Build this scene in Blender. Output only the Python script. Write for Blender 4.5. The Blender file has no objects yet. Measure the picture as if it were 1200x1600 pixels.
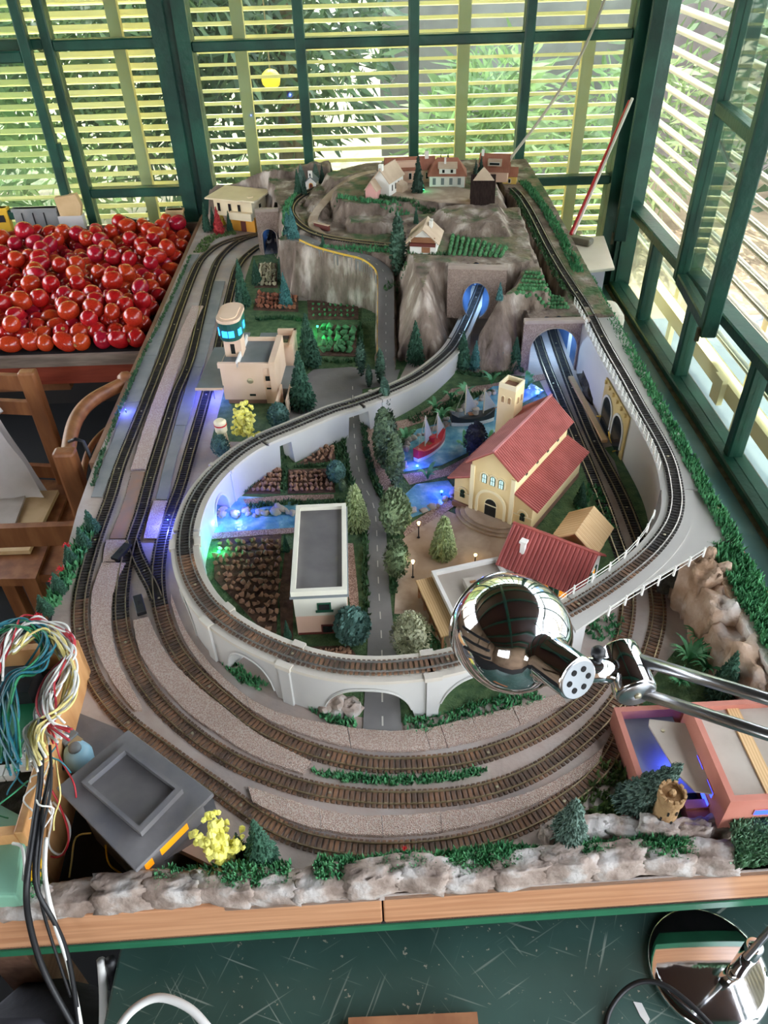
import bpy, bmesh, math, random
import numpy as np
from mathutils import Vector, Matrix, noise
random.seed(7)
S = bpy.context.scene
COL = S.collection
# ---------------------------------------------------------------- camera
F_PX, CAM_H = 1200.0, 0.95
def _unit(v): return v / np.linalg.norm(v)
_d = _unit(np.array([550-600., -185-800., F_PX]))          # room depth direction
_n = np.array([640-600., 2250-800., F_PX]); _n = _unit(_n - _d*(_n@_d))   # straight down
_x = np.cross(_d, -_n)
CM = np.stack([_x, _d, -_n], 1)                             # world -> lens axes (x right, y down, z forward)
cam = bpy.data.objects.new('camera', bpy.data.cameras.new('camera')); COL.objects.link(cam)
R3 = CM.T @ np.diag([1., -1., -1.])
mw = Matrix.Identity(4)
for i in range(3):
    for j in range(3): mw[i][j] = R3[i][j]
mw[2][3] = CAM_H
cam.matrix_world = mw
cam.data.sensor_fit = 'VERTICAL'; cam.data.sensor_height = 36.0; cam.data.lens = 27.0
cam.data.clip_start = 0.02; cam.data.clip_end = 200
S.camera = cam
def G(u, v, z=0.0):
    """measured image point on the level z -> table coordinates"""
    r = CM.T @ np.array([u-600., v-800., F_PX]); t = (z-CAM_H)/r[2]
    return Vector((r[0]*t, r[1]*t, z))
# ---------------------------------------------------------------- world, sun, exposure
W = bpy.data.worlds.new('sky'); S.world = W; W.use_nodes = True
nt = W.node_tree; bg = nt.nodes['Background']
sky = nt.nodes.new('ShaderNodeTexSky'); sky.sky_type = 'NISHITA'; sky.sun_disc = False
sky.sun_elevation = math.radians(58); sky.sun_rotation = math.radians(20); sky.air_density = 1.2; sky.dust_density = 2.0
hs = nt.nodes.new('ShaderNodeHueSaturation'); hs.inputs['Saturation'].default_value = .35
nt.links.new(sky.outputs[0], hs.inputs['Color']); nt.links.new(hs.outputs[0], bg.inputs[0]); bg.inputs[1].default_value = 0.45
sun = bpy.data.objects.new('sun', bpy.data.lights.new('sun', 'SUN')); COL.objects.link(sun)
sun.data.energy = 2.8; sun.data.angle = math.radians(0.6); sun.data.color = (1, .95, .86)
sun.rotation_euler = (math.radians(-32), math.radians(-3), 0)
S.view_settings.view_transform = 'Standard'; S.view_settings.look = 'None'
S.view_settings.exposure = 2.35; S.view_settings.gamma = 1.0; S.view_settings.use_curve_mapping = False
# ---------------------------------------------------------------- materials
def lin(c): return tuple(((x/255.)/12.92 if x/255. <= .04045 else ((x/255.+.055)/1.055)**2.4) for x in c) + (1.,)
MATS = {}
def mat(name, c, c2=None, rough=.6, metal=0., scale=40., bump=0., bscale=None, kind='noise', emit=None, estr=0., island=0., spec=.5, contrast=(.35, .65), c3=None, trans=0., detail=4., stretch=None, coat=0.):
    m = bpy.data.materials.new(name); m.use_nodes = True; MATS[name] = m
    n = m.node_tree.nodes; l = m.node_tree.links; b = n['Principled BSDF']
    b.inputs['Roughness'].default_value = rough; b.inputs['Metallic'].default_value = metal
    b.inputs['Specular IOR Level'].default_value = spec; b.inputs['Coat Weight'].default_value = coat
    b.inputs['Base Color'].default_value = lin(c)
    tc = n.new('ShaderNodeTexCoord'); mp = n.new('ShaderNodeMapping'); l.new(tc.outputs['Object'], mp.inputs[0])
    if stretch: mp.inputs['Scale'].default_value = stretch
    def tex(k, s):
        if k == 'voronoi':
            t = n.new('ShaderNodeTexVoronoi'); t.inputs['Scale'].default_value = s
        elif k == 'wave':
            t = n.new('ShaderNodeTexWave'); t.inputs['Scale'].default_value = s; t.inputs['Distortion'].default_value = 3; t.inputs['Detail'].default_value = 3
        else:
            t = n.new('ShaderNodeTexNoise'); t.inputs['Scale'].default_value = s; t.inputs['Detail'].default_value = detail
        l.new(mp.outputs[0], t.inputs['Vector']); return t
    col = None
    if c2 is not None:
        t = tex(kind, scale); r = n.new('ShaderNodeValToRGB')
        r.color_ramp.elements[0].position = contrast[0]; r.color_ramp.elements[1].position = contrast[1]
        r.color_ramp.elements[0].color = lin(c); r.color_ramp.elements[1].color = lin(c2)
        if c3 is not None:
            e = r.color_ramp.elements.new((contrast[0]+contrast[1])/2); e.color = lin(c3)
        l.new(t.outputs['Distance' if kind == 'voronoi' else 0], r.inputs[0]); col = r.outputs[0]
    if island:
        g = n.new('ShaderNodeNewGeometry'); h = n.new('ShaderNodeHueSaturation')
        mr = n.new('ShaderNodeMapRange'); mr.inputs[3].default_value = 1-island; mr.inputs[4].default_value = 1+island
        l.new(g.outputs['Random Per Island'], mr.inputs[0]); l.new(mr.outputs[0], h.inputs['Value'])
        if col is not None: l.new(col, h.inputs['Color'])
        else: h.inputs['Color'].default_value = lin(c)
        col = h.outputs[0]
    if col is not None: l.new(col, b.inputs['Base Color'])
    if bump:
        t = tex('voronoi' if kind == 'voronoi' else 'noise', bscale or scale*2)
        bp = n.new('ShaderNodeBump'); bp.inputs['Strength'].default_value = bump; bp.inputs['Distance'].default_value = .01
        l.new(t.outputs[0], bp.inputs['Height']); l.new(bp.outputs[0], b.inputs['Normal'])
    if emit:
        b.inputs['Emission Color'].default_value = lin(emit); b.inputs['Emission Strength'].default_value = estr
    if trans:
        tr = n.new('ShaderNodeBsdfTranslucent'); mx = n.new('ShaderNodeMixShader'); mx.inputs[0].default_value = trans
        if col is not None: l.new(col, tr.inputs[0])
        else: tr.inputs[0].default_value = lin(c)
        out = n['Material Output']; l.new(b.outputs[0], mx.inputs[1]); l.new(tr.outputs[0], mx.inputs[2]); l.new(mx.outputs[0], out.inputs[0])
    return m
def glass_mat(name, tint=(235, 245, 240), refl=.09):
    m = bpy.data.materials.new(name); m.use_nodes = True; MATS[name] = m
    n = m.node_tree.nodes; l = m.node_tree.links; n.remove(n['Principled BSDF'])
    t = n.new('ShaderNodeBsdfTransparent'); t.inputs[0].default_value = lin(tint)
    g = n.new('ShaderNodeBsdfGlossy'); g.inputs['Roughness'].default_value = .03
    d = n.new('ShaderNodeBsdfDiffuse'); d.inputs[0].default_value = lin((200, 205, 200))
    mx = n.new('ShaderNodeMixShader'); lw = n.new('ShaderNodeLayerWeight'); lw.inputs[0].default_value = .5
    pw = n.new('ShaderNodeMath'); pw.operation = 'POWER'; pw.inputs[1].default_value = 4; l.new(lw.outputs['Facing'], pw.inputs[0])
    ma = n.new('ShaderNodeMath'); ma.operation = 'MULTIPLY_ADD'; ma.inputs[1].default_value = .55; ma.inputs[2].default_value = .025; l.new(pw.outputs[0], ma.inputs[0])
    l.new(ma.outputs[0], mx.inputs[0]); l.new(t.outputs[0], mx.inputs[1]); l.new(g.outputs[0], mx.inputs[2])
    m2 = n.new('ShaderNodeMixShader'); nz = n.new('ShaderNodeTexNoise'); nz.inputs['Scale'].default_value = 3
    mr = n.new('ShaderNodeMapRange'); mr.inputs[1].default_value = .4; mr.inputs[2].default_value = .8; mr.inputs[3].default_value = .01; mr.inputs[4].default_value = .06
    l.new(nz.outputs[0], mr.inputs[0]); l.new(mr.outputs[0], m2.inputs[0])
    l.new(mx.outputs[0], m2.inputs[1]); l.new(d.outputs[0], m2.inputs[2]); l.new(m2.outputs[0], n['Material Output'].inputs[0])
    return m
# ---------------------------------------------------------------- mesh builder
class MB:
    def __init__(s): s.v = []; s.f = []
    def add(s, vs, fs, M=None):
        o = len(s.v)
        s.v += [tuple(M @ Vector(p)) if M is not None else tuple(p) for p in vs]
        s.f += [tuple(i+o for i in f) for f in fs]; return s
    def box(s, x0, x1, y0, y1, z0, z1, M=None):
        return s.add([(x0,y0,z0),(x1,y0,z0),(x1,y1,z0),(x0,y1,z0),(x0,y0,z1),(x1,y0,z1),(x1,y1,z1),(x0,y1,z1)],
            [(3,2,1,0),(4,5,6,7),(0,1,5,4),(1,2,6,5),(2,3,7,6),(3,0,4,7)], M)
    def cbox(s, c, d, M=None):
        return s.box(c[0]-d[0]/2, c[0]+d[0]/2, c[1]-d[1]/2, c[1]+d[1]/2, c[2]-d[2]/2, c[2]+d[2]/2, M)
    def prism(s, poly, z0, z1, M=None):
        n = len(poly); a = sum(poly[i][0]*poly[(i+1)%n][1]-poly[(i+1)%n][0]*poly[i][1] for i in range(n))
        if a < 0: poly = poly[::-1]
        vs = [(p[0],p[1],z0) for p in poly]+[(p[0],p[1],z1) for p in poly]
        fs = [tuple(range(n-1,-1,-1)), tuple(range(n,2*n))]+[(i,(i+1)%n,n+(i+1)%n,n+i) for i in range(n)]
        return s.add(vs, fs, M)
    def extr(s, poly, a, b, ax='y', M=None):
        """outline in the plane square to ax, run from a to b along ax"""
        k = {'y': lambda p, t: (p[0], t, p[1]), 'x': lambda p, t: (t, p[0], p[1])}[ax]
        n = len(poly); vs = [k(p, a) for p in poly]+[k(p, b) for p in poly]
        fs = [tuple(range(n)), tuple(range(2*n-1, n-1, -1))]+[(i, n+i, n+(i+1)%n, (i+1)%n) for i in range(n)]
        return s.add(vs, fs, M)
    def tube(s, pts, r, n=6, cap=True, r1=None):
        pts = [Vector(p) for p in pts]; m = len(pts); vs = []; fs = []; prev = None
        for i, p in enumerate(pts):
            t = (pts[min(i+1, m-1)]-pts[max(i-1, 0)])
            t = t.normalized() if t.length > 1e-9 else Vector((0, 0, 1))
            if prev is None:
                a = t.orthogonal().normalized()
            else:
                a = (prev - t*prev.dot(t)); a = a.normalized() if a.length > 1e-6 else t.orthogonal().normalized()
            prev = a; b = t.cross(a)
            rr = r if r1 is None else r+(r1-r)*i/(m-1)
            if isinstance(r, (list, tuple)): rr = r[i]
            for k in range(n):
                q = 2*math.pi*k/n; vs.append(p+a*math.cos(q)*rr+b*math.sin(q)*rr)
        for i in range(m-1):
            for k in range(n): fs.append((i*n+k, i*n+(k+1)%n, (i+1)*n+(k+1)%n, (i+1)*n+k))
        if cap: fs += [tuple(range(n-1,-1,-1)), tuple(range((m-1)*n, m*n))]
        return s.add(vs, fs)
    def lathe(s, prof, n=16, c=(0,0,0), M=None):
        vs = []; fs = []; m = len(prof)
        for r, z in prof:
            for k in range(n):
                q = 2*math.pi*k/n; vs.append((c[0]+r*math.cos(q), c[1]+r*math.sin(q), c[2]+z))
        for i in range(m-1):
            for k in range(n): fs.append((i*n+k, i*n+(k+1)%n, (i+1)*n+(k+1)%n, (i+1)*n+k))
        fs += [tuple(range(n-1,-1,-1)), tuple(range((m-1)*n, m*n))]
        return s.add(vs, fs, M)
    def strip(s, L, Rr):
        n = len(L); o = len(s.v); s.v += [tuple(p) for p in L]+[tuple(p) for p in Rr]
        s.f += [(o+i, o+n+i, o+n+i+1, o+i+1) for i in range(n-1)]; return s
    def blob(s, c, r, seed=0, amp=.25, sub=2, M=None):
        bm = bmesh.new(); bmesh.ops.create_icosphere(bm, subdivisions=sub, radius=1)
        rr = (r, r, r) if not isinstance(r, (tuple, list)) else r; vs = []
        for v in bm.verts:
            k = 1+amp*noise.noise(v.co*1.6+Vector((seed*3.1, seed*1.7, seed)))+amp*.4*noise.noise(v.co*4+Vector((seed, 0, 0)))
            vs.append((c[0]+v.co.x*rr[0]*k, c[1]+v.co.y*rr[1]*k, c[2]+v.co.z*rr[2]*k))
        fs = [tuple(v.index for v in f.verts) for f in bm.faces]; bm.free()
        return s.add(vs, fs, M)
    def mesh(s, name, m, smooth=False):
        me = bpy.data.meshes.new(name); me.from_pydata(s.v, [], s.f); me.update()
        if m: me.materials.append(MATS[m] if isinstance(m, str) else m)
        if smooth: me.polygons.foreach_set('use_smooth', [True]*len(me.polygons))
        return me
    def build(s, name, m, parent=None, smooth=False, loc=None, rz=0.):
        o = bpy.data.objects.new(name, s.mesh(name, m, smooth)); COL.objects.link(o)
        if parent: o.parent = parent
        if loc is not None: o.location = loc
        if rz: o.rotation_euler.z = rz
        return o
def tag(o, label=None, cat=None, group=None, kind=None):
    if label: o['label'] = label
    if cat: o['category'] = cat
    if group: o['group'] = group
    if kind: o['kind'] = kind
    return o
def thing(name, label=None, cat=None, loc=(0,0,0), rz=0., group=None, kind=None):
    o = bpy.data.objects.new(name, None); o.empty_display_size = .01; COL.objects.link(o)
    o.location = loc; o.rotation_euler.z = rz
    return tag(o, label, cat, group, kind)
def inst(name, me, parent=None, loc=(0,0,0), rz=0., sc=1., rot=None):
    o = bpy.data.objects.new(name, me); COL.objects.link(o); o.parent = parent; o.location = loc
    if rot: o.rotation_euler = rot
    else: o.rotation_euler.z = rz
    o.scale = sc if isinstance(sc, (tuple, list)) else (sc, sc, sc)
    return o
def copy_tree(o, parent=None):
    c = o.copy(); COL.objects.link(c); c.parent = parent
    for ch in list(o.children): copy_tree(ch, c)
    return c
def Bx(name, m, parent, *a, **k): return MB().box(*a).build(name, m, parent, **k)
def bevel(o, w=.002, seg=2):
    md = o.modifiers.new('bevel', 'BEVEL'); md.width = w; md.segments = seg; md.limit_method = 'ANGLE'; return o
def smooth_path(pts, step=.004, it=3, closed=False):
    """catmull-rom through measured points, evenly resampled and lightly smoothed"""
    P = [Vector(p) for p in pts]; Q = []
    for i in range(len(P)-1):
        a = P[max(i-1, 0)]; b = P[i]; c = P[i+1]; d = P[min(i+2, len(P)-1)]
        for k in range(12):
            t = k/12.; Q.append(.5*((2*b)+(c-a)*t+(2*a-5*b+4*c-d)*t*t+(3*b-a-3*c+d)*t*t*t))
    Q.append(P[-1])
    for _ in range(it*8):
        Q = [Q[0]]+[(Q[i-1]+Q[i]*2+Q[i+1])/4 for i in range(1, len(Q)-1)]+[Q[-1]]
    out = [Q[0]]; acc = 0.
    for i in range(1, len(Q)):
        seg = (Q[i]-Q[i-1]).length; pos = 0.
        while acc+seg-pos >= step and seg > 0:
            pos += step-acc; acc = 0.; out.append(Q[i-1].lerp(Q[i], min(1, pos/seg)))
        acc += seg-pos
    return out
def normals(path):
    N = []
    for i in range(len(path)):
        t = path[min(i+1, len(path)-1)]-path[max(i-1, 0)]; t.z = 0; t.normalize(); N.append(Vector((-t.y, t.x, 0)))
    return N
def inside(poly, x, y):
    c = False; n = len(poly); j = n-1
    for i in range(n):
        xi, yi = poly[i][0], poly[i][1]; xj, yj = poly[j][0], poly[j][1]
        if (yi > y) != (yj > y) and x < (xj-xi)*(y-yi)/(yj-yi)+xi: c = not c
        j = i
    return c
# palette
mat('green_frame', (22,60,50), (34,84,68), rough=.38, scale=9, bump=.15, bscale=60)
mat('green_sill', (84,126,134), (116,154,160), rough=.35, scale=4, bump=.1, bscale=30, c3=(84,128,132))
mat('sill_dirt', (70,66,50), (104,98,76), rough=.8, scale=30)
mat('slat_yellow', (252,246,214), rough=.6, trans=.45)
mat('post_yellow', (246,224,166), (250,232,184), rough=.6, scale=12)
mat('slat_cream', (186,180,158), rough=.35, trans=.05)
mat('concrete', (88,96,100), (102,108,110), rough=.85, scale=3, c3=(84,90,96))
mat('garden_soil', (120,104,82), (156,140,112), rough=.9, scale=4)
mat('garden_wall', (128,120,118), (150,142,138), rough=.9, scale=5)
mat('leaf_dark', (60,82,56), (108,130,90), rough=.5, scale=1.3, island=.4, trans=.4)
mat('leaf_light', (112,138,88), (162,178,126), rough=.5, scale=1.5, island=.4, trans=.5)
mat('bark', (96,84,66), (130,116,96), rough=.9, scale=20, bump=.4)
mat('ceiling_wood', (46,24,17), (74,40,28), rough=.55, scale=3, stretch=(9,.6,1), kind='wave', bump=.1)
mat('room_wall', (104,84,66), (124,102,82), rough=.8, scale=2)
mat('wall_dark', (34,30,28), (46,40,36), rough=.8, scale=3)
mat('room_floor', (8,8,8), (16,14,13), rough=.9, scale=6)
glass_mat('window_glass')
# ---------------------------------------------------------------- room shell
ZF, ZC = -0.82, 1.45
def struct(name, mb, m, parent=None): return tag(mb.build(name, m, parent), kind=None if parent else 'structure')
struct('floor', MB().box(-2.6, 1.12, -2.4, 3.06, ZF-.05, ZF), 'room_floor')
struct('ceiling', MB().box(-2.7, 1.2, -2.5, 3.75, ZC, ZC+.05), 'ceiling_wood')  # overhang beyond the back wall is an unseen eave added to block the sun
beams = MB()
for k in range(7): beams.box(-2.6, 1.1, -2.2+k*.8, -2.12+k*.8, ZC-.09, ZC)
beams.box(-.16, -.08, -2.3, 2.95, ZC-.13, ZC-.09)
struct('trim_1', beams, 'green_frame')
struct('wall_back', MB().box(-2.6, 1.06, 3.0, 3.08, ZF, -.34), 'wall_dark')
struct('wall_right', MB().box(1.0, 1.08, -2.4, 3.08, ZF, -.36), 'room_wall')
wl = MB().box(-2.68, -2.6, -2.4, .9, 0, 1.3).box(-2.68, -2.6, -2.4, 3.08, ZF, 0).box(-2.68, -2.6, -2.4, 3.08, 1.3, ZC)
for y in (-2.4, -1.3, -.2, .9, 2.0, 2.98): wl.box(-2.68, -2.6, y, y+.1, 0, 1.3)
struct('wall_left', wl, 'room_wall')
wr = MB().box(-2.6, 1.08, -2.48, -2.4, ZF, .35).box(-2.6, 1.08, -2.48, -2.4, 1.1, ZC).box(-.4, 1.08, -2.48, -2.4, .35, 1.1).box(-2.6, -1.9, -2.48, -2.4, .35, 1.1)
for x in (-1.4, -.9): wr.box(x, x+.05, -2.48, -2.4, .35, 1.1)
struct('wall_rear', wr, 'room_wall')
# back windows: square grid of green steel frames
def bars(name, m, parent, boxes):
    for b in boxes: bevel(MB().box(*b).build(name, m, parent), .004, 1)
tag(MB().box(-.675, -.625, 2.96, 3.06, -.34, 1.4).box(-.625, -.60, 2.985, 3.05, -.34, 1.4).box(-.60, -.555, 2.97, 3.06, -.34, 1.4).build('trim_2', 'green_frame'), kind='structure')
cp = MB().box(.925, .975, 2.965, 3.06, -.34, 1.4).box(.975, .992, 2.94, 3.06, -.34, 1.4).box(.992, 1.05, 2.93, 3.06, -.34, 1.4)
tag(cp.build('trim_3', 'green_frame'), kind='structure')
w1 = thing('window_1', kind='structure')
bars('mullion', 'green_frame', w1, [(x-.017, x+.017, 2.975, 3.03, -.3, 1.4) for x in (-.194, .188, .575)])
bars('transom', 'green_frame', w1, [(-.555, .925, 2.98, 3.025, z-.016, z+.016) for z in (.067, .535, 1.0)]+[(-.555, .925, 2.97, 3.03, -.34, -.29)])
for a, b in ((-.555, -.211), (-.177, .171), (.205, .558), (.592, .925)):
    for z0, z1 in ((-.29, .051), (.083, .519), (.551, .984), (1.016, 1.4)): Bx('pane', 'window_glass', w1, a, b, 3.0, 3.004, z0, z1)
w2 = thing('window_2', kind='structure')
bars('mullion', 'green_frame', w2, [(-1.045, -1.012, 2.975, 3.03, -.3, 1.4), (-1.9, -1.865, 2.975, 3.03, -.3, 1.4)])
bars('transom', 'green_frame', w2, [(-1.012, -.675, 2.98, 3.025, z-.016, z+.016) for z in (.075, .55)]+[(-2.6, -.675, 2.97, 3.03, -.34, -.29), (-1.865, -1.045, 2.98, 3.025, .54, .572)])
for a, b in ((-1.012, -.675), (-1.865, -1.045)):
    for z0, z1 in ((-.29, .06), (.09, .535), (.566, 1.4)): Bx('pane', 'window_glass', w2, a, b, 3.0, 3.004, z0, z1)
# sash swung a little into the room, left of the mullion
sash = thing('window_sash', 'green casement sash standing ajar left of the thick back post', 'window sash', (-1.075, 2.955, 0), math.radians(4))
bars('stile', 'green_frame', sash, [(-.032, .0, -.02, .02, .01, 1.3), (-.78, -.745, -.02, .02, .01, 1.3)])
bars('rail', 'green_frame', sash, [(-.745, -.032, -.016, .016, .01, .044), (-.745, -.032, -.016, .016, .51, .544)])
Bx('hinge', 'green_frame', sash, .0, .012, -.012, .012, .2, .26)
for z0, z1 in ((.044, .51), (.544, 1.3)): Bx('pane', 'window_glass', sash, -.745, -.032, -.002, .002, z0, z1)
# right windows
w3 = thing('window_3', kind='structure')
bars('mullion', 'green_frame', w3, [(.985, 1.03, y-.017, y+.017, -.33, -.02) for y in (2.6, 2.19, 1.735, 1.31, .89, .47)]+[(.985, 1.04, y-.02, y+.02, -.02, 1.4) for y in (2.30, 1.60, .8, 0)])
bars('transom', 'green_frame', w3, [(.98, 1.035, -.4, 2.94, -.03, .005), (.97, 1.04, -.4, 2.94, -.36, -.31), (.985, 1.03, -.4, 2.94, .95, .98)])
ys = (2.94, 2.617, 2.207, 1.752, 1.327, .907, .487, .1)
for i in range(7): Bx('pane', 'window_glass', w3, 1.0, 1.004, ys[i+1], ys[i]-.034*(i > 0), -.31, -.03)
def sash_r(y, ang, label, wd, z1=1.25):
    s = thing('window_sash', label, 'window sash', (.975, y, .0), math.radians(ang))
    bars('stile', 'green_frame', s, [(-.02, .02, -.034, 0, -.03, z1), (-.022, .022, -wd, -wd+.036, -.045, z1)])
    bars('rail', 'green_frame', s, [(-.018, .018, -wd+.036, -.034, z-.017, z+.017) for z in (-.018, .46, .95)])
    for a, b in ((.0, .443), (.477, .933)): Bx('pane', 'window_glass', s, -.002, .002, -wd+.036, -.034, a, b)
    Bx('latch', 'sill_dirt', s, -.03, -.02, -wd+.01, -wd+.02, -.06, -.02)
sash_r(2.93, -17, 'green window sash swung inward nearest the room corner', .29)
sash_r(2.29, -6, 'green window sash ajar over the middle of the right sill', .38)
sash_r(1.60, -4, 'green window sash nearest the camera on the right side wall', .38)
# wide painted sill on the right
sill = MB().box(.64, .975, -.5, 2.97, -.36, -.335); sill = sill.build('trim_4', 'green_sill'); tag(sill, kind='structure')
tag(MB().box(.958, .972, -.5, 2.95, -.335, -.331).build('trim_5', 'sill_dirt'), kind='structure')
# ---------------------------------------------------------------- louvre screens outside
def louvers(label, x0, x1, y, zs, deep, thick, tilt, posts, msl):
    t = thing('louver_screen', label, 'louver screen', (0, y, -.4))
    me = MB().cbox((0, 0, 0), (x1-x0, deep, thick)).mesh('slat', msl)
    for z in zs: inst('slat', me, t, ((x0+x1)/2, 0, z+.4), rot=(math.radians(tilt), 0, 0))
    for px in posts: MB().box(px-.022, px+.022, -.06, -.03, -.35, 2.0).build('post', 'post_yellow', t)
    MB().box(x0, x1, -.055, .0, -.36, -.30).build('bottom_beam', 'post_yellow', t)
louvers('yellow slatted louver screen outside the four-bay back window', -.62, 1.06, 3.28, [-.30+.0432*k for k in range(34)], .06, .011, -9, (-.425, .385, .845), 'slat_yellow')
louvers('yellow slatted louver screen outside the left back window', -2.4, -.64, 3.28, [-.31+.0415*k for k in range(35)], .06, .016, -16, (-.86, -1.75), 'slat_yellow')
t = thing('louver_screen', 'cream tubular louver screen outside the right side windows', 'louver screen', (1.34, 0, -.5))
me = MB().lathe([(.013, -2.0), (.013, 2.0)], 8, M=Matrix.Rotation(math.pi/2, 4, 'X')).mesh('slat', 'slat_cream', True)
for v in me.vertices: v.co.x *= 1.9
for k in range(24): inst('slat', me, t, (0, 2.3, .08+.072*k), rot=(0, math.radians(35), 0))
for y in (.6, 1.75, 2.42, 3.2): MB().box(.03, .05, y-.02, y+.02, -.3, 2.0).build('post', 'post_yellow', t)
MB().box(-.06, -.01, .2, 3.4, -.03, .03).build('bottom_beam', 'post_yellow', t)
for y in (1.75, 2.42): MB().box(-.08, -.06, y-.04, y+.03, -.06, .04).build('bracket', 'post_yellow', t)
# ---------------------------------------------------------------- garden outside
tag(MB().box(1.1, 9, -6, 3.6, -.86, -.8).build('terrace', 'concrete'), 'pale concrete terrace outside the right windows', 'terrace', kind='structure')
tag(MB().box(-9, 9, 3.6, 14, -.95, -.86).build('garden_ground', 'garden_soil'), kind='structure')
tag(MB().box(.15, 5.5, 6.2, 6.4, -.86, 1.05).build('garden_wall', 'garden_wall'), 'weathered grey garden wall beyond the back window', 'wall', kind='structure')
def foliage(name, blobs, n, ll, lw, m, label, group, trunk=None, seed=1):
    rnd = random.Random(seed); t = thing(name, label, 'shrub', (blobs[0][0], blobs[0][1], -.86), group=group); o = Vector((blobs[0][0], blobs[0][1], -.86))
    mb = MB(); tot = sum(b[3]**2 for b in blobs)
    for (x, y, z, r) in blobs:
        for _ in range(int(n*r*r/tot)):
            d = Vector((rnd.gauss(0, 1), rnd.gauss(0, 1), rnd.gauss(0, 1))).normalized()
            p = Vector((x, y, z))+d*r*(rnd.random()**.35)-o
            a = (d*.6+Vector((rnd.uniform(-1, 1), rnd.uniform(-1, 1), rnd.uniform(-.9, .5)))).normalized()
            b = a.orthogonal().normalized()*lw*rnd.uniform(.6, 1.2); l = ll*rnd.uniform(.6, 1.3)
            k = len(mb.v); mb.v += [tuple(p), tuple(p+a*l*.5+b), tuple(p+a*l), tuple(p+a*l*.5-b)]; mb.f.append((k, k+1, k+2, k+3))
    tag(mb.build('leaves', m, t), kind='stuff')
    for (x, y, z, r) in (trunk or []): MB().tube([(x-o.x, y-o.y, 0), (x-o.x+.05, y-o.y, (z+.86)*.5), (x-o.x, y-o.y+.05, z+.86)], r, 8, r1=r*.6).build('trunk', 'bark', t)
    return t
foliage('garden_tree', [(-.75,5.3,.9,1.0), (-1.4,5.4,.7,1.0), (-.35,5.5,.2,.6), (-1.0,5.6,-.1,.8)], 9000, .17, .018, 'leaf_dark', 'dark oleander tree behind the left bays of the back window', 'garden plants', [(-.45,5.4,1.0,.13)], 1)
foliage('garden_tree', [(-2.6,5.2,.6,1.0), (-3.4,5.6,.5,1.2), (-2.1,5.5,-.1,.8), (-3,4.9,-.4,.7)], 8000, .17, .02, 'leaf_light', 'pale leafy tree behind the far left window', 'garden plants', [(-2.7,5.3,.6,.1)], 2)
foliage('garden_shrub', [(.62,4.6,-.22,.34), (.78,4.75,-.0,.26), (.5,4.7,-.6,.34)], 1500, .2, .016, 'leaf_light', 'spiky pale shrub in front of the grey garden wall', 'garden plants', None, 3)
foliage('garden_shrub', [(1.25,4.9,-.55,.4), (1.7,5.1,-.3,.5), (.9,4.6,-.75,.3)], 1800, .16, .016, 'leaf_light', 'low sunlit shrub outside the room corner', 'garden plants', None, 4)
foliage('garden_shrub', [(2.7,4.3,.1,.8), (2.5,3.2,-.1,.6), (3.2,5.2,.5,1.0), (2.9,2.2,-.3,.5), (2.4,5.0,.6,.6)], 8000, .12, .02, 'leaf_dark', 'green hedge seen between the right hand louvers', 'garden plants', None, 5)
foliage('garden_tree', [(-1.2,7.5,1.8,1.6), (1.0,8.5,2.9,1.4), (-3.5,8.2,1.6,1.8), (3.2,8.5,2.9,1.2)], 5000, .25, .04, 'leaf_dark', 'tall dark trees at the far end of the garden', 'garden plants', None, 6)
mat('tarp_blue', (70,150,220), (120,190,240), rough=.4, scale=5)
mat('globe_yellow', (236,206,70), rough=.4, trans=.3)
tb = MB().strip([(2.0+.1*i, 3.9+.12*math.sin(i*1.7), 1.25) for i in range(8)], [(2.05+.1*i, 3.75+.1*math.sin(i*1.3), .45) for i in range(8)])
tag(tb.build('tarpaulin', 'tarp_blue', smooth=True), 'blue tarpaulin hanging outside the upper right window', 'tarpaulin')
tb = thing('globe_lamp', 'round yellow globe lamp hanging outside the second bay', 'lamp', (-.38, 3.75, .30))
MB().blob((0, 0, 0), .042, 1, .0).build('globe', 'globe_yellow', tb, True); MB().tube([(0, 0, .04), (0, .02, 1.1)], .003, 5).build('cord', 'bark', tb)
# ================================================================ layout table
mat('wood_front', (178,124,88), (202,150,112), rough=.45, scale=4, stretch=(1.2,30,30), c3=(190,138,100), bump=.05)
mat('green_paint', (34,96,66), (44,112,78), rough=.45, scale=20)
mat('base_grey', (156,146,140), (184,174,166), rough=.8, scale=9, c3=(174,156,144), bump=.1, bscale=90)
mat('board_brown', (122,86,64), (150,112,88), rough=.7, scale=4, stretch=(14,1,14))
mat('dark_void', (22,20,20), (36,32,32), rough=.9, scale=20)
mat('rail_steel', (150,132,100), (176,160,128), rough=.35, metal=.7, scale=20)
mat('rail_grey', (150,148,144), (172,170,164), rough=.3, metal=.7, scale=20)
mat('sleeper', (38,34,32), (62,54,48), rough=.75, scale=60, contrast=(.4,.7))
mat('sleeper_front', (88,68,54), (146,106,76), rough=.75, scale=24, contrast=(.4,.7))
mat('ballast', (214,170,148), (252,230,214), rough=.9, scale=420, kind='voronoi', bump=.9, c3=(238,204,182), contrast=(.1,.75))
mat('rust', (158,120,98), (136,118,108), rough=.8, scale=30)
mat('paver', (124,126,126), (142,142,138), rough=.8, scale=16, bump=.08)
mat('viaduct', (188,180,166), (204,196,182), rough=.7, scale=9, bump=.06, bscale=60)
mat('viaduct_wall', (180,178,174), (194,192,186), rough=.7, scale=7)
mat('plate_grey', (176,172,166), (190,186,178), rough=.6, scale=5)
mat('white_paint', (232,230,222), rough=.5)
mat('black_plastic', (26,26,28), rough=.45)
mat('screw', (190,180,150), rough=.4, metal=.6)
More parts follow.
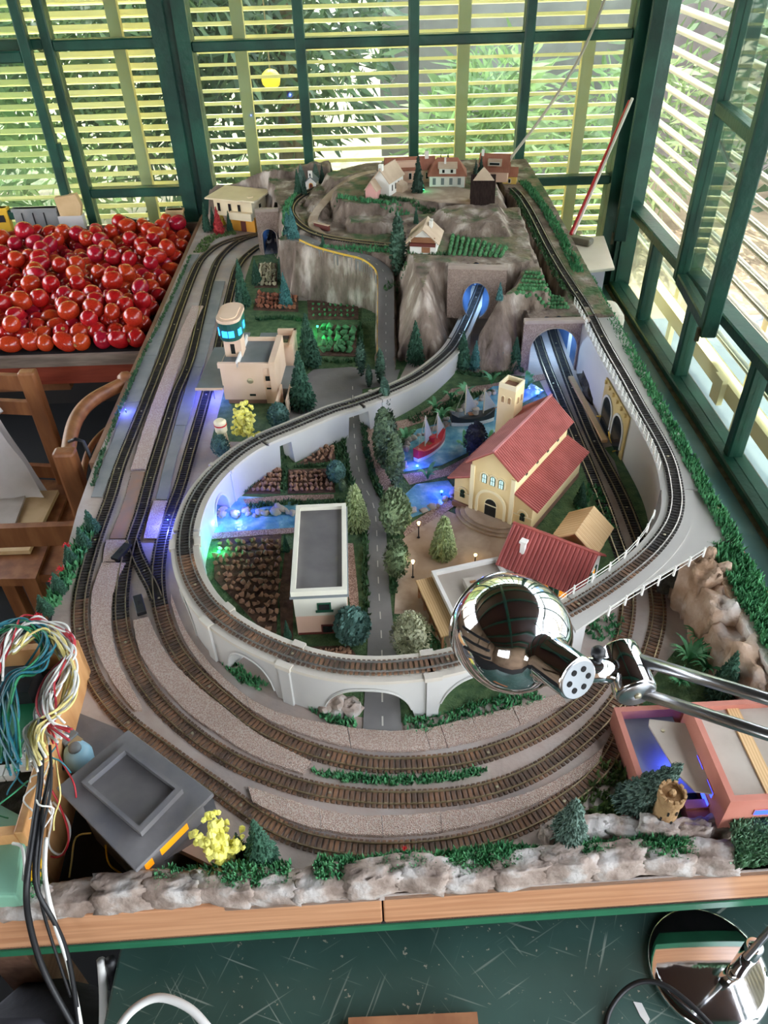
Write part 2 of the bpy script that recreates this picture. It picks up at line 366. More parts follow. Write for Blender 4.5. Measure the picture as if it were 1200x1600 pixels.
mat('rock', (168,134,104), (226,216,206), rough=.85, scale=16, c3=(196,168,144), bump=.7, bscale=55)
mat('rock_white', (124,106,94), (184,178,172), rough=.75, scale=30, c3=(158,142,130), bump=.7, bscale=45)
mat('turf', (56,122,76), (98,164,110), rough=.9, scale=60, island=.35)
mat('turf_pale', (98,140,104), (134,170,136), rough=.9, scale=60, island=.3)
mat('turf_dark', (50,88,54), (84,120,76), rough=.9, scale=60, island=.35)
mat('turf_olive', (78,104,54), (112,134,74), rough=.9, scale=60, island=.35)
def turf(name, label, poly, z, n, m='turf', h=.006, parent=None, seed=3, cat='grass', zf=None):
    """flock of short tufts over an outline; nobody could count them"""
    rnd = random.Random(seed); xs = [p[0] for p in poly]; ys = [p[1] for p in poly]; mb = MB(); k = 0; tries = 0
    while k < n and tries < n*30:
        tries += 1
        x = rnd.uniform(min(xs), max(xs)); y = rnd.uniform(min(ys), max(ys))
        if not inside(poly, x, y): continue
        k += 1; zz = zf(x, y) if zf else z
        for _ in range(2):
            a = rnd.uniform(0, 6.28); w = h*.35; l = h*rnd.uniform(.6, 1.3)
            dx, dy = math.cos(a)*w, math.sin(a)*w; o = len(mb.v); tx, ty = rnd.uniform(-.6, .6)*h, rnd.uniform(-.6, .6)*h
            mb.v += [(x-dx, y-dy, zz-.001), (x+dx, y+dy, zz-.001), (x+tx+dy*.4, y+ty+dx*.4, zz+l)]; mb.f.append((o, o+1, o+2))
    o = mb.build(name, m, parent); tag(o, kind='stuff')
    if not parent: tag(o, label, cat)
    return o
def PX(l, z=0.): return [G(u, v, z) for u, v in l]
def yf(x): return .424+.024*x
TB = [(-.597,2.95),(-.597,1.35),(-.59,1.2),(-.565,.97),(-.535,.82),(-.50,.72),(-.47,.68),(-.36,.56),(-.28,.50),(-.22,.47),(-.2,yf(-.2)),(.60,yf(.6)),(.60,2.95)]
table = thing('layout_table', 'long wooden table carrying the whole model railway landscape', 'table', (0, 0, ZF))
def tpart(name, mb, m): return mb.build(name, m, table, loc=(0, 0, -ZF))
tpart('base_board', MB().prism(TB, -.012, 0), 'base_grey')
tpart('lower_board', MB().prism([(-.60,1.3),(-.60,.45),(-.56,yf(-.56)),(.59,yf(.59)),(.59,1.3)], -.085, -.072), 'dark_void')
fb = MB().prism([(-.62,yf(-.62)),(-.01,yf(-.01)),(-.01,yf(-.01)+.016),(-.62,yf(-.62)+.016)], -.078, .0); bevel(tpart('front_board', fb, 'wood_front'))
fb = MB().prism([(-.008,yf(-.008)),(.62,yf(.62)),(.62,yf(.62)+.016),(-.008,yf(-.008)+.016)], -.078, .0); bevel(tpart('front_board', fb, 'wood_front'))
tpart('green_stripe', MB().prism([(-.62,yf(-.62)-.002),(.62,yf(.62)-.002),(.62,yf(.62)+.016),(-.62,yf(-.62)+.016)], -.094, -.078), 'green_paint')
tpart('side_board', MB().box(.592, .612, yf(.6)+.016, 2.95, -.12, .075), 'board_brown')
tpart('side_board', MB().box(-.61, -.598, 1.36, 2.95, -.1, -.001), 'board_brown')
tpart('back_board', MB().box(-.6, .592, 2.935, 2.95, -.1, .0), 'board_brown')
for x in (-.56, .55):
    for y in ((.5 if x < 0 else .95), 1.7, 2.88): tpart('leg', MB().box(x-.03, x+.03, y-.03, y+.03, ZF, -.087), 'board_brown')
# ================================================================ tracks
def track(name, label, pts, group='model railway tracks', msl='sleeper', mrail='rail_steel', it=2, wire=True):
    """pts: list of world points on the track bed"""
    P = smooth_path(pts, .0038, it); N = normals(P)
    t = thing(name, label, 'railway track', tuple(P[len(P)//2]), group=group); o = P[len(P)//2].copy()
    P = [p-o for p in P]; mb = MB(); mb0 = mb; mb1 = MB()
    for i in range(1, len(P), 2):
        n = N[i]; tdir = Vector((n.y, -n.x, 0)); dz = (P[min(i+1, len(P)-1)].z-P[i-1].z)
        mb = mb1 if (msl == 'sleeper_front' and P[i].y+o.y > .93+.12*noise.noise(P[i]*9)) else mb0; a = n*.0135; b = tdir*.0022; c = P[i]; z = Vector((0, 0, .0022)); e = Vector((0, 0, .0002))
        mb.add([c-a-b+e, c+a-b+e, c+a+b+e, c-a+b+e, c-a-b+z, c+a-b+z, c+a+b+z, c-a+b+z], [(4,5,6,7),(0,1,5,4),(1,2,6,5),(2,3,7,6),(3,0,4,7)])
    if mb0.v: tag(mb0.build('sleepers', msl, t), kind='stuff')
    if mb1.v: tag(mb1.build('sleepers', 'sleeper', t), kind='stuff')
    for s in (-1, 1):
        prof = [(-.0009, .002), (.0009, .002), (.0009, .005), (-.0009, .005)]; r = MB(); m = len(P)
        for p, n in zip(P, N):
            q = p+n*s*.00825
            for a, z in prof: r.v.append(tuple(q+n*a+Vector((0, 0, z))))
        for i in range(m-1):
            for k in range(4): r.f.append((i*4+k, i*4+(k+1)%4, i*4+4+(k+1)%4, i*4+4+k))
        r.f += [(0, 1, 2, 3), ((m-1)*4+3, (m-1)*4+2, (m-1)*4+1, (m-1)*4)]
        r.build('rail', mrail, t)
    sc = MB().lathe([(.0022, 0), (.0022, .0008), (.001, .0009)], 8).mesh('screw', 'screw')
    for i in range(25, len(P)-10, 60): inst('screw', sc, t, tuple(P[i]+Vector((0, 0, .0022))))
    return t
TA = [(405,366),(370,373),(340,384),(317,403),(303,427),(280,487),(257,553),(230,622),(210,672),(187,730),(175,772),(157,822),(142,867),(129,917),(124,960),(128,1003),(143,1053),(167,1093),(200,1130),(243,1163),(293,1200),(350,1240),(410,1283),(475,1313),(550,1327),(615,1330),(700,1323),(775,1305),(850,1272),(910,1233),(950,1190),(972,1145),(990,1094),(1014,1025),(1027,977),(1027,938),(1018,895),(1005,860),(993,830),(969,770),(930,695),(894,608),(867,533),(862,515)]
TBm = [(408,366),(387,372),(367,381),(343,404),(328,440),(313,500),(297,567),(277,612),(260,667),(245,715),(232,760),(220,805),(207,842),(196,885),(190,925),(189,960),(194,995),(206,1032),(226,1069),(254,1105),(293,1141),(335,1172),(390,1202),(475,1232),(550,1245),(615,1249),(700,1246),(775,1232),(850,1200),(915,1152),(955,1110),(978,1075)]
TC = [(412,382),(397,390),(373,413),(362,450),(350,500),(338,560),(324,612),(312,655),(296,710),(282,760),(267,800),(254,842),(247,885),(247,922),(253,960),(264,992),(279,1020),(302,1049),(333,1079),(367,1107),(400,1134),(475,1170),(550,1190),(615,1196),(700,1191),(775,1174),(850,1141),(910,1099),(950,1050),(972,1000),(980,960),(981,920),(975,880),(960,839),(951,809),(924,740),(885,648),(853,572),(838,525)]
TX = [(207,845),(214,868),(226,893),(238,915),(247,938)]
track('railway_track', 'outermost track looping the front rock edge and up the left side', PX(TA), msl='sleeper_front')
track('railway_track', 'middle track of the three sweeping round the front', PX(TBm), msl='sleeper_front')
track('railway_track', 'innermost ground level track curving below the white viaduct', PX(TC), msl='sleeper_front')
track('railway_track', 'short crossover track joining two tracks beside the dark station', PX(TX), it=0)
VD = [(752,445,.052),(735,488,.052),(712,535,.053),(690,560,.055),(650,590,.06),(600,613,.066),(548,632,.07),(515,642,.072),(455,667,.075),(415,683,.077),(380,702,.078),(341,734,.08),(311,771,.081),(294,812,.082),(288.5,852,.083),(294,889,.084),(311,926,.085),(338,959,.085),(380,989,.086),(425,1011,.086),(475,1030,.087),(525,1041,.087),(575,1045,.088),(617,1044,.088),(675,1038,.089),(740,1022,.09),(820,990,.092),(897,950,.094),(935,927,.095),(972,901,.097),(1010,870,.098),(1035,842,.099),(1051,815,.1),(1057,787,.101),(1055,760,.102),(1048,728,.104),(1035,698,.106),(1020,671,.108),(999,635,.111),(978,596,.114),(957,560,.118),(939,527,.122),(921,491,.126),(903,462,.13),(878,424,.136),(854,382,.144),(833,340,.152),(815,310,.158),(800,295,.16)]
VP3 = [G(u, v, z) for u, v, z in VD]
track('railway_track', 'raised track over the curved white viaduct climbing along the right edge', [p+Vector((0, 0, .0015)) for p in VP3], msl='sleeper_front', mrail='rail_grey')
UP = [(520,286),(505,290),(482,300),(462,313),(454,327),(458,340),(473,355),(495,366),(523,373),(557,378),(590,382),(625,385)]
UPW = [G(u, v, .153) for u, v in UP]
track('railway_track', 'mountain track curving past the little chapel behind the cliff road', UPW, it=1)
# turnout motors: black plastic boxes beside the switch
for (u, v, a, lab) in ((191, 866, 68, 'black turnout motor box on the pale ballast beside the middle track'), (219, 948, 112, 'black turnout motor box below the crossover track')):
    t = thing('turnout_motor', lab, 'switch motor', tuple(G(u, v)), math.radians(a), 'turnout motors')
    bevel(Bx('case', 'black_plastic', t, -.022, .022, -.008, .008, 0, .009), .001); Bx('slot', 'dark_void', t, -.005, .005, -.002, .002, .009, .0095)
# ---------------------------------------------------------------- ballast and paving strips
def resample(pts, n):
    L = [0.]
    for i in range(1, len(pts)): L.append(L[-1]+(pts[i]-pts[i-1]).length)
    out = []; j = 0
    for k in range(n):
        s = L[-1]*k/(n-1)
        while j < len(L)-2 and L[j+1] < s: j += 1
        out.append(pts[j].lerp(pts[j+1], (s-L[j])/max(1e-9, L[j+1]-L[j])))
    return out
def strip_thing(name, label, cat, a, b, cuts, m, th=.0045, jag=.0007, group=None):
    A = resample(smooth_path(PX(a), .003, 1), 97); B = resample(smooth_path(PX(b), .003, 1), 97)
    t = thing(name, label, cat, tuple(A[48]), group=group); o = A[48].copy(); cs = [0]+[int(c*96) for c in cuts]+[96]; rnd = random.Random(len(label))
    for i in range(len(cs)-1):
        if cs[i+1]-cs[i] < 1: continue
        mb = MB(); idx = range(cs[i], cs[i+1]+1); n = len(idx); h = th*rnd.uniform(.9, 1.1)
        rows = []
        for q, k in enumerate(idx):
            p0, p1 = A[k]-o, B[k]-o; e = (p1-p0).normalized()
            if q == 0 and i > 0: d = (A[k+1]-A[k])*.12; p0 = p0+d; p1 = p1+d
            j0, j1 = rnd.uniform(-jag, jag), rnd.uniform(-jag, jag); p0 = p0+e*j0; p1 = p1+e*j1; z = Vector((0, 0, h))
            rows.append([p0, p0+e*.001+z, p1-e*.001+z, p1])
        for r in rows: mb.v += [tuple(p) for p in r]
        for q in range(n-1):
            for k in range(3): mb.f.append((q*4+k, q*4+k+1, q*4+5+k, q*4+4+k))
        mb.f += [(0, 1, 2, 3), ((n-1)*4+3, (n-1)*4+2, (n-1)*4+1, (n-1)*4)]
        mb.build('ballast_piece' if m == 'ballast' else 'slab', m, t)
    return t
gb = 'glued ballast strips'
strip_thing('ballast_strip', 'speckled ballast strip along the foot of the white viaduct', 'ballast', [(268,930),(290,985),(330,1040),(380,1085),(430,1113),(500,1130),(590,1143),(660,1140),(730,1125),(800,1106),(878,1085)], [(268,945),(285,995),(318,1045),(365,1090),(410,1122),(470,1148),(550,1170),(620,1176),(690,1170),(775,1150),(885,1102)], [.2,.36,.58,.72,.76,.82,.9], 'ballast', group=gb)
strip_thing('ballast_strip', 'speckled ballast strip between inner and middle front tracks', 'ballast', [(233,966),(248,1000),(268,1032),(305,1070),(350,1106),(410,1152),(490,1192)], [(208,972),(216,1015),(236,1050),(268,1090),(312,1130),(400,1185),(475,1212)], [.3,.45,.62], 'ballast', group=gb)
strip_thing('ballast_strip', 'speckled ballast strip between middle and outer front tracks', 'ballast', [(388,1230),(450,1250),(520,1270),(585,1276),(670,1272),(760,1258),(850,1230),(930,1180),(945,1160)], [(395,1255),(460,1288),(520,1302),(585,1309),(675,1304),(770,1284),(860,1246),(925,1205),(940,1180)], [.2,.36,.5,.84], 'ballast', group=gb)
strip_thing('ballast_strip', 'pale ballast strip between the two leftmost tracks', 'ballast', [(197,882),(186,905),(176,940),(175,985),(184,1030),(203,1070),(220,1100),(222,1112)], [(159,882),(150,908),(143,935),(143,985),(152,1020),(172,1060),(192,1092),(212,1114)], [.43,.86], 'ballast', group=gb)
strip_thing('ballast_strip', 'short pale ballast patch beside the black turnout motor', 'ballast', [(200,846),(186,860),(181,880)], [(166,846),(163,860),(161,880)], [], 'ballast', group=gb)
strip_thing('ballast_strip', 'long pinkish ballast strip between the left tracks beside the tomatoes', 'ballast', [(318,480),(300,520),(284,562),(268,612),(252,660),(238,705),(228,736)], [(300,480),(282,520),(265,562),(246,612),(228,660),(214,705),(204,736)], [.2,.4,.7], 'ballast', group=gb)
strip_thing('ballast_strip', 'small ballast patch lit blue above the track crossover', 'ballast', [(262,785),(254,815),(247,845)], [(240,785),(231,815),(224,845)], [], 'ballast', group=gb)
strip_thing('rust_strip', 'rust-stained grey strip between the two left tracks', 'strip', [(227,738),(218,775),(208,810),(198,843)], [(205,738),(196,775),(184,810),(170,843)], [.5], 'rust', th=.002)
strip_thing('paving_strip', 'grey paved platform strip beside the tomato table', 'paving', [(312,398),(292,430),(270,490),(246,555),(222,620),(200,675),(176,735),(160,778)], [(300,398),(282,430),(256,490),(226,555),(200,620),(180,675),(156,735),(142,778)], [.3,.55,.72], 'paver', th=.002, group='paving strips')
strip_thing('paving_strip', 'grey paved strip between the second and third left tracks', 'paving', [(352,440),(340,490),(326,545),(310,600),(300,640),(284,690),(272,735),(262,782)], [(334,440),(322,490),(308,545),(292,600),(280,640),(266,690),(254,735),(243,782)], [.28,.5,.75], 'paver', th=.002, group='paving strips')
turf('turf_strip', 'thin strip of green turf between the front curved tracks', [(p.x, p.y) for p in PX([(488,1203),(540,1210),(620,1215),(700,1210),(760,1200),(760,1208),(700,1222),(620,1228),(540,1222),(490,1210)])], .0, 420, h=.008, seed=11)
# ================================================================ viaduct
V = smooth_path(VP3, .004, 3); VN = normals(V); SL = [0.]
for i in range(1, len(V)): SL.append(SL[-1]+(V[i]-V[i-1]).length)
def s_at(u, v, z):      # arc length nearest to a measured point
    p = G(u, v, z); return SL[min(range(len(V)), key=lambda i: (V[i]-p).length)]
def seg_idx(a, b): return [i for i in range(len(V)) if a <= SL[i] <= b]
via = thing('viaduct', 'curved white railway viaduct with round arches winding through the layout', 'viaduct', (0, 0, 0))
s_end = s_at(800,1000,.092); s_plate = s_at(905,945,.095); s_right = s_at(1056,765,.1); s_port = s_at(912,475,.128)
WO = .0235
def deck(a, b, wl, wr, th, m, name='deck'):
    ii = seg_idx(a, b); mb = MB()
    for i in ii:
        p, n = V[i], VN[i]
        for q in (p+n*wl, p-n*wr): mb.v += [tuple(q), (q.x, q.y, q.z-th)]
    for k in range(len(ii)-1):
        o = k*4; mb.f += [(o, o+2, o+6, o+4), (o+1, o+5, o+7, o+3), (o, o+4, o+5, o+1), (o+2, o+3, o+7, o+6)]
    e = (len(ii)-1)*4; mb.f += [(0, 1, 3, 2), (e, e+2, e+3, e+1)]
    return mb.build(name, m, via)
cuts = [0]+[s_at(u, v, z) for u, v, z in ((715,530,.053),(560,628,.07),(410,688,.077),(285,830,.083),(345,965,.085),(455,1025,.087),(672,1038,.089))]+[s_plate]
for a, b in zip(cuts[:-1], cuts[1:]): deck(a+.0006, b-.0006, WO, WO, .006, 'viaduct')
# arches: (centre px on the outer deck edge, half span, crown height below deck)
def arch_at(u, v, z, half, crown, ring=True): return (s_at(u, v, z), half, crown)
ARCH = [arch_at(575,1045,.088,.062,.016), arch_at(740,1022,.09,.055,.016), arch_at(395,996,.086,.045,.016), arch_at(300,905,.085,.04,.02), arch_at(322,755,.08,.032,.022)]
RECT = [(s_at(553,631,.07), .026, .012), (s_at(438,674,.076), .016, .014)]     # road bridge and a square culvert
def zbot(s, zt):
    for c, h, cr in ARCH:
        x = abs(s-c)/h
        if x < 1: return max(0., (zt-cr)*math.sqrt(1-x**2.4))
    for c, h, cr in RECT:
        if abs(s-c) < h: return zt-cr
    return 0.
ii = seg_idx(s_at(722,512,.053), s_plate); wall = MB(); FR = 4
for k, i in enumerate(ii):
    p, n = V[i], VN[i]; zt = p.z-.006; zb = zbot(SL[i], zt)
    for w in (WO-.003, -WO+.003):
        q = p+n*w; wall.v += [(q.x, q.y, zt), (q.x, q.y, zb)]
for k in range(len(ii)-1):
    o = k*4; wall.f += [(o, o+1, o+5, o+4), (o+2, o+6, o+7, o+3), (o+1, o+3, o+7, o+5)]
e = (len(ii)-1)*4; wall.f += [(0, 2, 3, 1), (e, e+1, e+3, e+2)]
wall.build('arcade_wall', 'viaduct_wall', via)
for c, h, cr in ARCH:
    for w, sg in ((-WO+.003, -1), (WO-.003, 1)):
        pts = []; pts2 = []
        for i in seg_idx(c-h, c+h):
            p, n = V[i], VN[i]; z = zbot(SL[i], p.z-.006); q = p+n*(w+sg*.0012)
            pts.append(Vector((q.x, q.y, z))); pts2.append(Vector((q.x, q.y, min(p.z-.007, z+.004))))
        if len(pts) > 3:
            mb = MB().strip(pts, pts2); o = [(Vector(p)-VN[ii[0]]*0) for p in mb.v]
            mb.tube(pts, .0013, 4); mb.build('arch_trim', 'viaduct_wall', via)
def pil(s, side, w=.018, d=.004):
    i = min(range(len(V)), key=lambda k: abs(SL[k]-s)); p, n = V[i], VN[i]; a = math.atan2(-n.x, n.y)
    M = Matrix.Translation((p.x, p.y, 0)) @ Matrix.Rotation(a, 4, 'Z'); y = side*(WO-.003)
    y0, y1 = sorted((y, y+side*d)); MB().box(-w/2, w/2, y0, y1, 0, p.z-.004, M).build('pilaster', 'viaduct_wall', via)
    y = side*WO; y0, y1 = sorted((y-side*.008, y+side*.003)); MB().box(-w*.7, w*.7, y0, y1, p.z-.006, p.z+.002, M).build('kerb_block', 'viaduct', via)
for (u, v, z) in ((455,1025,.087),(672,1038,.089),(340,960,.085),(283,850,.083),(805,997,.092)): pil(s_at(u, v, z), -1); pil(s_at(u, v, z), 1, .014, .003)
for (u, v, z) in ((345,730,.08),(590,618,.066)): pil(s_at(u, v, z), 1, .006, .002); pil(s_at(u, v, z), -1, .006, .002)
# which side is inside the loop
# ---------------------------------------------------------------- concrete corner plate and bridge on the right
deck(s_plate, s_right, .024, .03, .007, 'plate_grey', 'bridge_deck')
cz = .0985
cpl = [G(u, v, cz-.002) for u, v in ((900,985),(940,958),(985,925),(1060,880),(1128,846),(1143,843),(1128,815),(1085,738),(1058,690),(1052,740),(1055,790),(1040,835),(1000,880),(940,925),(885,960))]
MB().prism([(p.x, p.y) for p in cpl], .09, cz-.003).build('corner_plate', 'plate_grey', via)
# right retaining embankment under the straight track
ii = seg_idx(s_right-.01, s_port); mb = MB(); XE = .597
for i in ii:
    p, n = V[i], VN[i]; q = p+n*.026 if (p+n*.026).x < p.x else p-n*.026
    mb.v += [(q.x, q.y, 0), (q.x, q.y, p.z-.001), (XE, q.y, p.z-.001), (XE, q.y, 0)]
for k in range(len(ii)-1):
    o = k*4
    for a in range(3): mb.f.append((o+a, o+a+1, o+5+a, o+4+a))
e = (len(ii)-1)*4; mb.f += [(0, 3, 2, 1), (e, e+1, e+2, e+3)]
emb = tag(mb.build('embankment', 'plate_grey'), 'grey retaining embankment carrying the raised track along the right window', 'embankment')
# railings: white posts with thin wires
def railing(label, pts, z, h, nb, mid=(.45, .9)):
    P = resample([Vector((p.x, p.y, p.z)) for p in pts], nb); t = thing('railing', label, 'railing', tuple(P[0]), group='white model railings'); o = P[0].copy()
    me = MB().cbox((0, 0, h/2), (.0022, .0035, h)).mesh('post', 'white_paint')
    for p in P: inst('post', me, t, tuple(p-o), random.uniform(0, .6))
    for f in mid: MB().tube([p-o+Vector((0, 0, h*f)) for p in P], .0006, 4).build('wire', 'white_paint', t)
arw = thing('arch_panel', 'pair of ochre arches with dark openings under the raised right track', 'arches')
railing('white post railing on the outer edge of the corner bridge', [G(u, v, .096) for u, v in ((950,962),(978,944),(1010,925),(1040,907),(1070,888),(1098,870))], .096, .02, 7)
railing('white post railing on the inner edge of the corner bridge by the red roof', [G(u, v, .097) for u, v in ((868,948),(900,925),(933,905),(963,884),(985,865),(1007,838),(1020,810))], .097, .018, 8)
ir = []
for i in seg_idx(s_at(1050,735,.104), s_port): p, n = V[i], VN[i]; q = p+n*.024 if (p+n*.024).x < p.x else p-n*.024; ir.append(q)
t = railing('white lattice railing along the inner edge of the raised right track', ir, 0, .02, 30, (.3, .6, .95))
turf('turf_strip', 'bright green turf ribbon along the right edge of the layout', [(.576, .93), (.578, 1.3), (.576, 1.9), (.599, 1.95), (.601, .92)], 0, 2300, h=.010, seed=5, zf=lambda x, y: .098+max(0, y-1.0)*.026)
# ================================================================ ground cover inside the loop
mat('asphalt', (124,120,118), (142,138,134), rough=.8, scale=12, bump=.05, bscale=200)
mat('dash_white', (214,208,196), rough=.7)
mat('plaza', (186,164,142), (204,184,162), rough=.85, scale=14, c3=(172,148,126))
mat('path_pebble', (150,118,100), (206,176,156), rough=.9, scale=420, kind='voronoi', bump=.6)
mat('soil', (78,56,44), (108,80,62), rough=.95, scale=60, bump=.4)
mat('grass_base', (62,92,56), (92,118,74), rough=.95, scale=60, bump=.5, bscale=300)
mat('water', (72,130,156), (176,206,208), rough=.18, scale=34, c3=(110,164,182), bump=.5, bscale=50, contrast=(.3,.75))
mat('yellow_rail', (206,160,48), (220,178,70), rough=.6, scale=40)
def patch(name, label, cat, px, m, z=.001, th=.0014, group=None, kind=None):
    return tag(MB().prism([(p.x, p.y) for p in PX(px)], z-th, z).build(name, m), label, cat, group, kind)
patch('meadow', 'green grass base filling the ground enclosed by the viaduct', 'grass', [(318,790),(322,910),(360,960),(430,1000),(520,1035),(480,1060),(560,1120),(640,1130),(760,1100),(860,1070),(900,985),(1000,900),(960,830),(900,700),(840,590),(720,580),(600,625),(520,655),(420,700),(350,750)], 'grass_base', .0006, .001, kind='stuff')
patch('meadow', 'mossy ground behind the peach station around the small fields', 'grass', [(395,400),(440,395),(460,470),(600,470),(640,560),(620,600),(520,650),(440,690),(330,690),(350,610),(365,500),(385,430)], 'grass_base', .0005, .001, kind='stuff')
patch('meadow', 'dark mossy strip beside the tracks below the right embankment', 'grass', [(985,690),(1025,800),(1000,840),(960,720),(945,700)], 'grass_base', .0006, .001, kind='stuff')
patch('meadow', 'grassy corner in front of the pink building', 'grass', [(1000,1085),(1060,1010),(1100,1000),(1190,1110),(1060,1300),(900,1310),(880,1300),(960,1240)], 'grass_base', .0006, .001, kind='stuff')
RL = [(567,1142),(571,1060),(575,1000),(574,900),(573,820),(566,780),(548,745),(540,700),(537,650),(535,600)]
RR = [(628,1142),(622,1060),(617,1000),(607,900),(603,820),(597,785),(580,755),(570,700),(567,650),(566,600)]
road = thing('road', 'grey asphalt road with dashed centre line running under the viaduct', 'road', (0, 0, 0))
A = resample(smooth_path(PX(RL, .0016), .004, 2), 120); B = resample(smooth_path(PX(RR, .0016), .004, 2), 120)
MB().strip(B, A).build('roadway', 'asphalt', road)
for k in range(1, 119, 5):
    a0, a1 = A[k].lerp(B[k], .485), A[k].lerp(B[k], .53); b0, b1 = A[k+2].lerp(B[k+2], .485), A[k+2].lerp(B[k+2], .53)
    e = Vector((0, 0, .0004)); mb = MB(); mb.v = [tuple(p+e) for p in (a0, a1, b1, b0)]; mb.f = [(0, 1, 2, 3)]; mb.build('dash', 'dash_white', road)
patch('car_park', 'grey asphalt yard beside the peach station', 'car park', [(440,690),(452,610),(490,578),(548,574),(600,580),(625,578),(618,600),(560,610),(548,640),(470,672)], 'asphalt', .0014)
patch('footpath', 'pink pebbled footpath beside the road and pond', 'path', [(570,655),(596,655),(598,690),(602,740),(618,755),(624,790),(606,790),(596,760),(578,735),(566,700)], 'path_pebble', .0018)
patch('footpath', 'pink pebbled footpath following the viaduct towards the tunnel', 'path', [(604,662),(640,655),(690,625),(706,608),(760,602),(850,585),(852,593),(790,607),(716,618),(700,632),(660,660),(612,676)], 'path_pebble', .0018)
patch('footpath', 'pink pebbled footpath between the two ponds', 'path', [(628,742),(690,735),(735,712),(760,700),(764,712),(715,740),(640,758)], 'path_pebble', .002)
patch('footpath', 'pink pebbled footpath beside the small pond by the street lamp', 'path', [(628,828),(700,780),(712,790),(680,812),(634,842)], 'path_pebble', .002)
patch('plaza', 'beige paved plaza in front of the church', 'plaza', [(622,850),(640,835),(700,800),(740,815),(838,830),(900,850),(915,905),(800,1000),(700,1020),(650,960),(616,960)], 'plaza', .0022)
patch('pond', 'rippled blue harbour pond with the two boats', 'pond', [(626,740),(630,700),(652,672),(690,662),(720,640),(770,605),(830,600),(850,612),(800,640),(770,690),(735,706),(690,728)], 'water', .0028)
patch('pond', 'small blue pond lit by lamps beside the church', 'pond', [(632,775),(650,758),(700,752),(712,768),(690,790),(640,812)], 'water', .0028)
stream = patch('stream', 'blue lit stream flowing out of the viaduct arch', 'stream', [(325,785),(345,775),(470,782),(470,825),(330,838)], 'water', .0028)
patch('footpath', 'narrow pebbled footpath above the stream', 'path', [(380,782),(440,776),(522,774),(522,780),(385,790)], 'path_pebble', .003)
patch('footpath', 'narrow pebbled footpath below the stream', 'path', [(325,835),(400,830),(462,826),(462,834),(330,844)], 'path_pebble', .003)
patch('footpath', 'pebbled footpath along the right side of the cream block', 'path', [(543,850),(552,850),(560,930),(562,990),(552,990),(545,930)], 'path_pebble', .0022)
patch('footpath', 'dirt footpath along the left side of the cream block', 'path', [(446,860),(458,860),(458,1000),(440,1000),(436,930)], 'soil', .0022)
FIELDS = [('triangular ploughed plot nearest the road bridge', [(462,727),(520,694),(524,720),(466,729)]), ('ploughed plot left of the middle field hedge', [(382,772),(428,732),(441,733),(438,772)]), ('ploughed plot right of the middle field hedge', [(451,735),(520,733),(524,770),(450,772)]), ('largest ploughed plot below the stream', [(345,842),(440,836),(432,990),(410,985),(335,905),(335,880)]), ('small ploughed strip in front of the cream block', [(480,1012),(545,1010),(556,1024),(520,1030)])]
for lab, px in FIELDS: patch('field', lab, 'field', px, 'soil', .0024, .0026, 'fields inside the loop')
patch('field', 'cabbage plot beside the dark tunnel mouth', 'field', [(405,412),(432,412),(434,450),(398,450)], 'soil', .0024, .0026)
patch('field', 'reddish plot next to the cabbage plot', 'field', [(402,456),(466,462),(466,488),(396,485)], 'soil', .0024, .0026)
patch('field', 'dark plot under the cliff', 'field', [(480,470),(560,474),(560,500),(482,500)], 'soil', .0024, .0026)
patch('field', 'green lit leafy plot beside the road ramp', 'field', [(496,508),(558,510),(556,558),(496,556)], 'soil', .0024, .0026)
# ================================================================ mountain terrain
def seg_d(px, py, ax, ay, bx, by):
    dx, dy = bx-ax, by-ay; t = np.clip(((px-ax)*dx+(py-ay)*dy)/(dx*dx+dy*dy+1e-12), 0, 1)
    return np.hypot(px-ax-t*dx, py-ay-t*dy)
def poly_sd(poly, X, Y):
    d = np.full(X.shape, 9.); ins = np.zeros(X.shape, bool); n = len(poly)
    for i in range(n):
        (ax, ay), (bx, by) = poly[i], poly[(i+1) % n]
        d = np.minimum(d, seg_d(X, Y, ax, ay, bx, by))
        c = ((ay > Y) != (by > Y)) & (X < (bx-ax)*(Y-ay)/((by-ay) if by != ay else 1e-12)+ax); ins ^= c
    return np.where(ins, d, -d)
def P2(px, z): return [tuple(G(u, v, z)[:2]) for u, v in px]
STEP = .0052
gx = np.arange(-.597, .5975, STEP); gy_ = np.arange(1.62, 2.952, STEP); X, Y = np.meshgrid(gx, gy_)
Z = np.full(X.shape, -.03)
nz1 = np.zeros(X.shape); nz2 = np.zeros(X.shape)
for i in range(X.shape[0]):
    for j in range(X.shape[1]):
        q = Vector((X[i, j], Y[i, j], 0)); nz1[i, j] = noise.noise(q*14)+.5*noise.noise(q*33); nz2[i, j] = noise.noise(q*60+Vector((5, 1, 2)))+.6*noise.noise(q*120)
XW = X+nz1*.010; YW = Y+nz2*.005+nz1*.006
def feat(poly, zt, slope, z0=-.02, warp=True, rough=.004):
    global Z
    sd = poly_sd(poly, XW if warp else X, YW if warp else Y)
    zt_ = zt(X, Y) if callable(zt) else zt
    h = np.minimum(zt_+nz1*rough, z0+np.maximum(sd, 0)*slope); h = np.where(sd > 0, h, -.03); Z = np.maximum(Z, h)
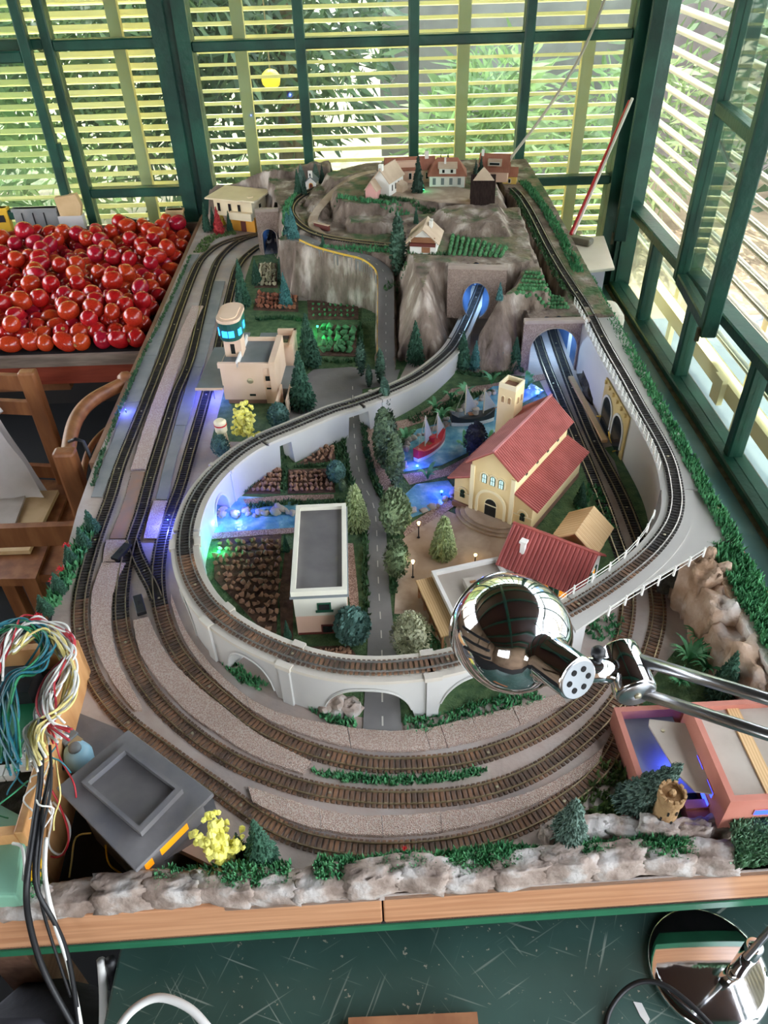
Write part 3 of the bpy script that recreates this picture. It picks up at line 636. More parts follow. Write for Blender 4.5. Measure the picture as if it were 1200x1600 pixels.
# plateau with the cliff road and the mountain track
feat([(-.235,2.36),(-.232,2.19),(-.165,2.145),(-.005,2.075),(.055,2.05),(.12,2.05),(.3,2.3),(.3,2.93),(-.38,2.93),(-.3,2.5)], .146, 5., warp=True, rough=.001)
feat([(.062,1.77),(.11,1.735),(.17,1.725),(.212,1.78),(.228,1.89),(.25,1.93),(.25,2.15),(.03,2.16),(.05,2.0),(.062,1.82)], .172, 2.6)                # left lobe
feat([(.212,1.70),(.30,1.668),(.372,1.66),(.385,1.70),(.50,1.70),(.53,1.9),(.53,2.2),(.3,2.2),(.32,1.90),(.262,1.80)], .165, 2.4)     # right lobe
feat([(.1,1.935),(.215,1.92),(.355,1.90),(.46,1.92),(.5,2.4),(.06,2.35)], .178, 8., rough=.002)                                          # crop and chalet plateau
feat([(.2,2.08),(.34,2.06),(.47,2.06),(.49,2.40),(.17,2.40),(.12,2.28)], .208, 1.2, z0=.10, rough=.014)                                   # rock ridge
feat([(-.1,2.38),(.0,2.33),(.15,2.34),(.36,2.33),(.45,2.38),(.46,2.85),(.0,2.85),(-.16,2.72)], .2, 1.6, z0=.14, rough=.001)               # village plateau
feat([(-.06,2.285),(.12,2.265),(.2,2.3),(.2,2.45),(-.06,2.45)], .172, 3, z0=.14)                                                            # green terraces
feat([(-.25,2.86),(-.36,2.55),(-.27,2.52),(-.225,2.56),(-.2,2.9)], .205, 3., rough=.012)                                                    # tunnel ridge on the left
feat([(-.578,2.875),(-.42,2.88),(-.3,2.82),(-.1,2.80),(-.06,2.945),(-.585,2.945)], lambda x, y: np.clip(.09+(x+.58)*.27, .09, .185), 5., rough=.016)     # back ridge
feat([(-.17,2.42),(-.11,2.40),(-.06,2.62),(-.10,2.78),(-.19,2.70),(-.2,2.55)], .168, 2., z0=.13, rough=.01)                                # rock by the little chapel
feat([(.38,1.705),(.6,1.705),(.6,1.85),(.38,1.85)], .128, 30, warp=False)
# shelf for the right track and its verge
tz = lambda x, y: np.interp(y, [p.y for p in VP3 if p.y > 1.6 and p.x > .4][::1], [p.z for p in VP3 if p.y > 1.6 and p.x > .4])-.001
def shelf():
    global Z
    ys_ = [p.y for p in VP3 if p.y > 1.6 and p.x > .4]; xs_ = [p.x for p in VP3 if p.y > 1.6 and p.x > .4]
    xc = np.interp(Y, ys_, xs_); zz = np.interp(Y, ys_, [p.z for p in VP3 if p.y > 1.6 and p.x > .4])-.001
    m = (X > xc-.028) & (Y > 1.78); Z = np.where(m, zz, Z)
    m = (X > xc-.05) & (X <= xc-.028) & (Y > 1.9); Z = np.where(m, np.minimum(Z, zz+.012+(xc-.028-X)*3), Z)
shelf()
# cut-outs: valley of the viaduct, mountain track bed, road, tunnel mouths
def carve_path(P, w, dz=0., lift=True):
    global Z
    D = np.full(X.shape, 9.); H = np.zeros(X.shape)
    for p in P:
        d = np.hypot(X-p.x, Y-p.y); m = d < D; D = np.where(m, d, D); H = np.where(m, p.z+dz, H)
    Z = np.where(D < w, H, Z); e = (D >= w) & (D < w+.02); Z = np.where(e, np.minimum(Z, H+(D-w)*4+.004), Z)
    if lift: e = (D >= w) & (D < w+.02); Z = np.where(e, np.maximum(Z, H-(D-w)*3), Z)
carve_path(smooth_path(UPW, .008, 1), .018, -.001)
m = (Y < 1.895) & (poly_sd([(.198,1.6),(.212,1.74),(.222,1.80),(.235,1.9),(.345,1.9),(.30,1.80),(.258,1.70),(.255,1.6)], X, Y) > 0); Z = np.where(m, -.03, Z)
m = poly_sd([(.375,1.6),(.375,1.685),(.53,1.685),(.53,1.6)], X, Y) > 0; Z = np.where(m, -.03, Z)
# cliff road on the plateau and its ramp down
CR = [G(448,372,.147), G(470,372,.147), G(500,385,.146), G(540,396,.14), G(575,405,.134), G(600,425,.118), G(603,450,.095), G(603,480,.07), G(603,520,.035), G(603,560,.008), G(603,585,.001)]
CRs = smooth_path(CR, .008, 1); carve_path(CRs, .026, -.001, False)
ramp_m = poly_sd([(p.x-.028, p.y) for p in CRs if p.y < 2.07]+[(p.x+.03, p.y) for p in CRs if p.y < 2.07][::-1], X, Y) > 0
UR = [G(510,372,.149), G(492,358,.15), G(490,340,.155), G(505,318,.168), G(530,292,.186), G(560,274,.198), G(590,268,.201)]
URs = smooth_path(UR, .008, 1); carve_path(URs, .017, -.001)
nr = np.zeros(X.shape); gyy, gxx = np.gradient(Z, STEP); sl = np.hypot(gxx, gyy)
rockm = (sl > .8) & (Z > .004); Zr = Z+np.where(rockm, nz2*.006+nz1*.004, nz2*.0012)
near = np.zeros(X.shape, bool)
for P in (CRs, URs, smooth_path(UPW, .008, 1)):
    for p in P: near |= np.hypot(X-p.x, Y-p.y) < .02
Z = np.where(near, Z, Zr)
tm = MB(); idm = -np.ones(X.shape, int); NY, NX = X.shape
keep = np.zeros(X.shape, bool)
up = Z > -.015
for i in range(NY-1):
    for j in range(NX-1):
        if up[i, j] or up[i+1, j] or up[i, j+1] or up[i+1, j+1]: keep[i:i+2, j:j+2] = True
for i in range(NY):
    for j in range(NX):
        if keep[i, j]: idm[i, j] = len(tm.v); tm.v.append((X[i, j], Y[i, j], max(Z[i, j], -.004)))
for i in range(NY-1):
    for j in range(NX-1):
        q = (idm[i, j], idm[i, j+1], idm[i+1, j+1], idm[i+1, j])
        if min(q) >= 0: tm.f.append(q)
# open the tunnel mouths
def mouth(cx, cy, rz, hw, d=.05):
    ca, sa = math.cos(rz), math.sin(rz); out = []
    for f in tm.f:
        P = [tm.v[i] for i in f]; mx = sum(p[0] for p in P)/4-cx; my = sum(p[1] for p in P)/4-cy; lx, ly = mx*ca+my*sa, -mx*sa+my*ca
        if abs(lx) < hw and -.03 < ly < d and max(p[2] for p in P)-min(p[2] for p in P) > .012: continue
        out.append(f)
    tm.f = out
mouth(.283, 1.895, math.radians(-9), .042); mouth(.45, 1.69, 0, .062); mouth(-.312, 2.52, 0, .03, .06)
# rock on the steep faces, moss on the flats: by surface steepness
def terrain_mat():
    m = mat('mountain', (104,88,76), (206,192,178), rough=.9, scale=20, c3=(140,122,108), bump=.8, bscale=60, contrast=(.34,.72), stretch=(1,1,.5)); n = m.node_tree.nodes; l = m.node_tree.links; b = n['Principled BSDF']
    old = b.inputs['Base Color'].links[0].from_socket
    g = n.new('ShaderNodeNewGeometry'); sp = n.new('ShaderNodeSeparateXYZ'); l.new(g.outputs['True Normal'], sp.inputs[0])
    nz = n.new('ShaderNodeTexNoise'); nz.inputs['Scale'].default_value = 9; nz.inputs['Detail'].default_value = 5
    ad = n.new('ShaderNodeMath'); ad.operation = 'MULTIPLY_ADD'; l.new(nz.outputs[0], ad.inputs[0]); ad.inputs[1].default_value = .9; l.new(sp.outputs[2], ad.inputs[2])
    mr = n.new('ShaderNodeMapRange'); mr.inputs[1].default_value = 1.40; mr.inputs[2].default_value = 1.50; l.new(ad.outputs[0], mr.inputs[0])
    gr = n.new('ShaderNodeValToRGB'); gr.color_ramp.elements[0].color = lin((76,102,62)); gr.color_ramp.elements[1].color = lin((136,124,96)); gr.color_ramp.elements[0].position = .4; gr.color_ramp.elements[1].position = .62
    n2 = n.new('ShaderNodeTexNoise'); n2.inputs['Scale'].default_value = 26; l.new(n2.outputs[0], gr.inputs[0])
    mx = n.new('ShaderNodeMix'); mx.data_type = 'RGBA'; l.new(mr.outputs[0], mx.inputs[0]); l.new(old, mx.inputs[6]); l.new(gr.outputs[0], mx.inputs[7]); l.new(mx.outputs[2], b.inputs['Base Color'])
    return m
terrain_mat()
mtn = tag(tm.build('mountain', 'mountain', smooth=True), 'rocky plaster mountain with mossy tops filling the far end of the layout', 'mountain')
def zt_at(x, y):
    j = int(round((x-gx[0])/STEP)); i = int(round((y-gy_[0])/STEP))
    return float(Z[min(max(i, 0), NY-1), min(max(j, 0), NX-1)])
# roads on the mountain
def ribbon(name, label, cat, P, w, m, dz=.001, group=None):
    N = normals(P); return tag(MB().strip([p-n*w+Vector((0, 0, dz)) for p, n in zip(P, N)], [p+n*w+Vector((0, 0, dz)) for p, n in zip(P, N)]).build(name, m), label, cat, group)
cr = thing('cliff_road', 'grey road ramp descending from the cliff beside the yellow guard rail', 'road', (0, 0, 0)); N = normals(CRs)
rw = MB()
for p, n in zip(CRs, N):
    for q, z in ((p-n*.022, .001), (p+n*.022, .001), (p+n*.023, -.03), (p-n*.023, -.03)): rw.v.append((q.x, q.y, max(p.z+z, -.002) if z < 0 else p.z+z))
for k in range(len(CRs)-1):
    o = k*4; rw.f += [(o, o+4, o+5, o+1), (o+1, o+5, o+6, o+2), (o+3, o+7, o+4, o)]
rw.build('roadway', 'asphalt', cr)
cr['label'] = 'grey road ramp descending from the cliff beside the yellow guard rail'
for k in range(12, len(CRs)-2, 4):
    p, q = CRs[k], CRs[k+1]; n = N[k]; mb = MB(); e = Vector((0, 0, .0016)); mb.v = [tuple(a+e) for a in (p-n*.0007, p+n*.0007, q+n*.0007, q-n*.0007)]; mb.f = [(0, 1, 2, 3)]; mb.build('dash', 'dash_white', cr)
# side walls of the ramp
rwall = MB(); low = [k for k in range(len(CRs)) if CRs[k].y < 2.07]
for k in low:
    for s in (-1, 1):
        q = CRs[k]+N[k]*.0222*s; rwall.v += [(q.x, q.y, CRs[k].z+.0005), (q.x, q.y, -.002)]
for k in range(len(low)-1):
    o = k*4; rwall.f += [(o, o+1, o+5, o+4), (o+2, o+6, o+7, o+3)]
rwall.build('ramp_wall', 'rock', cr)
ribbon('mountain_road', 'pale dirt road climbing from the level crossing to the village', 'road', URs, .014, 'plaza', .0015)
gr_ = thing('guard_rail', 'yellow guard rail along the cliff edge and down the road ramp', 'guard rail', (0, 0, 0))
side = 1 if (CRs[len(CRs)//2]+N[len(CRs)//2]*.02).x < CRs[len(CRs)//2].x else -1
GP = [p+n*.0225*side for p, n in zip(CRs, N)][8:-4]
mb = MB()
for p in GP: mb.v += [tuple(p+Vector((0, 0, .003))), tuple(p+Vector((0, 0, .0085))), tuple(p+Vector((.0012, .0012, .0085))), tuple(p+Vector((.0012, .0012, .003)))]
for k in range(len(GP)-1):
    for a in range(4): mb.f.append((k*4+a, k*4+4+a, k*4+4+(a+1) % 4, k*4+(a+1) % 4))
mb.build('beam', 'yellow_rail', gr_)
pm = MB().cbox((0, 0, .003), (.0015, .0015, .01)).mesh('post', 'yellow_rail')
for p in GP[::4]: inst('post', pm, gr_, tuple(p))
# ---------------------------------------------------------------- tunnel portals
mat('portal_stone', (156,134,122), (182,160,146), rough=.9, scale=240, kind='voronoi', bump=.5, contrast=(.1,.8))
mat('portal_cap', (168,150,138), (182,166,152), rough=.8, scale=20)
mat('liner_blue', (60,84,118), (96,124,160), rough=.25, scale=5, stretch=(1,.3,1))
def portal(label, c, rz, w, h, hole, z0, liner=.22, cap=.009, d=.012):
    """flat stone face with an arched hole; hole = list of (x, z) outline, from left foot over the crown to the right foot"""
    t = thing('tunnel_portal', label, 'tunnel portal', c, rz, 'tunnel portals')
    n = len(hole); mb = MB()
    out = []
    for (x, z) in hole:
        k = (x-hole[0][0])/(hole[-1][0]-hole[0][0]); ang = math.atan2(z-h*.3, x)
        ox = max(-w/2, min(w/2, x*9)); oz = h if z > h*.30 else z
        out.append((ox if abs(x) > .004 else x*5, oz))
    out[0] = (-w/2, hole[0][1]); out[-1] = (w/2, hole[-1][1])
    for y in (0, d):
        mb.v += [(x, y, z) for x, z in hole]+[(x, y, z) for x, z in out]
    for k in range(n-1):
        mb.f += [(k, k+1, n+k+1, n+k), (2*n+k, 3*n+k, 3*n+k+1, 2*n+k+1), (k, 2*n+k, 2*n+k+1, k+1)]
    mb.build('face', 'portal_stone', t)
    MB().box(-w/2, w/2, -.004, d, h, h+cap).build('capstone', 'portal_cap', t)
    mb = MB(); mb.tube([(x, -.001, z) for x, z in hole], .0018, 5); mb.build('arch_ring', 'portal_cap', t)
    mb = MB(); mb.v = [(x, d*.5, z) for x, z in hole]+[(x, liner, z) for x, z in hole]
    mb.f = [(k, k+1, n+k+1, n+k) for k in range(n-1)]+[tuple(range(n, 2*n))]
    mb.build('tunnel_lining', 'liner_blue', t, True)
    L = bpy.data.objects.new('tunnel_light', bpy.data.lights.new('tunnel_light', 'POINT')); COL.objects.link(L); L.parent = t
    L.location = (0, .07, h*.62); L.data.energy = .1; L.data.color = (.45, .7, 1); L.data.shadow_soft_size = .006
    MB().blob((0, .07, h*.62+.012), .004, 0, 0, 1).build('bulb', 'led_white', t)
    return t
mat('led_white', (255,255,255), emit=(210,235,255), estr=8)
def arch_pts(hw, z0, zs, n=20, r=None): return [(-hw, z0)]+[(-hw*math.cos(math.pi*k/n), zs+(r or hw)*math.sin(math.pi*k/n)) for k in range(n+1)]+[(hw, z0)]
hole1 = [(-.012, .0)]+[(.036*math.sin(a), .05-.05*math.cos(a)) for a in [-.35-k*(2*math.pi-.7)/28 for k in range(29)]]+[(.012, .0)]
portal('round blue lit tunnel mouth high in the mountain where the viaduct enters', (.283, 1.895, .046), math.radians(-9), .15, .135, hole1, 0, .2)
portal('wide blue lit double track tunnel mouth below the right terrace', (.45, 1.69, 0), math.radians(-2), .155, .125, arch_pts(.058, 0, .055), 0, .22)
portal('narrow blue lit tunnel mouth beside the cream villa', (-.312, 2.52, 0), math.radians(0), .075, .14, arch_pts(.024, 0, .062), 0, .2)
# ================================================================ buildings
mat('church_wall', (232,208,154), (240,218,168), rough=.6, scale=12)
mat('church_trim', (240,226,188), rough=.6)
mat('roof_red', (152,68,60), (170,84,76), rough=.55, scale=30)
mat('roof_red_dark', (150,66,60), (172,82,74), rough=.5, scale=20)
mat('roof_pink', (196,128,128), rough=.5)
mat('plinth', (136,100,84), (150,112,94), rough=.7, scale=30)
mat('pane_lit', (210,240,238), rough=.2, emit=(190,235,235), estr=.12)
mat('pane_dark', (30,34,34), rough=.15)
mat('pane_orange', (250,170,30), rough=.4, emit=(255,150,20), estr=.14)
mat('pane_blue', (40,70,255), rough=.3, emit=(40,60,255), estr=1.2)
mat('pane_cyan', (40,120,255), rough=.3, emit=(40,130,255), estr=.9)
mat('frame_green', (24,78,56), rough=.5); mat('frame_red', (104,44,34), rough=.6)
mat('peach', (226,194,164), (234,204,178), rough=.6, scale=14)
mat('roof_grey', (104,112,114), (124,130,132), rough=.6, scale=12)
mat('cab_green', (30,84,72), rough=.4)
mat('cream', (216,212,194), (224,220,204), rough=.6, scale=10); mat('salmon', (224,184,160), rough=.65)
mat('roof_charcoal', (96,92,92), (110,106,104), rough=.85, scale=20)
mat('house_white', (226,222,214), (238,234,226), rough=.6, scale=20)
mat('wood_light', (206,166,112), (224,188,138), rough=.6, scale=10, stretch=(8,1,1), kind='wave')
mat('wood_brown', (140,92,60), (166,116,78), rough=.6, scale=20)
mat('pink_wall', (182,112,94), (194,126,108), rough=.65, scale=18)
mat('pink_pale', (222,164,156), rough=.65)
mat('cardboard', (176,164,150), (188,178,164), rough=.85, scale=20)
mat('dark_station', (100,99,102), (122,119,119), rough=.7, scale=18, c3=(110,107,107), bump=.1)
mat('roof_terracotta', (150,92,70), (166,108,84), rough=.7, scale=30)
mat('roof_tan', (190,164,138), (204,180,154), rough=.7, scale=30)
mat('roof_black', (44,34,32), (60,48,44), spec=.05, rough=1., scale=60, stretch=(6,1,1))
mat('yellow_wall', (228,190,96), rough=.6); mat('orange_wall', (232,160,50), rough=.6)
mat('villa_wall', (222,200,160), (232,212,174), rough=.6, scale=20)
mat('stone_tower', (146,112,74), (178,144,100), rough=.85, scale=40, bump=.4, bscale=120)
mat('red_paint', (206,40,40), rough=.4)
UPV = Vector((0, 0, 1))
def ring(parent, name, m, x0, x1, y0, y1, t, z0, z1, M=None):
    for b in ((x0, x1, y0, y0+t), (x0, x1, y1-t, y1), (x0, x0+t, y0+t, y1-t), (x1-t, x1, y0+t, y1-t)): MB().box(*b, z0, z1, M).build(name, m, parent)
def face(o, right):
    r = Vector(right).normalized(); out = r.cross(UPV); M = Matrix.Identity(4)
    for i in range(3): M[i][0] = r[i]; M[i][1] = -out[i]; M[i][2] = UPV[i]; M[i][3] = o[i]
    return M
def outline(w, h, arched, n=8):
    if not arched: return [(-w/2, 0), (w/2, 0), (w/2, h), (-w/2, h)]
    return [(-w/2, 0), (w/2, 0)]+[(w/2*math.cos(math.pi*k/n), h-w/2+w/2*math.sin(math.pi*k/n)) for k in range(n+1)]
def wnd(parent, M, a, z, w, h, mf, mp, arched=False, fr=.0015, name='window', d=.0014, cross=False):
    T = M @ Matrix.Translation((a, 0, z)); f = MB().extr(outline(w, h, arched), -d, .0004, 'y', T).build(name, mf, parent)
    MB().extr([(p[0]*(1-2*fr/w), fr+p[1]*(1-2*fr/h)) for p in outline(w, h, arched)], -d-.0005, -d+.0002, 'y', T).build('pane', mp, f)
    if cross:
        MB().box(-.0004, .0004, -d-.001, -d, fr, h-fr, T).box(-w/2+fr, w/2-fr, -d-.001, -d, h*.5, h*.5+.0007, T).build('glazing_bar', mf, f)
    return f
def rib_roof(parent, x0, x1, ya, za, yb, zb, m, pitch=.0045, amp=.0009, th=.0022, name='roof_slope'):
    """slope from the ridge line (ya, za) to the eave (yb, zb); ribs run down the slope"""
    n = max(2, int((x1-x0)/pitch)); P = Vector((0, yb-ya, zb-za)); nn = Vector((0, -(zb-za), yb-ya)).normalized()
    if nn.z < 0: nn = -nn
    mb = MB(); xs = []
    for k in range(n):
        a = x0+(x1-x0)*k/n; s = (x1-x0)/n; xs += [(a, 0), (a+s*.25, 1), (a+s*.6, 1), (a+s*.8, 0)]
    xs.append((x1, 0))
    for x, u in xs:
        for (y, z) in ((ya, za), (yb, zb)): q = Vector((x, y, z))+nn*amp*u; mb.v += [tuple(q), tuple(Vector((x, y, z))-nn*th)]
    for k in range(len(xs)-1):
        o = k*4; mb.f += [(o, o+2, o+6, o+4), (o+1, o+5, o+7, o+3), (o+2, o+3, o+7, o+6), (o, o+4, o+5, o+1)]
    e = (len(xs)-1)*4; mb.f += [(0, 1, 3, 2), (e, e+2, e+3, e+1)]
    return mb.build(name, m, parent)
def gable(parent, L, w, h, hr, mw, mr, over=.006, pitch=.005, amp=.0006, name='walls', ridge=True, x0=None):
    """body with its ridge along x"""
    a, b = (-L/2, L/2); MB().extr([(-w/2, 0), (w/2, 0), (w/2, h), (0, hr), (-w/2, h)], a, b, 'x').build(name, mw, parent)
    k = (hr-h)/(w/2)
    for s in (-1, 1): rib_roof(parent, a-over, b+over, 0, hr+.0022, s*(w/2+over), h-over*k+.0022, mr, pitch, amp)
    if ridge: MB().box(a-over, b+over, -.002, .002, hr+.001, hr+.0042).build('ridge_cap', mr, parent)
# ---- church
c = thing('church', 'large cream church with red ribbed roofs and a square bell tower', 'building', (.284, 1.206, .0015), math.radians(53))
Lc, hn, ha = .11, .045, .0825
MB().extr([(-hn, 0), (hn, 0), (hn, .122), (0, .158), (-hn, .122)], -Lc, Lc, 'x').build('nave', 'church_wall', c)
for s in (-1, 1):
    y0, y1 = sorted((s*hn, s*ha)); MB().extr([(s*hn, 0), (s*ha, 0), (s*ha, .064), (s*hn, .082)][::s], -Lc+.004, Lc, 'x').build('aisle', 'church_wall', c)
    rib_roof(c, -Lc-.008, Lc+.006, 0, .1625, s*.054, .119, 'roof_red', .0056, .0019)
    rib_roof(c, -Lc-.002, Lc+.006, s*(hn+.0002), .0855, s*(ha+.013), .0625, 'roof_red', .0056, .0019, name='aisle_roof')
    f = face((0, s*hn, 0), (-s, 0, 0))
    for k in range(4): wnd(c, f, -.066+.044*k, .099, .006, .012, 'frame_green', 'pane_dark', name='clerestory_window')
    MB().box(-Lc-.001, Lc+.001, *sorted((s*hn, s*(ha+.0012))), 0, .012).build('plinth', 'plinth', c)
MB().box(-Lc-.008, Lc+.006, -.0022, .0022, .1622, .1652).build('ridge_cap', 'roof_pink', c)
ff = face((-Lc, 0, 0), (0, -1, 0))
def arch_band(parent, M, a, z, r0, r1, d, m, name, n=12, leg=0.):
    pts = [(a-r1, z-leg)]+[(a-r1*math.cos(math.pi*k/n), z+r1*math.sin(math.pi*k/n)) for k in range(n+1)]+[(a+r1, z-leg)]
    inn = [(a-r0, z-leg)]+[(a-r0*math.cos(math.pi*k/n), z+r0*math.sin(math.pi*k/n)) for k in range(n+1)]+[(a+r0, z-leg)]
    mb = MB(); N = len(pts)
    for y in (-d, 0): mb.v += [tuple(M @ Vector((p[0], y, p[1]))) for p in pts]+[tuple(M @ Vector((p[0], y, p[1]))) for p in inn]
    for k in range(N-1): mb.f += [(k, N+k, N+k+1, k+1), (k, k+1, 2*N+k+1, 2*N+k), (N+k, 3*N+k, 3*N+k+1, N+k+1)]
    mb.f += [(0, 2*N, 3*N, N), (N-1, 2*N-1, 4*N-1, 3*N-1)]
    return mb.build(name, m, parent)
for a in (-.0175, 0, .0175):
    wnd(c, ff, a, .083, .0095, .021, 'frame_green', 'pane_lit', True, .001, cross=True); arch_band(c, ff, a, .098, .0068, .009, .0022, 'church_trim', 'window_arch', leg=.014)
arch_band(c, ff, 0, .040, .027, .032, .003, 'church_trim', 'portal_arch', leg=.040)
wnd(c, ff, 0, .008, .026, .044, 'church_trim', 'pane_dark', True, .0012, name='doorway')
MB().box(-.012, .012, -.0028, -.0016, .036, .038, ff).build('door_lintel', 'church_trim', c)
for a in (-.042, .042): MB().box(a-.004, a+.004, -.003, 0, .0, .114, ff).build('pilaster', 'church_trim', c)
fa = face((-Lc+.004, 0, 0), (0, -1, 0))
for a in (-.064, .064):
    wnd(c, fa, a, .026, .010, .018, 'frame_green', 'pane_dark', True, .001, cross=True); arch_band(c, fa, a, .040, .0085, .011, .002, 'church_trim', 'window_arch')
    MB().box(a-.0185, a+.0185, -.0018, 0, .036, .038, fa).build('string_course', 'church_trim', c)
for k, (r, z) in enumerate(((.072, .004), (.062, .008), (.052, .012))):
    p = [(-r*.85*math.sin(math.pi*q/10)*.72, -r*math.cos(math.pi*q/10)) for q in range(11)]; MB().prism([(-Lc+x, y) for x, y in p], z-.003 if k else 0, z).build('step', 'plaza', c)
tw = Matrix.Translation((.072, .066, 0)); q = .0185
tow = MB().box(-q, q, -q, q, 0, .184, tw).build('bell_tower', 'church_wall', c)
ring(tow, 'parapet', 'church_trim', -q, q, -q, q, .003, .184, .194, tw)
MB().box(-q+.003, q-.003, -q+.003, q-.003, .184, .1845, tw).build('tower_roof', 'plinth', tow)
for o, r in (((.072-q, .066, 0), (0, -1, 0)), ((.072, .066-q, 0), (1, 0, 0))):
    for a in (-.007, .007): wnd(tow, face(o, r), a, .154, .0075, .015, 'church_trim', 'stone_tower', True, .0008, name='bell_opening')
# ---- red roof house
h = thing('cottage', 'white house with burgundy ribbed roof and orange lit windows', 'building', (.296, .948, .0022), math.radians(-35), 'houses around the plaza')
gable(h, .135, .104, .054, .097, 'house_white', 'roof_red_dark', .008, .007, .0016)
MB().box(-.045, -.037, -.035, -.027, .07, .094).box(-.047, -.035, -.037, -.025, .094, .098).build('chimney', 'house_white', h)
f = face((0, -.052, 0), (1, 0, 0))
for a in (-.028, .012, .045):
    wnd(h, f, a, .028, .015, .017, 'house_white', 'pane_orange', cross=True)
    for s in (-1, 1): MB().box(a+s*.0115-.0035, a+s*.0115+.0035, -.002, 0, .027, .046, f).build('shutter', 'frame_green', h)
wnd(h, f, -.052, .004, .014, .032, 'house_white', 'wood_brown', name='door')
f = face((.0675, 0, 0), (0, 1, 0))
for a in (-.026, .02):
    wnd(h, f, a, .026, .014, .018, 'house_white', 'pane_orange')
    for s in (-1, 1): MB().box(a+s*.011-.0035, a+s*.011+.0035, -.002, 0, .025, .045, f).build('shutter', 'frame_green', h)
MB().box(.07, .115, -.04, .04, 0, .004).build('terrace_slab', 'cardboard', h)
# ---- little wooden hut
h = thing('wooden_hut', 'plain light wooden hut tucked between the church and the burgundy roof', 'building', (.368, 1.025, .0015), math.radians(55), 'houses around the plaza')
gable(h, .072, .068, .044, .07, 'wood_light', 'wood_light', .009, .009, .0006, ridge=False)
wnd(h, face((-.036, 0, 0), (0, -1, 0)), 0, 0, .018, .03, 'wood_brown', 'pane_dark', name='door')
# ---- flat restaurant with pergola
h = thing('restaurant', 'low flat-roofed white restaurant with a wooden veranda behind the lamp', 'building', (.155, .90, .0022), math.radians(14))
Bx('walls', 'house_white', h, -.052, .062, -.075, .045, 0, .04); Bx('flat_roof', 'cardboard', h, -.05, .06, -.073, .043, .04, .042)
ring(h, 'parapet', 'house_white', -.055, .065, -.079, .047, .006, .04, .05)
Bx('roof_hatch', 'cardboard', h, -.012, .022, -.035, .01, .042, .054); Bx('hatch_handle', 'wood_brown', h, -.004, .006, -.004, .0, .054, .0555)
vr = Bx('veranda_roof', 'wood_light', h, -.083, -.053, -.085, .045, .035, .0375)
for y in (-.08, -.05, -.02, .01, .04): Bx('veranda_post', 'wood_brown', h, -.08, -.0765, y-.0018, y+.0018, 0, .035)
Bx('veranda_rail', 'wood_brown', h, -.0795, -.0775, -.08, .04, .013, .0155)
for y in (-.05, -.01, .025): wnd(h, face((-.052, y, 0), (0, -1, 0)), 0, .004, .016, .026, 'wood_brown', 'pane_dark', name='door')
# ---- cream block with grey flat roof
b = thing('flat_block', 'cream two-storey block with charcoal flat roof beside the fields', 'building', (-.094, .955, .001), math.radians(.8))
Bx('ground_storey', 'salmon', b, -.041, .041, -.106, .104, 0, .042); Bx('upper_storey', 'cream', b, -.0415, .0415, -.1065, .1045, .042, .09)
Bx('grey_cornice', 'roof_grey', b, -.046, .046, -.111, .109, .086, .09); Bx('flat_roof', 'roof_charcoal', b, -.038, .038, -.10, .1, .09, .092)
ring(b, 'parapet', 'cream', -.044, .044, -.109, .107, .0075, .09, .1)
f = face((0, -.1065, 0), (1, 0, 0)); wnd(b, f, .006, .054, .022, .017, 'frame_green', 'pane_dark', fr=.0025); MB().box(-.008, .02, -.003, 0, .0515, .0545, f).build('window_sill', 'frame_green', b)
f = face((0, -.106, 0), (1, 0, 0)); wnd(b, f, .008, .0, .02, .02, 'frame_red', 'pane_dark', fr=.0025, name='door'); MB().box(-.04, .04, -.002, 0, 0, .003, f).build('base_trim', 'frame_red', b)
for y in (-.06, 0, .06):
    wnd(b, face((.0415, 0, 0), (0, 1, 0)), y, .054, .02, .017, 'frame_green', 'pane_dark', fr=.002); wnd(b, face((-.0415, 0, 0), (0, -1, 0)), y, .054, .02, .017, 'frame_green', 'pane_dark', fr=.002)
# ---- peach station with control tower
b = thing('station', 'peach modern station with grey roofs and a rounded blue lit control cabin', 'building', (-.282, 1.575, .001), math.radians(-4))
Bx('main_block', 'peach', b, -.062, .036, 0, .13, .012, .098); Bx('brick_base', 'plinth', b, -.055, .034, .003, .12, 0, .012)
Bx('side_block', 'peach', b, .036, .062, .003, .13, 0, .092); Bx('end_wall', 'peach', b, .052, .066, -.004, .132, 0, .112)
Bx('main_roof', 'roof_grey', b, -.018, .05, .006, .128, .098, .1); Bx('left_roof', 'roof_grey', b, -.06, -.02, .004, .17, .098, .1)
for q in ((-.066, -.016, -.003, .006), (-.018, .052, -.003, .004), (-.018, .052, .124, .131)): Bx('parapet', 'peach', b, *q, .096, .108)
Bx('roof_divider', 'house_white', b, -.022, -.018, -.003, .131, .098, .114)
Bx('canopy', 'roof_grey', b, -.122, -.06, -.012, .19, .046, .05); Bx('canopy_edge', 'peach', b, -.124, -.06, -.015, -.012, .045, .0505)
tb = MB().box(-.056, -.016, .045, .085, .1, .152).build('tower_base', 'peach', b)
wnd(tb, face((-.036, .045, 0), (1, 0, 0)), 0, .108, .011, .026, 'peach', 'pane_dark', fr=.0006, name='door')
def stadium(cx, cy, r, l, n=10): return [(cx+r*math.cos(math.pi*k/n), cy+l+r*math.sin(math.pi*k/n)) for k in range(n+1)]+[(cx-r*math.cos(math.pi*k/n), cy-l-r*math.sin(math.pi*k/n)) for k in range(n+1)]
cb = MB().prism(stadium(-.036, .070, .025, .024), .150, .193).build('cabin', 'cab_green', b)
MB().prism(stadium(-.036, .070, .027, .025), .193, .2).build('cabin_roof', 'peach', cb); MB().prism(stadium(-.036, .070, .019, .022), .2, .2025).build('roof_panel', 'peach', cb)
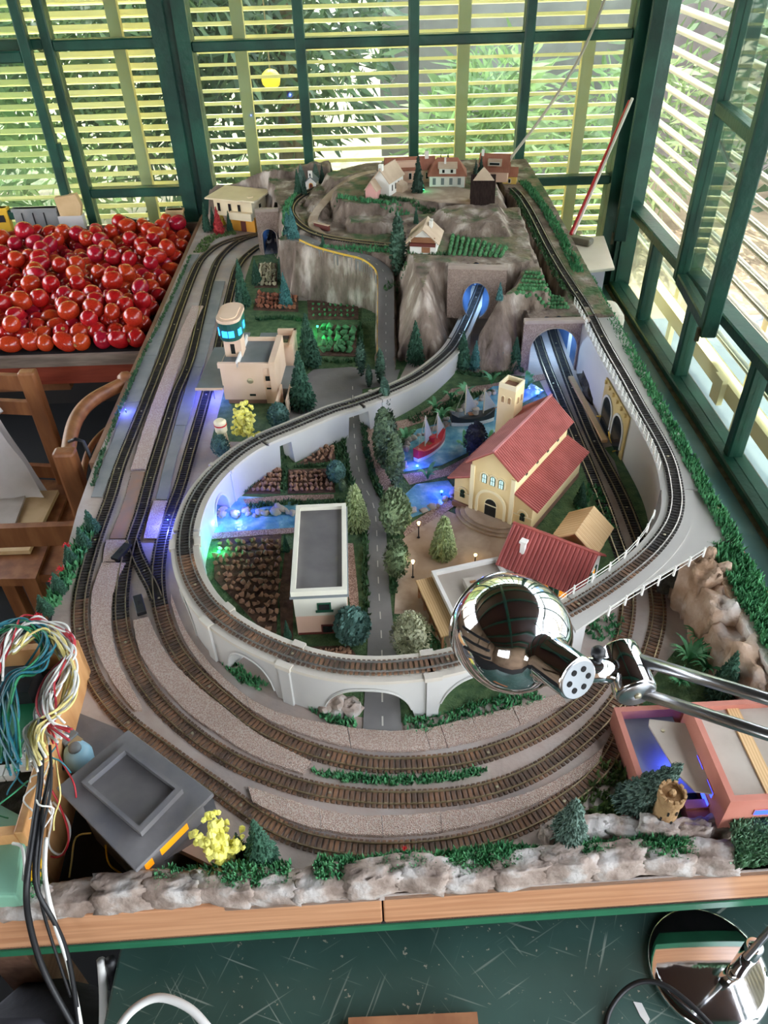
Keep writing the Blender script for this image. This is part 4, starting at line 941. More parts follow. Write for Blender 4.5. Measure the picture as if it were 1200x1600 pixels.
for a in (-.30, .30, 1.25, 1.9, -1.25, -1.9):
    x = -.036+.0252*math.sin(a) if abs(a) < 1.3 else -.036+.0252*(1 if a > 0 else -1); y = .046-.0252*math.cos(a) if abs(a) < 1.3 else .046+(abs(a)-1.3)*.05
    nx, ny = (math.sin(a), -math.cos(a)) if abs(a) < 1.3 else ((1 if a > 0 else -1), 0)
    MB().box(-.0065, .0065, -.0012, .001, .160, .175, face((x, y, 0), (-ny, nx, 0))).build('cabin_window', 'pane_cyan', cb)
f = face((0, 0, 0), (1, 0, 0)); MB().lathe([(.0075, 0), (.0065, .002), (.003, .003)], 14, M=Matrix.Translation((.004, -.0002, .062)) @ Matrix.Rotation(math.pi/2, 4, 'X')).build('station_clock', 'screw', b)
for (a, z, w_, h_) in ((.006, .022, .016, .007), (.046, .062, .012, .014), (.046, .04, .012, .006)): wnd(b, f, a, z, w_, h_, 'peach', 'pane_dark', fr=.0008)
Bx('rear_wing', 'peach', b, -.004, .085, .15, .215, 0, .075); Bx('rear_roof', 'roof_grey', b, -.004, .04, .152, .215, .075, .077); Bx('rear_parapet', 'peach', b, .04, .087, .205, .217, .075, .088); Bx('rear_parapet', 'peach', b, .08, .087, .13, .217, .075, .088)
f = face((0, .15, 0), (1, 0, 0))
for a in (.006, .016, .026): MB().lathe([(.0035, 0), (.0035, .0012)], 12, M=Matrix.Translation((a, .15, .065)) @ Matrix.Rotation(math.pi/2, 4, 'X')).build('porthole', 'pane_dark', b)
Bx('roof_well', 'pane_dark', b, .05, .07, .165, .2, .075, .0762); Bx('terrace', 'roof_grey', b, .066, .1, .02, .13, .0, .03); Bx('ramp_wall', 'peach', b, .07, .074, -.06, .015, 0, .045); Bx('ramp_wall', 'peach', b, .092, .096, -.06, .015, 0, .045)
# ---- water tower
o = G(351, 700)
w = thing('water_tower', 'small cream water tower with a red band in front of the yellow bush', 'water tower', tuple(o))
MB().lathe([(.010, .042), (.013, .046), (.013, .066), (.0135, .066), (.0135, .068), (.009, .072), (.001, .073)], 18).build('tank', 'church_trim', w); MB().lathe([(.0137, .060), (.0137, .063)], 18).build('red_band', 'red_paint', w)
for k in range(4):
    a = math.pi/4+k*math.pi/2; MB().tube([(.013*math.cos(a), .013*math.sin(a), 0), (.009*math.cos(a), .009*math.sin(a), .044)], .0022, 6).build('leg', 'church_trim', w)
Bx('valve_box', 'red_paint', w, -.006, .006, -.006, .006, 0, .016); MB().lathe([(.006, .0), (.006, .002)], 10, (0, 0, .026)).build('platform', 'red_paint', w)
# ---- pink building in the front right corner
b = thing('pink_building', 'pink open-roofed building with blue lit slit windows in the front corner', 'building', (.415, .48, .0), math.radians(1))
Bx('walls', 'pink_wall', b, 0, .17, 0, .145, 0, .072); Bx('flat_roof', 'cardboard', b, .008, .165, .008, .137, .072, .074)
ring(b, 'parapet', 'pink_wall', 0, .17, 0, .145, .008, .072, .084)
Bx('roof_plank', 'wood_light', b, .052, .068, .008, .137, .074, .0765)
f = face((0, 0, 0), (0, -1, 0))
for (a, z) in ((-.075, .04), (-.04, .04), (-.075, .016), (-.04, .016)): wnd(b, f, a, z, .022, .012, 'pink_wall', 'pane_blue', fr=.001)
f = face((0, 0, 0), (1, 0, 0)); wnd(b, f, .06, .052, .05, .011, 'pink_wall', 'pane_blue', fr=.001)
Bx('forecourt_wall', 'pink_wall', b, -.085, -.077, .03, .175, 0, .04); Bx('forecourt_wall', 'pink_wall', b, -.077, .1, .167, .175, 0, .04); Bx('forecourt_floor', 'roof_grey', b, -.077, 0, .05, .167, .02, .022)
awn = MB().prism([(0, .03), (0, .135), (-.046, .145), (-.05, .135), (-.036, .06), (-.022, .035)], .048, .051).build('canopy', 'cardboard', b); MB().lathe([(.0025, .051), (.0025, .0525)], 8, (-.034, .125, 0)).build('screw', 'screw', awn)
for k in range(5): Bx('step', 'pink_wall', b, -.03, 0, -.02+.012*k, -.008+.012*k, 0, .006+.004*k)
# ---- castle tower
o = G(1015, 1296)
w = thing('castle_tower', 'round stone castle tower with battlements beside the pink building', 'tower', (.352, .498, 0))
MB().lathe([(.0165, 0), (.0150, .02), (.0142, .062), (.0165, .066), (.0165, .078), (.0135, .078), (.0135, .073)], 20).build('shaft', 'stone_tower', w)
for k in range(12):
    a = k*math.pi/6; M = Matrix.Rotation(a, 4, 'Z'); MB().box(.0135, .0166, -.0024, .0024, .077, .0815, M).build('merlon', 'stone_tower', w)
MB().lathe([(.004, .073), (.004, .081), (.002, .083)], 10).build('turret', 'stone_tower', w)
for k, (a, z) in enumerate(((-1.2, .05), (-1.9, .05), (-1.4, .03), (-2.3, .035))): MB().box(.0135, .0160, -.0012, .0012, z, z+.006, Matrix.Rotation(a, 4, 'Z')).build('arrow_slit', 'pane_dark', w)
w2 = thing('ruined_wall', 'low pinkish ruined wall beside the castle tower', 'wall', (.315, .49, 0), math.radians(28)); Bx('footing', 'stone_tower', w2, -.03, .022, -.006, .006, 0, .012); MB().prism([(-.03, -.004), (.02, -.004), (.022, .02), (-.026, .02)], .012, .016).build('slab', 'pink_pale', w2)
# ---- dark square station in the front left corner
c0 = [(-.349, .634), (-.218, .533), (-.296, .438), (-.422, .55)]
st = thing('square_station', 'dark grey square station with sunken roof tray in the front left corner', 'building', (-.32, .54, 0), 0)
def rel(l): return [(x+.32, y-.54) for x, y in l]
def lerp_poly(l, k): cx = sum(p[0] for p in l)/4; cy = sum(p[1] for p in l)/4; return [(cx+(p[0]-cx)*k, cy+(p[1]-cy)*k) for p in l]
MB().prism(rel(lerp_poly(c0, .82)), -.07, .054).build('walls', 'dark_station', st); bevel(MB().prism(rel(c0), .054, .061).build('roof_slab', 'dark_station', st), .0012)
tray = rel([(-.345, .603), (-.256, .535), (-.297, .479), (-.388, .551)])
inn = lerp_poly(tray, .86); mb = MB()
for k in range(4):
    k2 = (k+1) % 4; MB().prism([tray[k], tray[k2], inn[k2], inn[k]], .061, .071).build('tray_rim', 'dark_station', st)
MB().prism(tray, .061, .0615).build('tray_floor', 'roof_charcoal', st)
a, b2 = Vector((.102, -.007, 0))*.8, Vector((.024, -.102, 0))*.8; f = face((a+b2)/2, (a-b2)); wnd(st, f, 0, .012, .05, .03, 'wood_light', 'pane_orange', fr=.003); wnd(st, f, -.04, .012, .016, .03, 'wood_light', 'pane_orange', fr=.002)
patch('station_apron', 'blue-grey painted apron under the dark square station', 'paving', [(112,1110),(200,1145),(330,1235),(345,1290),(250,1350),(200,1250),(100,1150)], 'dark_station', .0012, .002)
# ---- cream villa at the back left
v = thing('villa', 'cream flat-roofed villa with balcony beside the bright toy trees', 'building', (-.44, 2.80, 0), math.radians(-22))
Bx('ground_floor', 'orange_wall', v, -.03, .075, -.04, .05, 0, .05); Bx('upper_floor', 'villa_wall', v, -.075, .075, -.045, .06, .05, .108); Bx('balcony', 'villa_wall', v, -.01, .077, -.062, -.045, .045, .07)
bevel(MB().prism([(-.095, -.068), (.03, -.068), (.05, -.06), (.095, -.06), (.095, .08), (-.095, .08)], .108, .114).build('flat_roof', 'villa_wall', v), .0015); MB().lathe([(.012, .114), (.012, .118)], 12, (.06, -.02, 0)).build('roof_vent', 'villa_wall', v)
f = face((0, -.045, 0), (1, 0, 0))
for a in (-.055, -.012, .025): wnd(v, f, a, .064, .013, .03, 'villa_wall', 'pane_dark', fr=.001)
wnd(v, face((0, -.04, 0), (1, 0, 0)), .03, 0, .02, .035, 'frame_red', 'frame_red', name='door'); wnd(v, face((.075, 0, 0), (0, 1, 0)), .01, .07, .018, .016, 'villa_wall', 'pane_dark')
for y in (-.04,): Bx('pillar', 'villa_wall', v, -.07, -.064, -.043, -.037, 0, .05)
# ---- village on the hill
ZV = .2
def at(u, v, z): p = G(u, v, z); return (p.x, p.y, zt_at(p.x, p.y))
patch_v = MB().prism([(p.x, p.y) for p in PX([(572,300),(640,312),(738,318),(742,300),(690,288),(640,284),(600,290)], ZV)], ZV-.003, ZV+.0035); tag(patch_v.build('village_square', 'plaza'), 'beige square between the hilltop village houses', 'plaza')
gvil = 'hilltop village houses'
h = thing('village_church', 'grey village church with beige roof and pink gabled porch', 'building', at(606, 300, ZV), math.radians(62), gvil)
gable(h, .1, .058, .045, .078, 'house_white', 'roof_tan', .005, .006, .0003); Bx('belfry', 'house_white', h, -.05, -.038, -.006, .006, .07, .092)
p = thing('porch'); p.parent = h; p.location = (-.062, .018, 0); MB().extr([(-.018, 0), (.018, 0), (.018, .028), (0, .05), (-.018, .028)], -.02, .02, 'x').build('walls', 'pink_pale', p)
for s in (-1, 1): rib_roof(p, -.022, .022, 0, .0515, s*.022, .024, 'roof_tan', .006, .0003)
MB().extr([(-.05, 0), (-.029, 0), (-.029, .03), (-.05, .022)], .0, .04, 'x').build('side_annexe', 'roof_tan', h)
for k in range(3): wnd(h, face((0, -.029, 0), (1, 0, 0)), -.03+.022*k, .014, .008, .02, 'house_white', 'pane_dark', True, .001)
h = thing('row_house', 'long peach row house with brown roof behind the village church', 'building', at(640, 283, ZV), math.radians(2), gvil)
gable(h, .15, .06, .045, .07, 'salmon', 'roof_terracotta', .006, .006, .0003); Bx('dormer', 'salmon', h, -.06, .03, -.028, .0, .05, .066); Bx('chimney', 'house_white', h, .048, .06, -.006, .006, .06, .088)
for k in range(5): wnd(h, face((0, -.03, 0), (1, 0, 0)), -.055+.027*k, .014, .01, .02, 'house_white', 'pane_dark', fr=.001)
h = thing('manor', 'white manor with hipped terracotta roof and long dormer in the village', 'building', at(698, 288, ZV), math.radians(-5), gvil)
Bx('walls', 'house_white', h, -.055, .055, -.035, .035, 0, .036); Bx('end_wall', 'pink_pale', h, .055, .0565, -.034, .034, 0, .036)
MB().add([(-.062, -.042, .035), (.062, -.042, .035), (.062, .042, .035), (-.062, .042, .035), (-.032, 0, .08), (.032, 0, .08)], [(0, 1, 5, 4), (1, 2, 5), (2, 3, 4, 5), (3, 0, 4), (3, 2, 1, 0)]).build('hipped_roof', 'roof_terracotta', h)
d = Bx('dormer', 'house_white', h, -.025, .027, -.036, -.0, .04, .058); MB().add([(-.029, -.04, .057), (.031, -.04, .057), (.031, .0, .07), (-.029, .0, .07), (-.029, -.04, .06), (.031, -.04, .06), (.031, 0, .073), (-.029, 0, .073)], [(0, 1, 5, 4), (4, 5, 6, 7), (1, 2, 6, 5), (3, 0, 4, 7), (0, 3, 2, 1)]).build('dormer_roof', 'roof_tan', d)
for a in (-.012, .014): wnd(d, face((0, -.036, 0), (1, 0, 0)), a, .044, .009, .011, 'house_white', 'pane_dark', fr=.0008)
for k in range(4): wnd(h, face((0, -.035, 0), (1, 0, 0)), -.04+.026*k, .008, .012, .022, 'house_white', 'roof_grey', fr=.001)
Bx('chimney', 'house_white', h, -.01, -.004, -.02, -.014, .066, .085)
h = thing('black_roof_cottage', 'tall narrow cottage with steep black thatched roof and orange base', 'building', at(753, 318, ZV), math.radians(-6), gvil)
Bx('base_slab', 'cardboard', h, -.034, .045, -.036, .036, 0, .004); Bx('walls', 'orange_wall', h, -.03, .032, -.028, .028, .004, .03)
MB().extr([(-.028, .03), (.028, .03), (0, .1)], -.03, .032, 'x').build('gable', 'yellow_wall', h)
for s in (-1, 1): rib_roof(h, -.036, .036, 0, .104, s*.036, .02, 'roof_black', .004, .0008, name='thatch_slope')
MB().add([(-.03, -.012, .09), (.032, -.012, .09), (.032, .012, .09), (-.03, .012, .09), (0, 0, .125)], [(0, 1, 4), (1, 2, 4), (2, 3, 4), (3, 0, 4), (3, 2, 1, 0)]).build('roof_cap', 'roof_tan', h)
for k in range(5): Bx('picket', 'orange_wall', h, -.03+.006*k, -.027+.006*k, -.034, -.032, .004, .018)
wnd(h, face((.032, 0, 0), (0, 1, 0)), 0, .03, .012, .02, 'house_white', 'pane_dark')
h = thing('brown_house', 'ochre house with brown roof and wide dormer near the loose wire', 'building', at(772, 272, ZV), math.radians(-14), gvil)
gable(h, .09, .06, .036, .075, 'salmon', 'roof_terracotta', .005, .006, .0003); d = Bx('dormer', 'roof_tan', h, -.02, .024, -.03, .0, .048, .066); wnd(d, face((0, -.03, 0), (1, 0, 0)), .002, .051, .034, .009, 'house_white', 'pane_dark', fr=.001)
Bx('chimney', 'house_white', h, -.044, -.036, -.005, .003, .05, .09)
h = thing('yellow_shed', 'small yellow shed with brown roof beside the raised right track', 'building', at(797, 277, .175), math.radians(-14), gvil)
gable(h, .045, .04, .026, .046, 'yellow_wall', 'roof_terracotta', .003, .006, .0003); wnd(h, face((0, -.02, 0), (1, 0, 0)), 0, .004, .01, .014, 'house_white', 'pane_dark')
h = thing('chapel', 'tiny white chapel with a bell gable beside the mountain track', 'building', at(488, 290, .155), math.radians(80))
gable(h, .04, .036, .026, .042, 'house_white', 'roof_grey', .003, .006, .0003); Bx('bell_gable', 'house_white', h, -.021, -.015, -.007, .007, .04, .062); wnd(h, face((-.02, 0, 0), (0, -1, 0)), 0, 0, .014, .024, 'orange_wall', 'frame_red', True, .002, name='door'); wnd(h, face((-.021, 0, 0), (0, -1, 0)), 0, .046, .006, .01, 'house_white', 'pane_dark', True, .0008, name='bell_opening')
h = thing('chalet', 'alpine chalet with tan roof and brown balcony above the tunnel', 'building', at(664, 388, .178), math.radians(78))
gable(h, .085, .07, .036, .066, 'house_white', 'roof_tan', .01, .008, .0003, ridge=False); f = face((-.0425, 0, 0), (0, -1, 0)); f2 = face((0, -.035, 0), (1, 0, 0))
MB().box(-.032, .032, -.002, 0, .026, .044, f).build('timber_front', 'wood_brown', h); MB().box(-.034, .034, -.010, 0, .022, .03, f).build('balcony', 'frame_red', h)
for a in (-.016, .002, .018): wnd(h, f, a, .032, .01, .012, 'house_white', 'pane_dark', fr=.001)
wnd(h, f, .008, .002, .026, .018, 'house_white', 'wood_brown', name='garage_door')
for a in (-.02, .02): wnd(h, f2, a, .016, .008, .008, 'house_white', 'pane_dark', fr=.001)
for a in (-.002, .012): Bx('chimney', 'house_white', h, a, a+.009, -.018, -.010, .05, .072)
# ================================================================ model trees and plants
mat('needle_green', (30,66,48), (62,104,80), rough=.8, scale=50, island=.35)
mat('needle_blue', (44,96,96), (90,140,136), rough=.8, scale=50, island=.35)
mat('needle_frost', (62,88,76), (120,144,130), rough=.8, scale=50, island=.35)
mat('needle_light', (128,146,96), (176,186,136), rough=.8, scale=60, island=.3)
mat('needle_dark', (22,44,34), (44,70,54), rough=.8, scale=50, island=.35)
mat('needle_red', (150,30,36), (190,60,56), rough=.8, scale=50, island=.3)
mat('leaf_olive', (70,92,62), (132,148,108), rough=.8, scale=70, island=.4)
mat('leaf_cyp', (52,84,66), (92,122,102), rough=.8, scale=70, island=.35); mat('leaf_dkol', (52,74,52), (104,122,90), rough=.8, scale=70, island=.35)
mat('leaf_teal', (58,94,86), (96,130,118), rough=.8, scale=70, island=.35)
mat('leaf_night', (30,34,44), (52,54,66), rough=.8, scale=70, island=.3)
mat('leaf_flower', (96,108,72), (204,200,168), rough=.8, scale=160, island=.3)
mat('lichen_yellow', (214,206,84), (236,230,130), rough=.85, scale=50, island=.2)
mat('palm_leaf', (74,150,92), (128,190,138), rough=.5, scale=40, trans=.25)
mat('crop_brown', (128,90,66), (176,136,108), rough=.9, scale=120, island=.3)
mat('crop_pale', (168,160,126), (198,190,158), rough=.9, scale=60)
mat('crop_green', (50,104,60), (92,146,96), rough=.9, scale=80, island=.3)
mat('crop_rust', (150,84,58), (178,116,88), rough=.9, scale=80)
mat('flower_red', (214,44,52), rough=.7)
mat('stone_grey', (150,140,130), (186,176,164), rough=.85, scale=40, bump=.3)
mat('trunk', (84,64,48), rough=.9)
def conifer_mesh(name, m, r=.27, n=430, droop=.05, seed=1, narrow=.9, ragged=.25):
    rnd = random.Random(seed); mb = MB()
    prof = lambda h: r*(1-h)**narrow*(1 if h > .10 else .55+h*4.5)
    mb.lathe([(prof(.06)*.6, .06), (prof(.15)*.75, .15), (prof(.4)*.7, .4), (prof(.7)*.65, .7), (.004, .99)], 9)
    for k in range(n):
        h = .05+.93*(1-math.sqrt(rnd.random())) if k % 3 else .05+.9*rnd.random(); a = rnd.uniform(0, 6.283); R = prof(h)*(1-ragged*rnd.random()); w = .014+.018*(1-h)
        d = Vector((math.cos(a), math.sin(a), 0)); s = Vector((-d.y, d.x, 0)); b = Vector((0, 0, h))+d*R*.35; t = Vector((0, 0, h-droop*(1-h)+.05*rnd.random()))+d*R
        o = len(mb.v); mb.v += [tuple(b-s*w*.5), tuple(t-s*w*.3), tuple(t+d*.015+Vector((0, 0, -.02))), tuple(t+s*w*.3+Vector((0, 0, .01))), tuple(b+s*w*.5+Vector((0, 0, .035)))]; mb.f.append((o, o+1, o+2, o+3, o+4))
        if k % 2: o = len(mb.v); mb.v += [tuple(b+Vector((0, 0, .02))), tuple(t+Vector((0, 0, .028))), tuple(t-Vector((0, 0, .02))), tuple(b-Vector((0, 0, .02)))]; mb.f.append((o, o+1, o+2, o+3))
    return mb.mesh(name, m)
def bush_mesh(name, m, rx=.42, z0=.1, n=520, seed=1, up=0., leaf=.055, top=1.6):
    rnd = random.Random(seed); mb = MB(); cz = (1+z0)/2; hz = (1-z0)/2
    mb.blob((0, 0, cz), (rx*.86, rx*.86, hz*.9), seed, .12, 2)
    for _ in range(n):
        d = Vector((rnd.gauss(0, 1), rnd.gauss(0, 1), rnd.gauss(0, 1))).normalized(); k = rnd.uniform(.86, 1.06)
        sx = (1-max(0, d.z)*0.0); p = Vector((d.x*rx*k*sx, d.y*rx*k*sx, cz+d.z*hz*k)); f = (p.z-z0)/(1-z0); sh = (1-max(0, f-.45)**1*.7*(top-1)); p.x *= sh; p.y *= sh
        a = (d+Vector((rnd.uniform(-1, 1), rnd.uniform(-1, 1), rnd.uniform(-.6, .9)+up))).normalized()*leaf; b = a.orthogonal()*.55; o = len(mb.v)
        mb.v += [tuple(p-a*.3), tuple(p+a*.3+b), tuple(p+a), tuple(p+a*.3-b)]; mb.f.append((o, o+1, o+2, o+3))
    return mb.mesh(name, m)
TRUNK = MB().tube([(0, 0, 0), (0, 0, .3)], .03, 6, r1=.02).mesh('trunk', 'trunk')
KIND = {
 'conifer': (conifer_mesh('foliage', 'needle_green', .27, 620, seed=1), 'tree'), 'slim': (conifer_mesh('foliage', 'needle_green', .19, 520, seed=2), 'tree'), 'dark': (conifer_mesh('foliage', 'needle_dark', .22, 480, seed=3, ragged=.5), 'tree'),
 'blue': (conifer_mesh('foliage', 'needle_blue', .24, 480, seed=4, ragged=.2), 'tree'), 'frost': (conifer_mesh('foliage', 'needle_frost', .30, 760, seed=5, narrow=.75), 'tree'), 'light': (conifer_mesh('foliage', 'needle_light', .30, 800, seed=6, narrow=.55, ragged=.12), 'tree'),
 'red': (conifer_mesh('foliage', 'needle_red', .26, 420, seed=7), 'tree'), 'yellowcone': (conifer_mesh('foliage', 'lichen_yellow', .3, 420, seed=8, narrow=.6), 'tree'),
 'cypress': (bush_mesh('foliage', 'leaf_cyp', .115, .04, 460, 2, .8, .05, 2.0), 'tree'), 'thuja': (bush_mesh('foliage', 'leaf_dkol', .135, .04, 560, 3, .6, .045, 1.8), 'tree'), 'round': (bush_mesh('foliage', 'leaf_olive', .26, .08, 800, 4, 0, .05, 1.5), 'tree'),
 'flower': (bush_mesh('foliage', 'leaf_flower', .33, .06, 900, 5, 0, .05, 1.5), 'tree'), 'night': (bush_mesh('foliage', 'leaf_night', .29, .04, 560, 6, .2, .06, 1.6), 'tree'), 'bush': (bush_mesh('foliage', 'leaf_teal', .38, .05, 560, 7, 0, .07, 1.2), 'bush'), 'greenbush': (bush_mesh('foliage', 'turf', .5, .0, 420, 8, 0, .08, 1.1), 'bush')}
def top_z(u, v, Y):
    r = CM.T @ np.array([u-600., v-800., F_PX]); return CAM_H+r[2]*Y/r[1]
def tree(kind, u, v, vt, label, z=0., group='model trees', sx=1., lean=0.):
    p = G(u, v, z); z0 = zt_at(p.x, p.y) if z > .1 else z; h = max(.012, top_z(u, vt, p.y)-z0); me, cat = KIND[kind]
    t = thing('conifer' if kind in ('conifer', 'slim', 'dark', 'blue', 'frost', 'light', 'red', 'yellowcone') else ('shrub' if cat == 'bush' else 'leafy_tree'), label, cat, (p.x, p.y, z0), random.uniform(0, 6), group)
    if lean: t.rotation_euler = (0, lean, 0)
    inst('foliage', me, t, (0, 0, 0), 0, (h*sx, h*sx, h)); inst('trunk', TRUNK, t, (0, 0, 0), 0, (h*.8, h*.8, h))
    return t
TREES = [
 ('slim',324,362,315,'pale green conifer at the left end of the villa trees'),('yellowcone',345,352,318,'yellow model tree behind the red one by the villa'),('red',343,366,322,'bright red model tree in front of the villa'),('slim',360,362,328,'green conifer between the red tree and the villa'),('slim',335,358,322,'second green conifer from the left by the villa'),
 ('slim',381,480,402,'tall conifer beside the third left track'),('conifer',402,445,404,'bushy conifer beside the cabbage plot'),('slim',378,505,465,'short conifer just behind the control cabin'),('slim',440,440,400,'thin conifer at the left foot of the cliff'),('blue',447,480,425,'slender blue-green conifer at the corner of the cliff'),
 ('conifer',484,572,488,'tall dark conifer beside the rear wing of the peach station'),('conifer',473,637,547,'tall conifer in the car park beside the peach station'),('cypress',565,588,528,'narrow cypress at the foot of the road ramp wall'),('cypress',577,606,570,'short cypress beside the car park entrance'),('cypress',595,600,547,'narrow cypress right of the ramp foot'),('cypress',602,655,592,'tall thin cypress in front of the viaduct wall'),
 ('conifer',649,568,500,'conifer standing against the left rock face'),('conifer',722,576,516,'tall conifer between viaduct and right rock face'),('blue',742,577,532,'blue-green conifer second in the row under the right rock'),('frost',764,575,545,'greyish conifer in the middle of the row under the right rock'),('blue',784,578,550,'small blue conifer fourth in the row under the right rock'),('conifer',803,578,526,'conifer closest to the wide tunnel mouth'),
 ('thuja',600,730,640,'tall dark column tree left of the harbour pond'),('thuja',618,760,680,'second dark column tree beside the footpath'),('thuja',610,705,640,'third column tree at the harbour corner'),('round',618,835,765,'round tree beside the small pond'),('round',620,902,845,'round tree across the road from the cream block'),('flower',642,1024,962,'flowering round tree beside the road and viaduct'),
 ('light',692,868,806,'pale green conifer on the plaza'),('night',742,712,662,'dark round tree between the pond and the church'),('light',556,824,757,'pale green conifer behind the cream block'),('bush',526,752,722,'teal bush beside the ploughed plots'),('round',536,768,748,'low bush at the road bend'),('bush',552,1002,955,'blue-green bush in front of the cream block'),('slim',450,998,968,'small conifer at the left front of the cream block'),('slim',448,862,834,'small conifer at the end of the stream'),('round',463,706,660,'round tree with green lamp inside the viaduct curve'),
 ('conifer',410,1345,1280,'dark conifer behind the front rock edge next to the yellow bush'),('dark',378,1338,1300,'dark conifer half hidden by the yellow bush'),('frost',884,1318,1248,'frosted conifer at the front edge near the castle'),('conifer',1122,1094,1018,'conifer under the lamp rods beside the pink building'),
 ('bush',437,668,632,'teal bush at the front corner of the peach station'),('bush',347,712,682,'small teal bush left of the water tower'),('conifer',905,790,752,'conifer in the grass beside the church wall')]
for k in TREES: tree(k[0], k[1], k[2], k[3], k[4])
tree('frost', 978, 1262, 1186, 'fat frosted conifer leaning beside the castle tower', lean=.5)
VT = [('dark',653,302,238,'tall dark pair of conifers on the village square',.2),('dark',688,280,240,'left dark conifer behind the manor roof',.2),('dark',699,280,239,'right dark conifer behind the manor roof',.2),('dark',742,292,250,'dark conifer left of the brown village house',.2),('dark',750,290,243,'taller dark conifer beside the brown village house',.2),('slim',466,302,262,'grey-green conifer left of the chapel',.155),('dark',476,304,276,'small dark conifer beside the chapel door',.155),('frost',472,290,256,'pale conifer behind the chapel',.155),('dark',504,286,256,'dark conifer right of the chapel',.155),('frost',494,280,254,'tall grey conifer behind the chapel roof',.155),('slim',518,276,260,'small conifer on the back ridge',.155),('blue',458,372,322,'frosted blue conifer left of the mountain track',.15),('blue',450,360,330,'smaller frosted blue conifer left of the mountain track',.15),('slim',505,385,364,'little cone tree in the turf by the cliff road',.146),('cypress',622,392,336,'narrow cypress left of the chalet',.17),('red',583,290,276,'tiny dark red bush before the pink porch',.2),('slim',650,338,322,'tiny pale cone tree on the village cliff edge',.2),('blue',780,470,440,'teal fir on the shoulder of the right rock',.165)]
for k in VT: tree(k[0], k[1], k[2], k[3], k[4], k[5])
# yellow lichen bushes
def lichen(label, u, v, vt, w, seed):
    p = G(u, v); h = top_z(u, vt, p.y); rnd = random.Random(seed); mb = MB(); t = thing('lichen_bush', label, 'bush', tuple(p), group='yellow lichen bushes')
    for _ in range(40):
        a = rnd.uniform(0, 6.28); e = rnd.uniform(.15, 1.5); d = Vector((math.cos(a)*math.cos(e)*w, math.sin(a)*math.cos(e)*w, math.sin(e)*h))
        for q in range(4): k = .3+.21*q; c_ = d*k+Vector((rnd.gauss(0, .0015), rnd.gauss(0, .0015), 0)); mb.blob(tuple(c_+Vector((0, 0, h*.05))), (.0062-.0007*q)*rnd.uniform(.7, 1.3), rnd.random()*9, .7, 1)
    mb.build('foliage', 'lichen_yellow', t); MB().tube([(0, 0, 0), (0, 0, h*.4)], .002, 5).build('trunk', 'trunk', t)
lichen('bright yellow lichen bush beside the water tower', 388, 685, 628, .034, 1); lichen('bright yellow lichen bush behind the front rock edge', 350, 1348, 1278, .036, 2)
# ---------------------------------------------------------------- crops in rows
def crop_mesh(m, seed, sub=1): return MB().blob((0, 0, .5), (.6, .6, .6), seed, .9, sub).mesh('crop_plant', m)
def crops(px, z, nx, ny, r, m, label, group, jit=.25, name='crop_plant', h=1., clip=None):
    A, B, C, D = [G(u, v, z) for u, v in px]; mes = [crop_mesh(m, s) for s in (1, 2, 3)]; rnd = random.Random(nx*ny)
    for j in range(ny):
        for i in range(nx):
            a, b = (i+.5)/nx, (j+.5)/ny; p = A.lerp(B, a).lerp(D.lerp(C, a), b); p.x += rnd.uniform(-jit, jit)*r; p.y += rnd.uniform(-jit, jit)*r
            if clip and not inside(clip, p.x, p.y): continue
            k = rnd.uniform(.8, 1.2)*r; zz = zt_at(p.x, p.y)-.001 if z > .1 else z
            tag(inst(name, rnd.choice(mes), None, (p.x, p.y, zz), rnd.uniform(0, 6), (k, k, k*h)), label, 'crop', group)
crops([(466,724),(512,698),(522,700),(522,720)], .0024, 6, 4, .0075, 'crop_brown', 'brown crop plant in the triangular plot by the road bridge', 'crops in the triangular plot')
crops([(388,770),(432,734),(440,734),(438,770)], .0024, 5, 6, .0078, 'crop_brown', 'brown crop plant in the plot left of the middle hedge', 'crops left of the hedge')
crops([(452,770),(451,737),(519,735),(523,769)], .0024, 5, 9, .0075, 'crop_brown', 'brown crop plant in the plot right of the middle hedge', 'crops right of the hedge')
crops([(332,846),(440,840),(436,990),(330,985)], .0024, 12, 13, .0078, 'crop_brown', 'brown crop plant in the large plot below the stream', 'crops in the large plot', .5, clip=[tuple(G(u, v)[:2]) for u, v in FIELDS[3][1]])
crops([(490,1016),(545,1013),(552,1022),(525,1026)], .0024, 8, 2, .006, 'crop_brown', 'brown crop plant in the strip before the cream block', 'crops before the block')
crops([(408,414),(431,414),(432,448),(401,448)], .0024, 5, 7, .0105, 'crop_pale', 'pale cabbage in the plot by the dark tunnel mouth', 'cabbages', .1)
crops([(404,458),(464,464),(464,486),(399,483)], .0024, 9, 4, .0115, 'crop_rust', 'rust coloured crop plant beside the cabbage plot', 'rust crops')
crops([(484,472),(556,476),(556,498),(486,498)], .0024, 8, 3, .007, 'crop_green', 'small dark green seedling in the plot under the cliff', 'seedlings under the cliff')
crops([(500,512),(556,514),(553,555),(500,553)], .0024, 5, 5, .016, 'crop_green', 'leafy green plant in the plot beside the ramp', 'leafy plants by the ramp')
def rows(label, px, z, n, m, r, horizontal=False):
    """continuous hedge-like crop rows"""
    A, B, C, D = [G(u, v, z) for u, v in px]
    for i in range(n):
        a = (i+.5)/n; p, q = (A.lerp(D, a), B.lerp(C, a)) if horizontal else (A.lerp(B, a), D.lerp(C, a)); mb = MB(); k = max(3, int((q-p).length/(r*1.3)))
        for s in range(k): w = p.lerp(q, s/(k-1)); mb.blob((w.x, w.y, zt_at(w.x, w.y)+r*.5), r*random.uniform(.8, 1.1), i*7+s, .5, 1)
        tag(mb.build('crop_row', m), label, 'crop', label)
rows('short row of leafy crops above the round tunnel', [(704,368),(794,390),(786,402),(698,398)], .178, 11, 'crop_green', .0062)
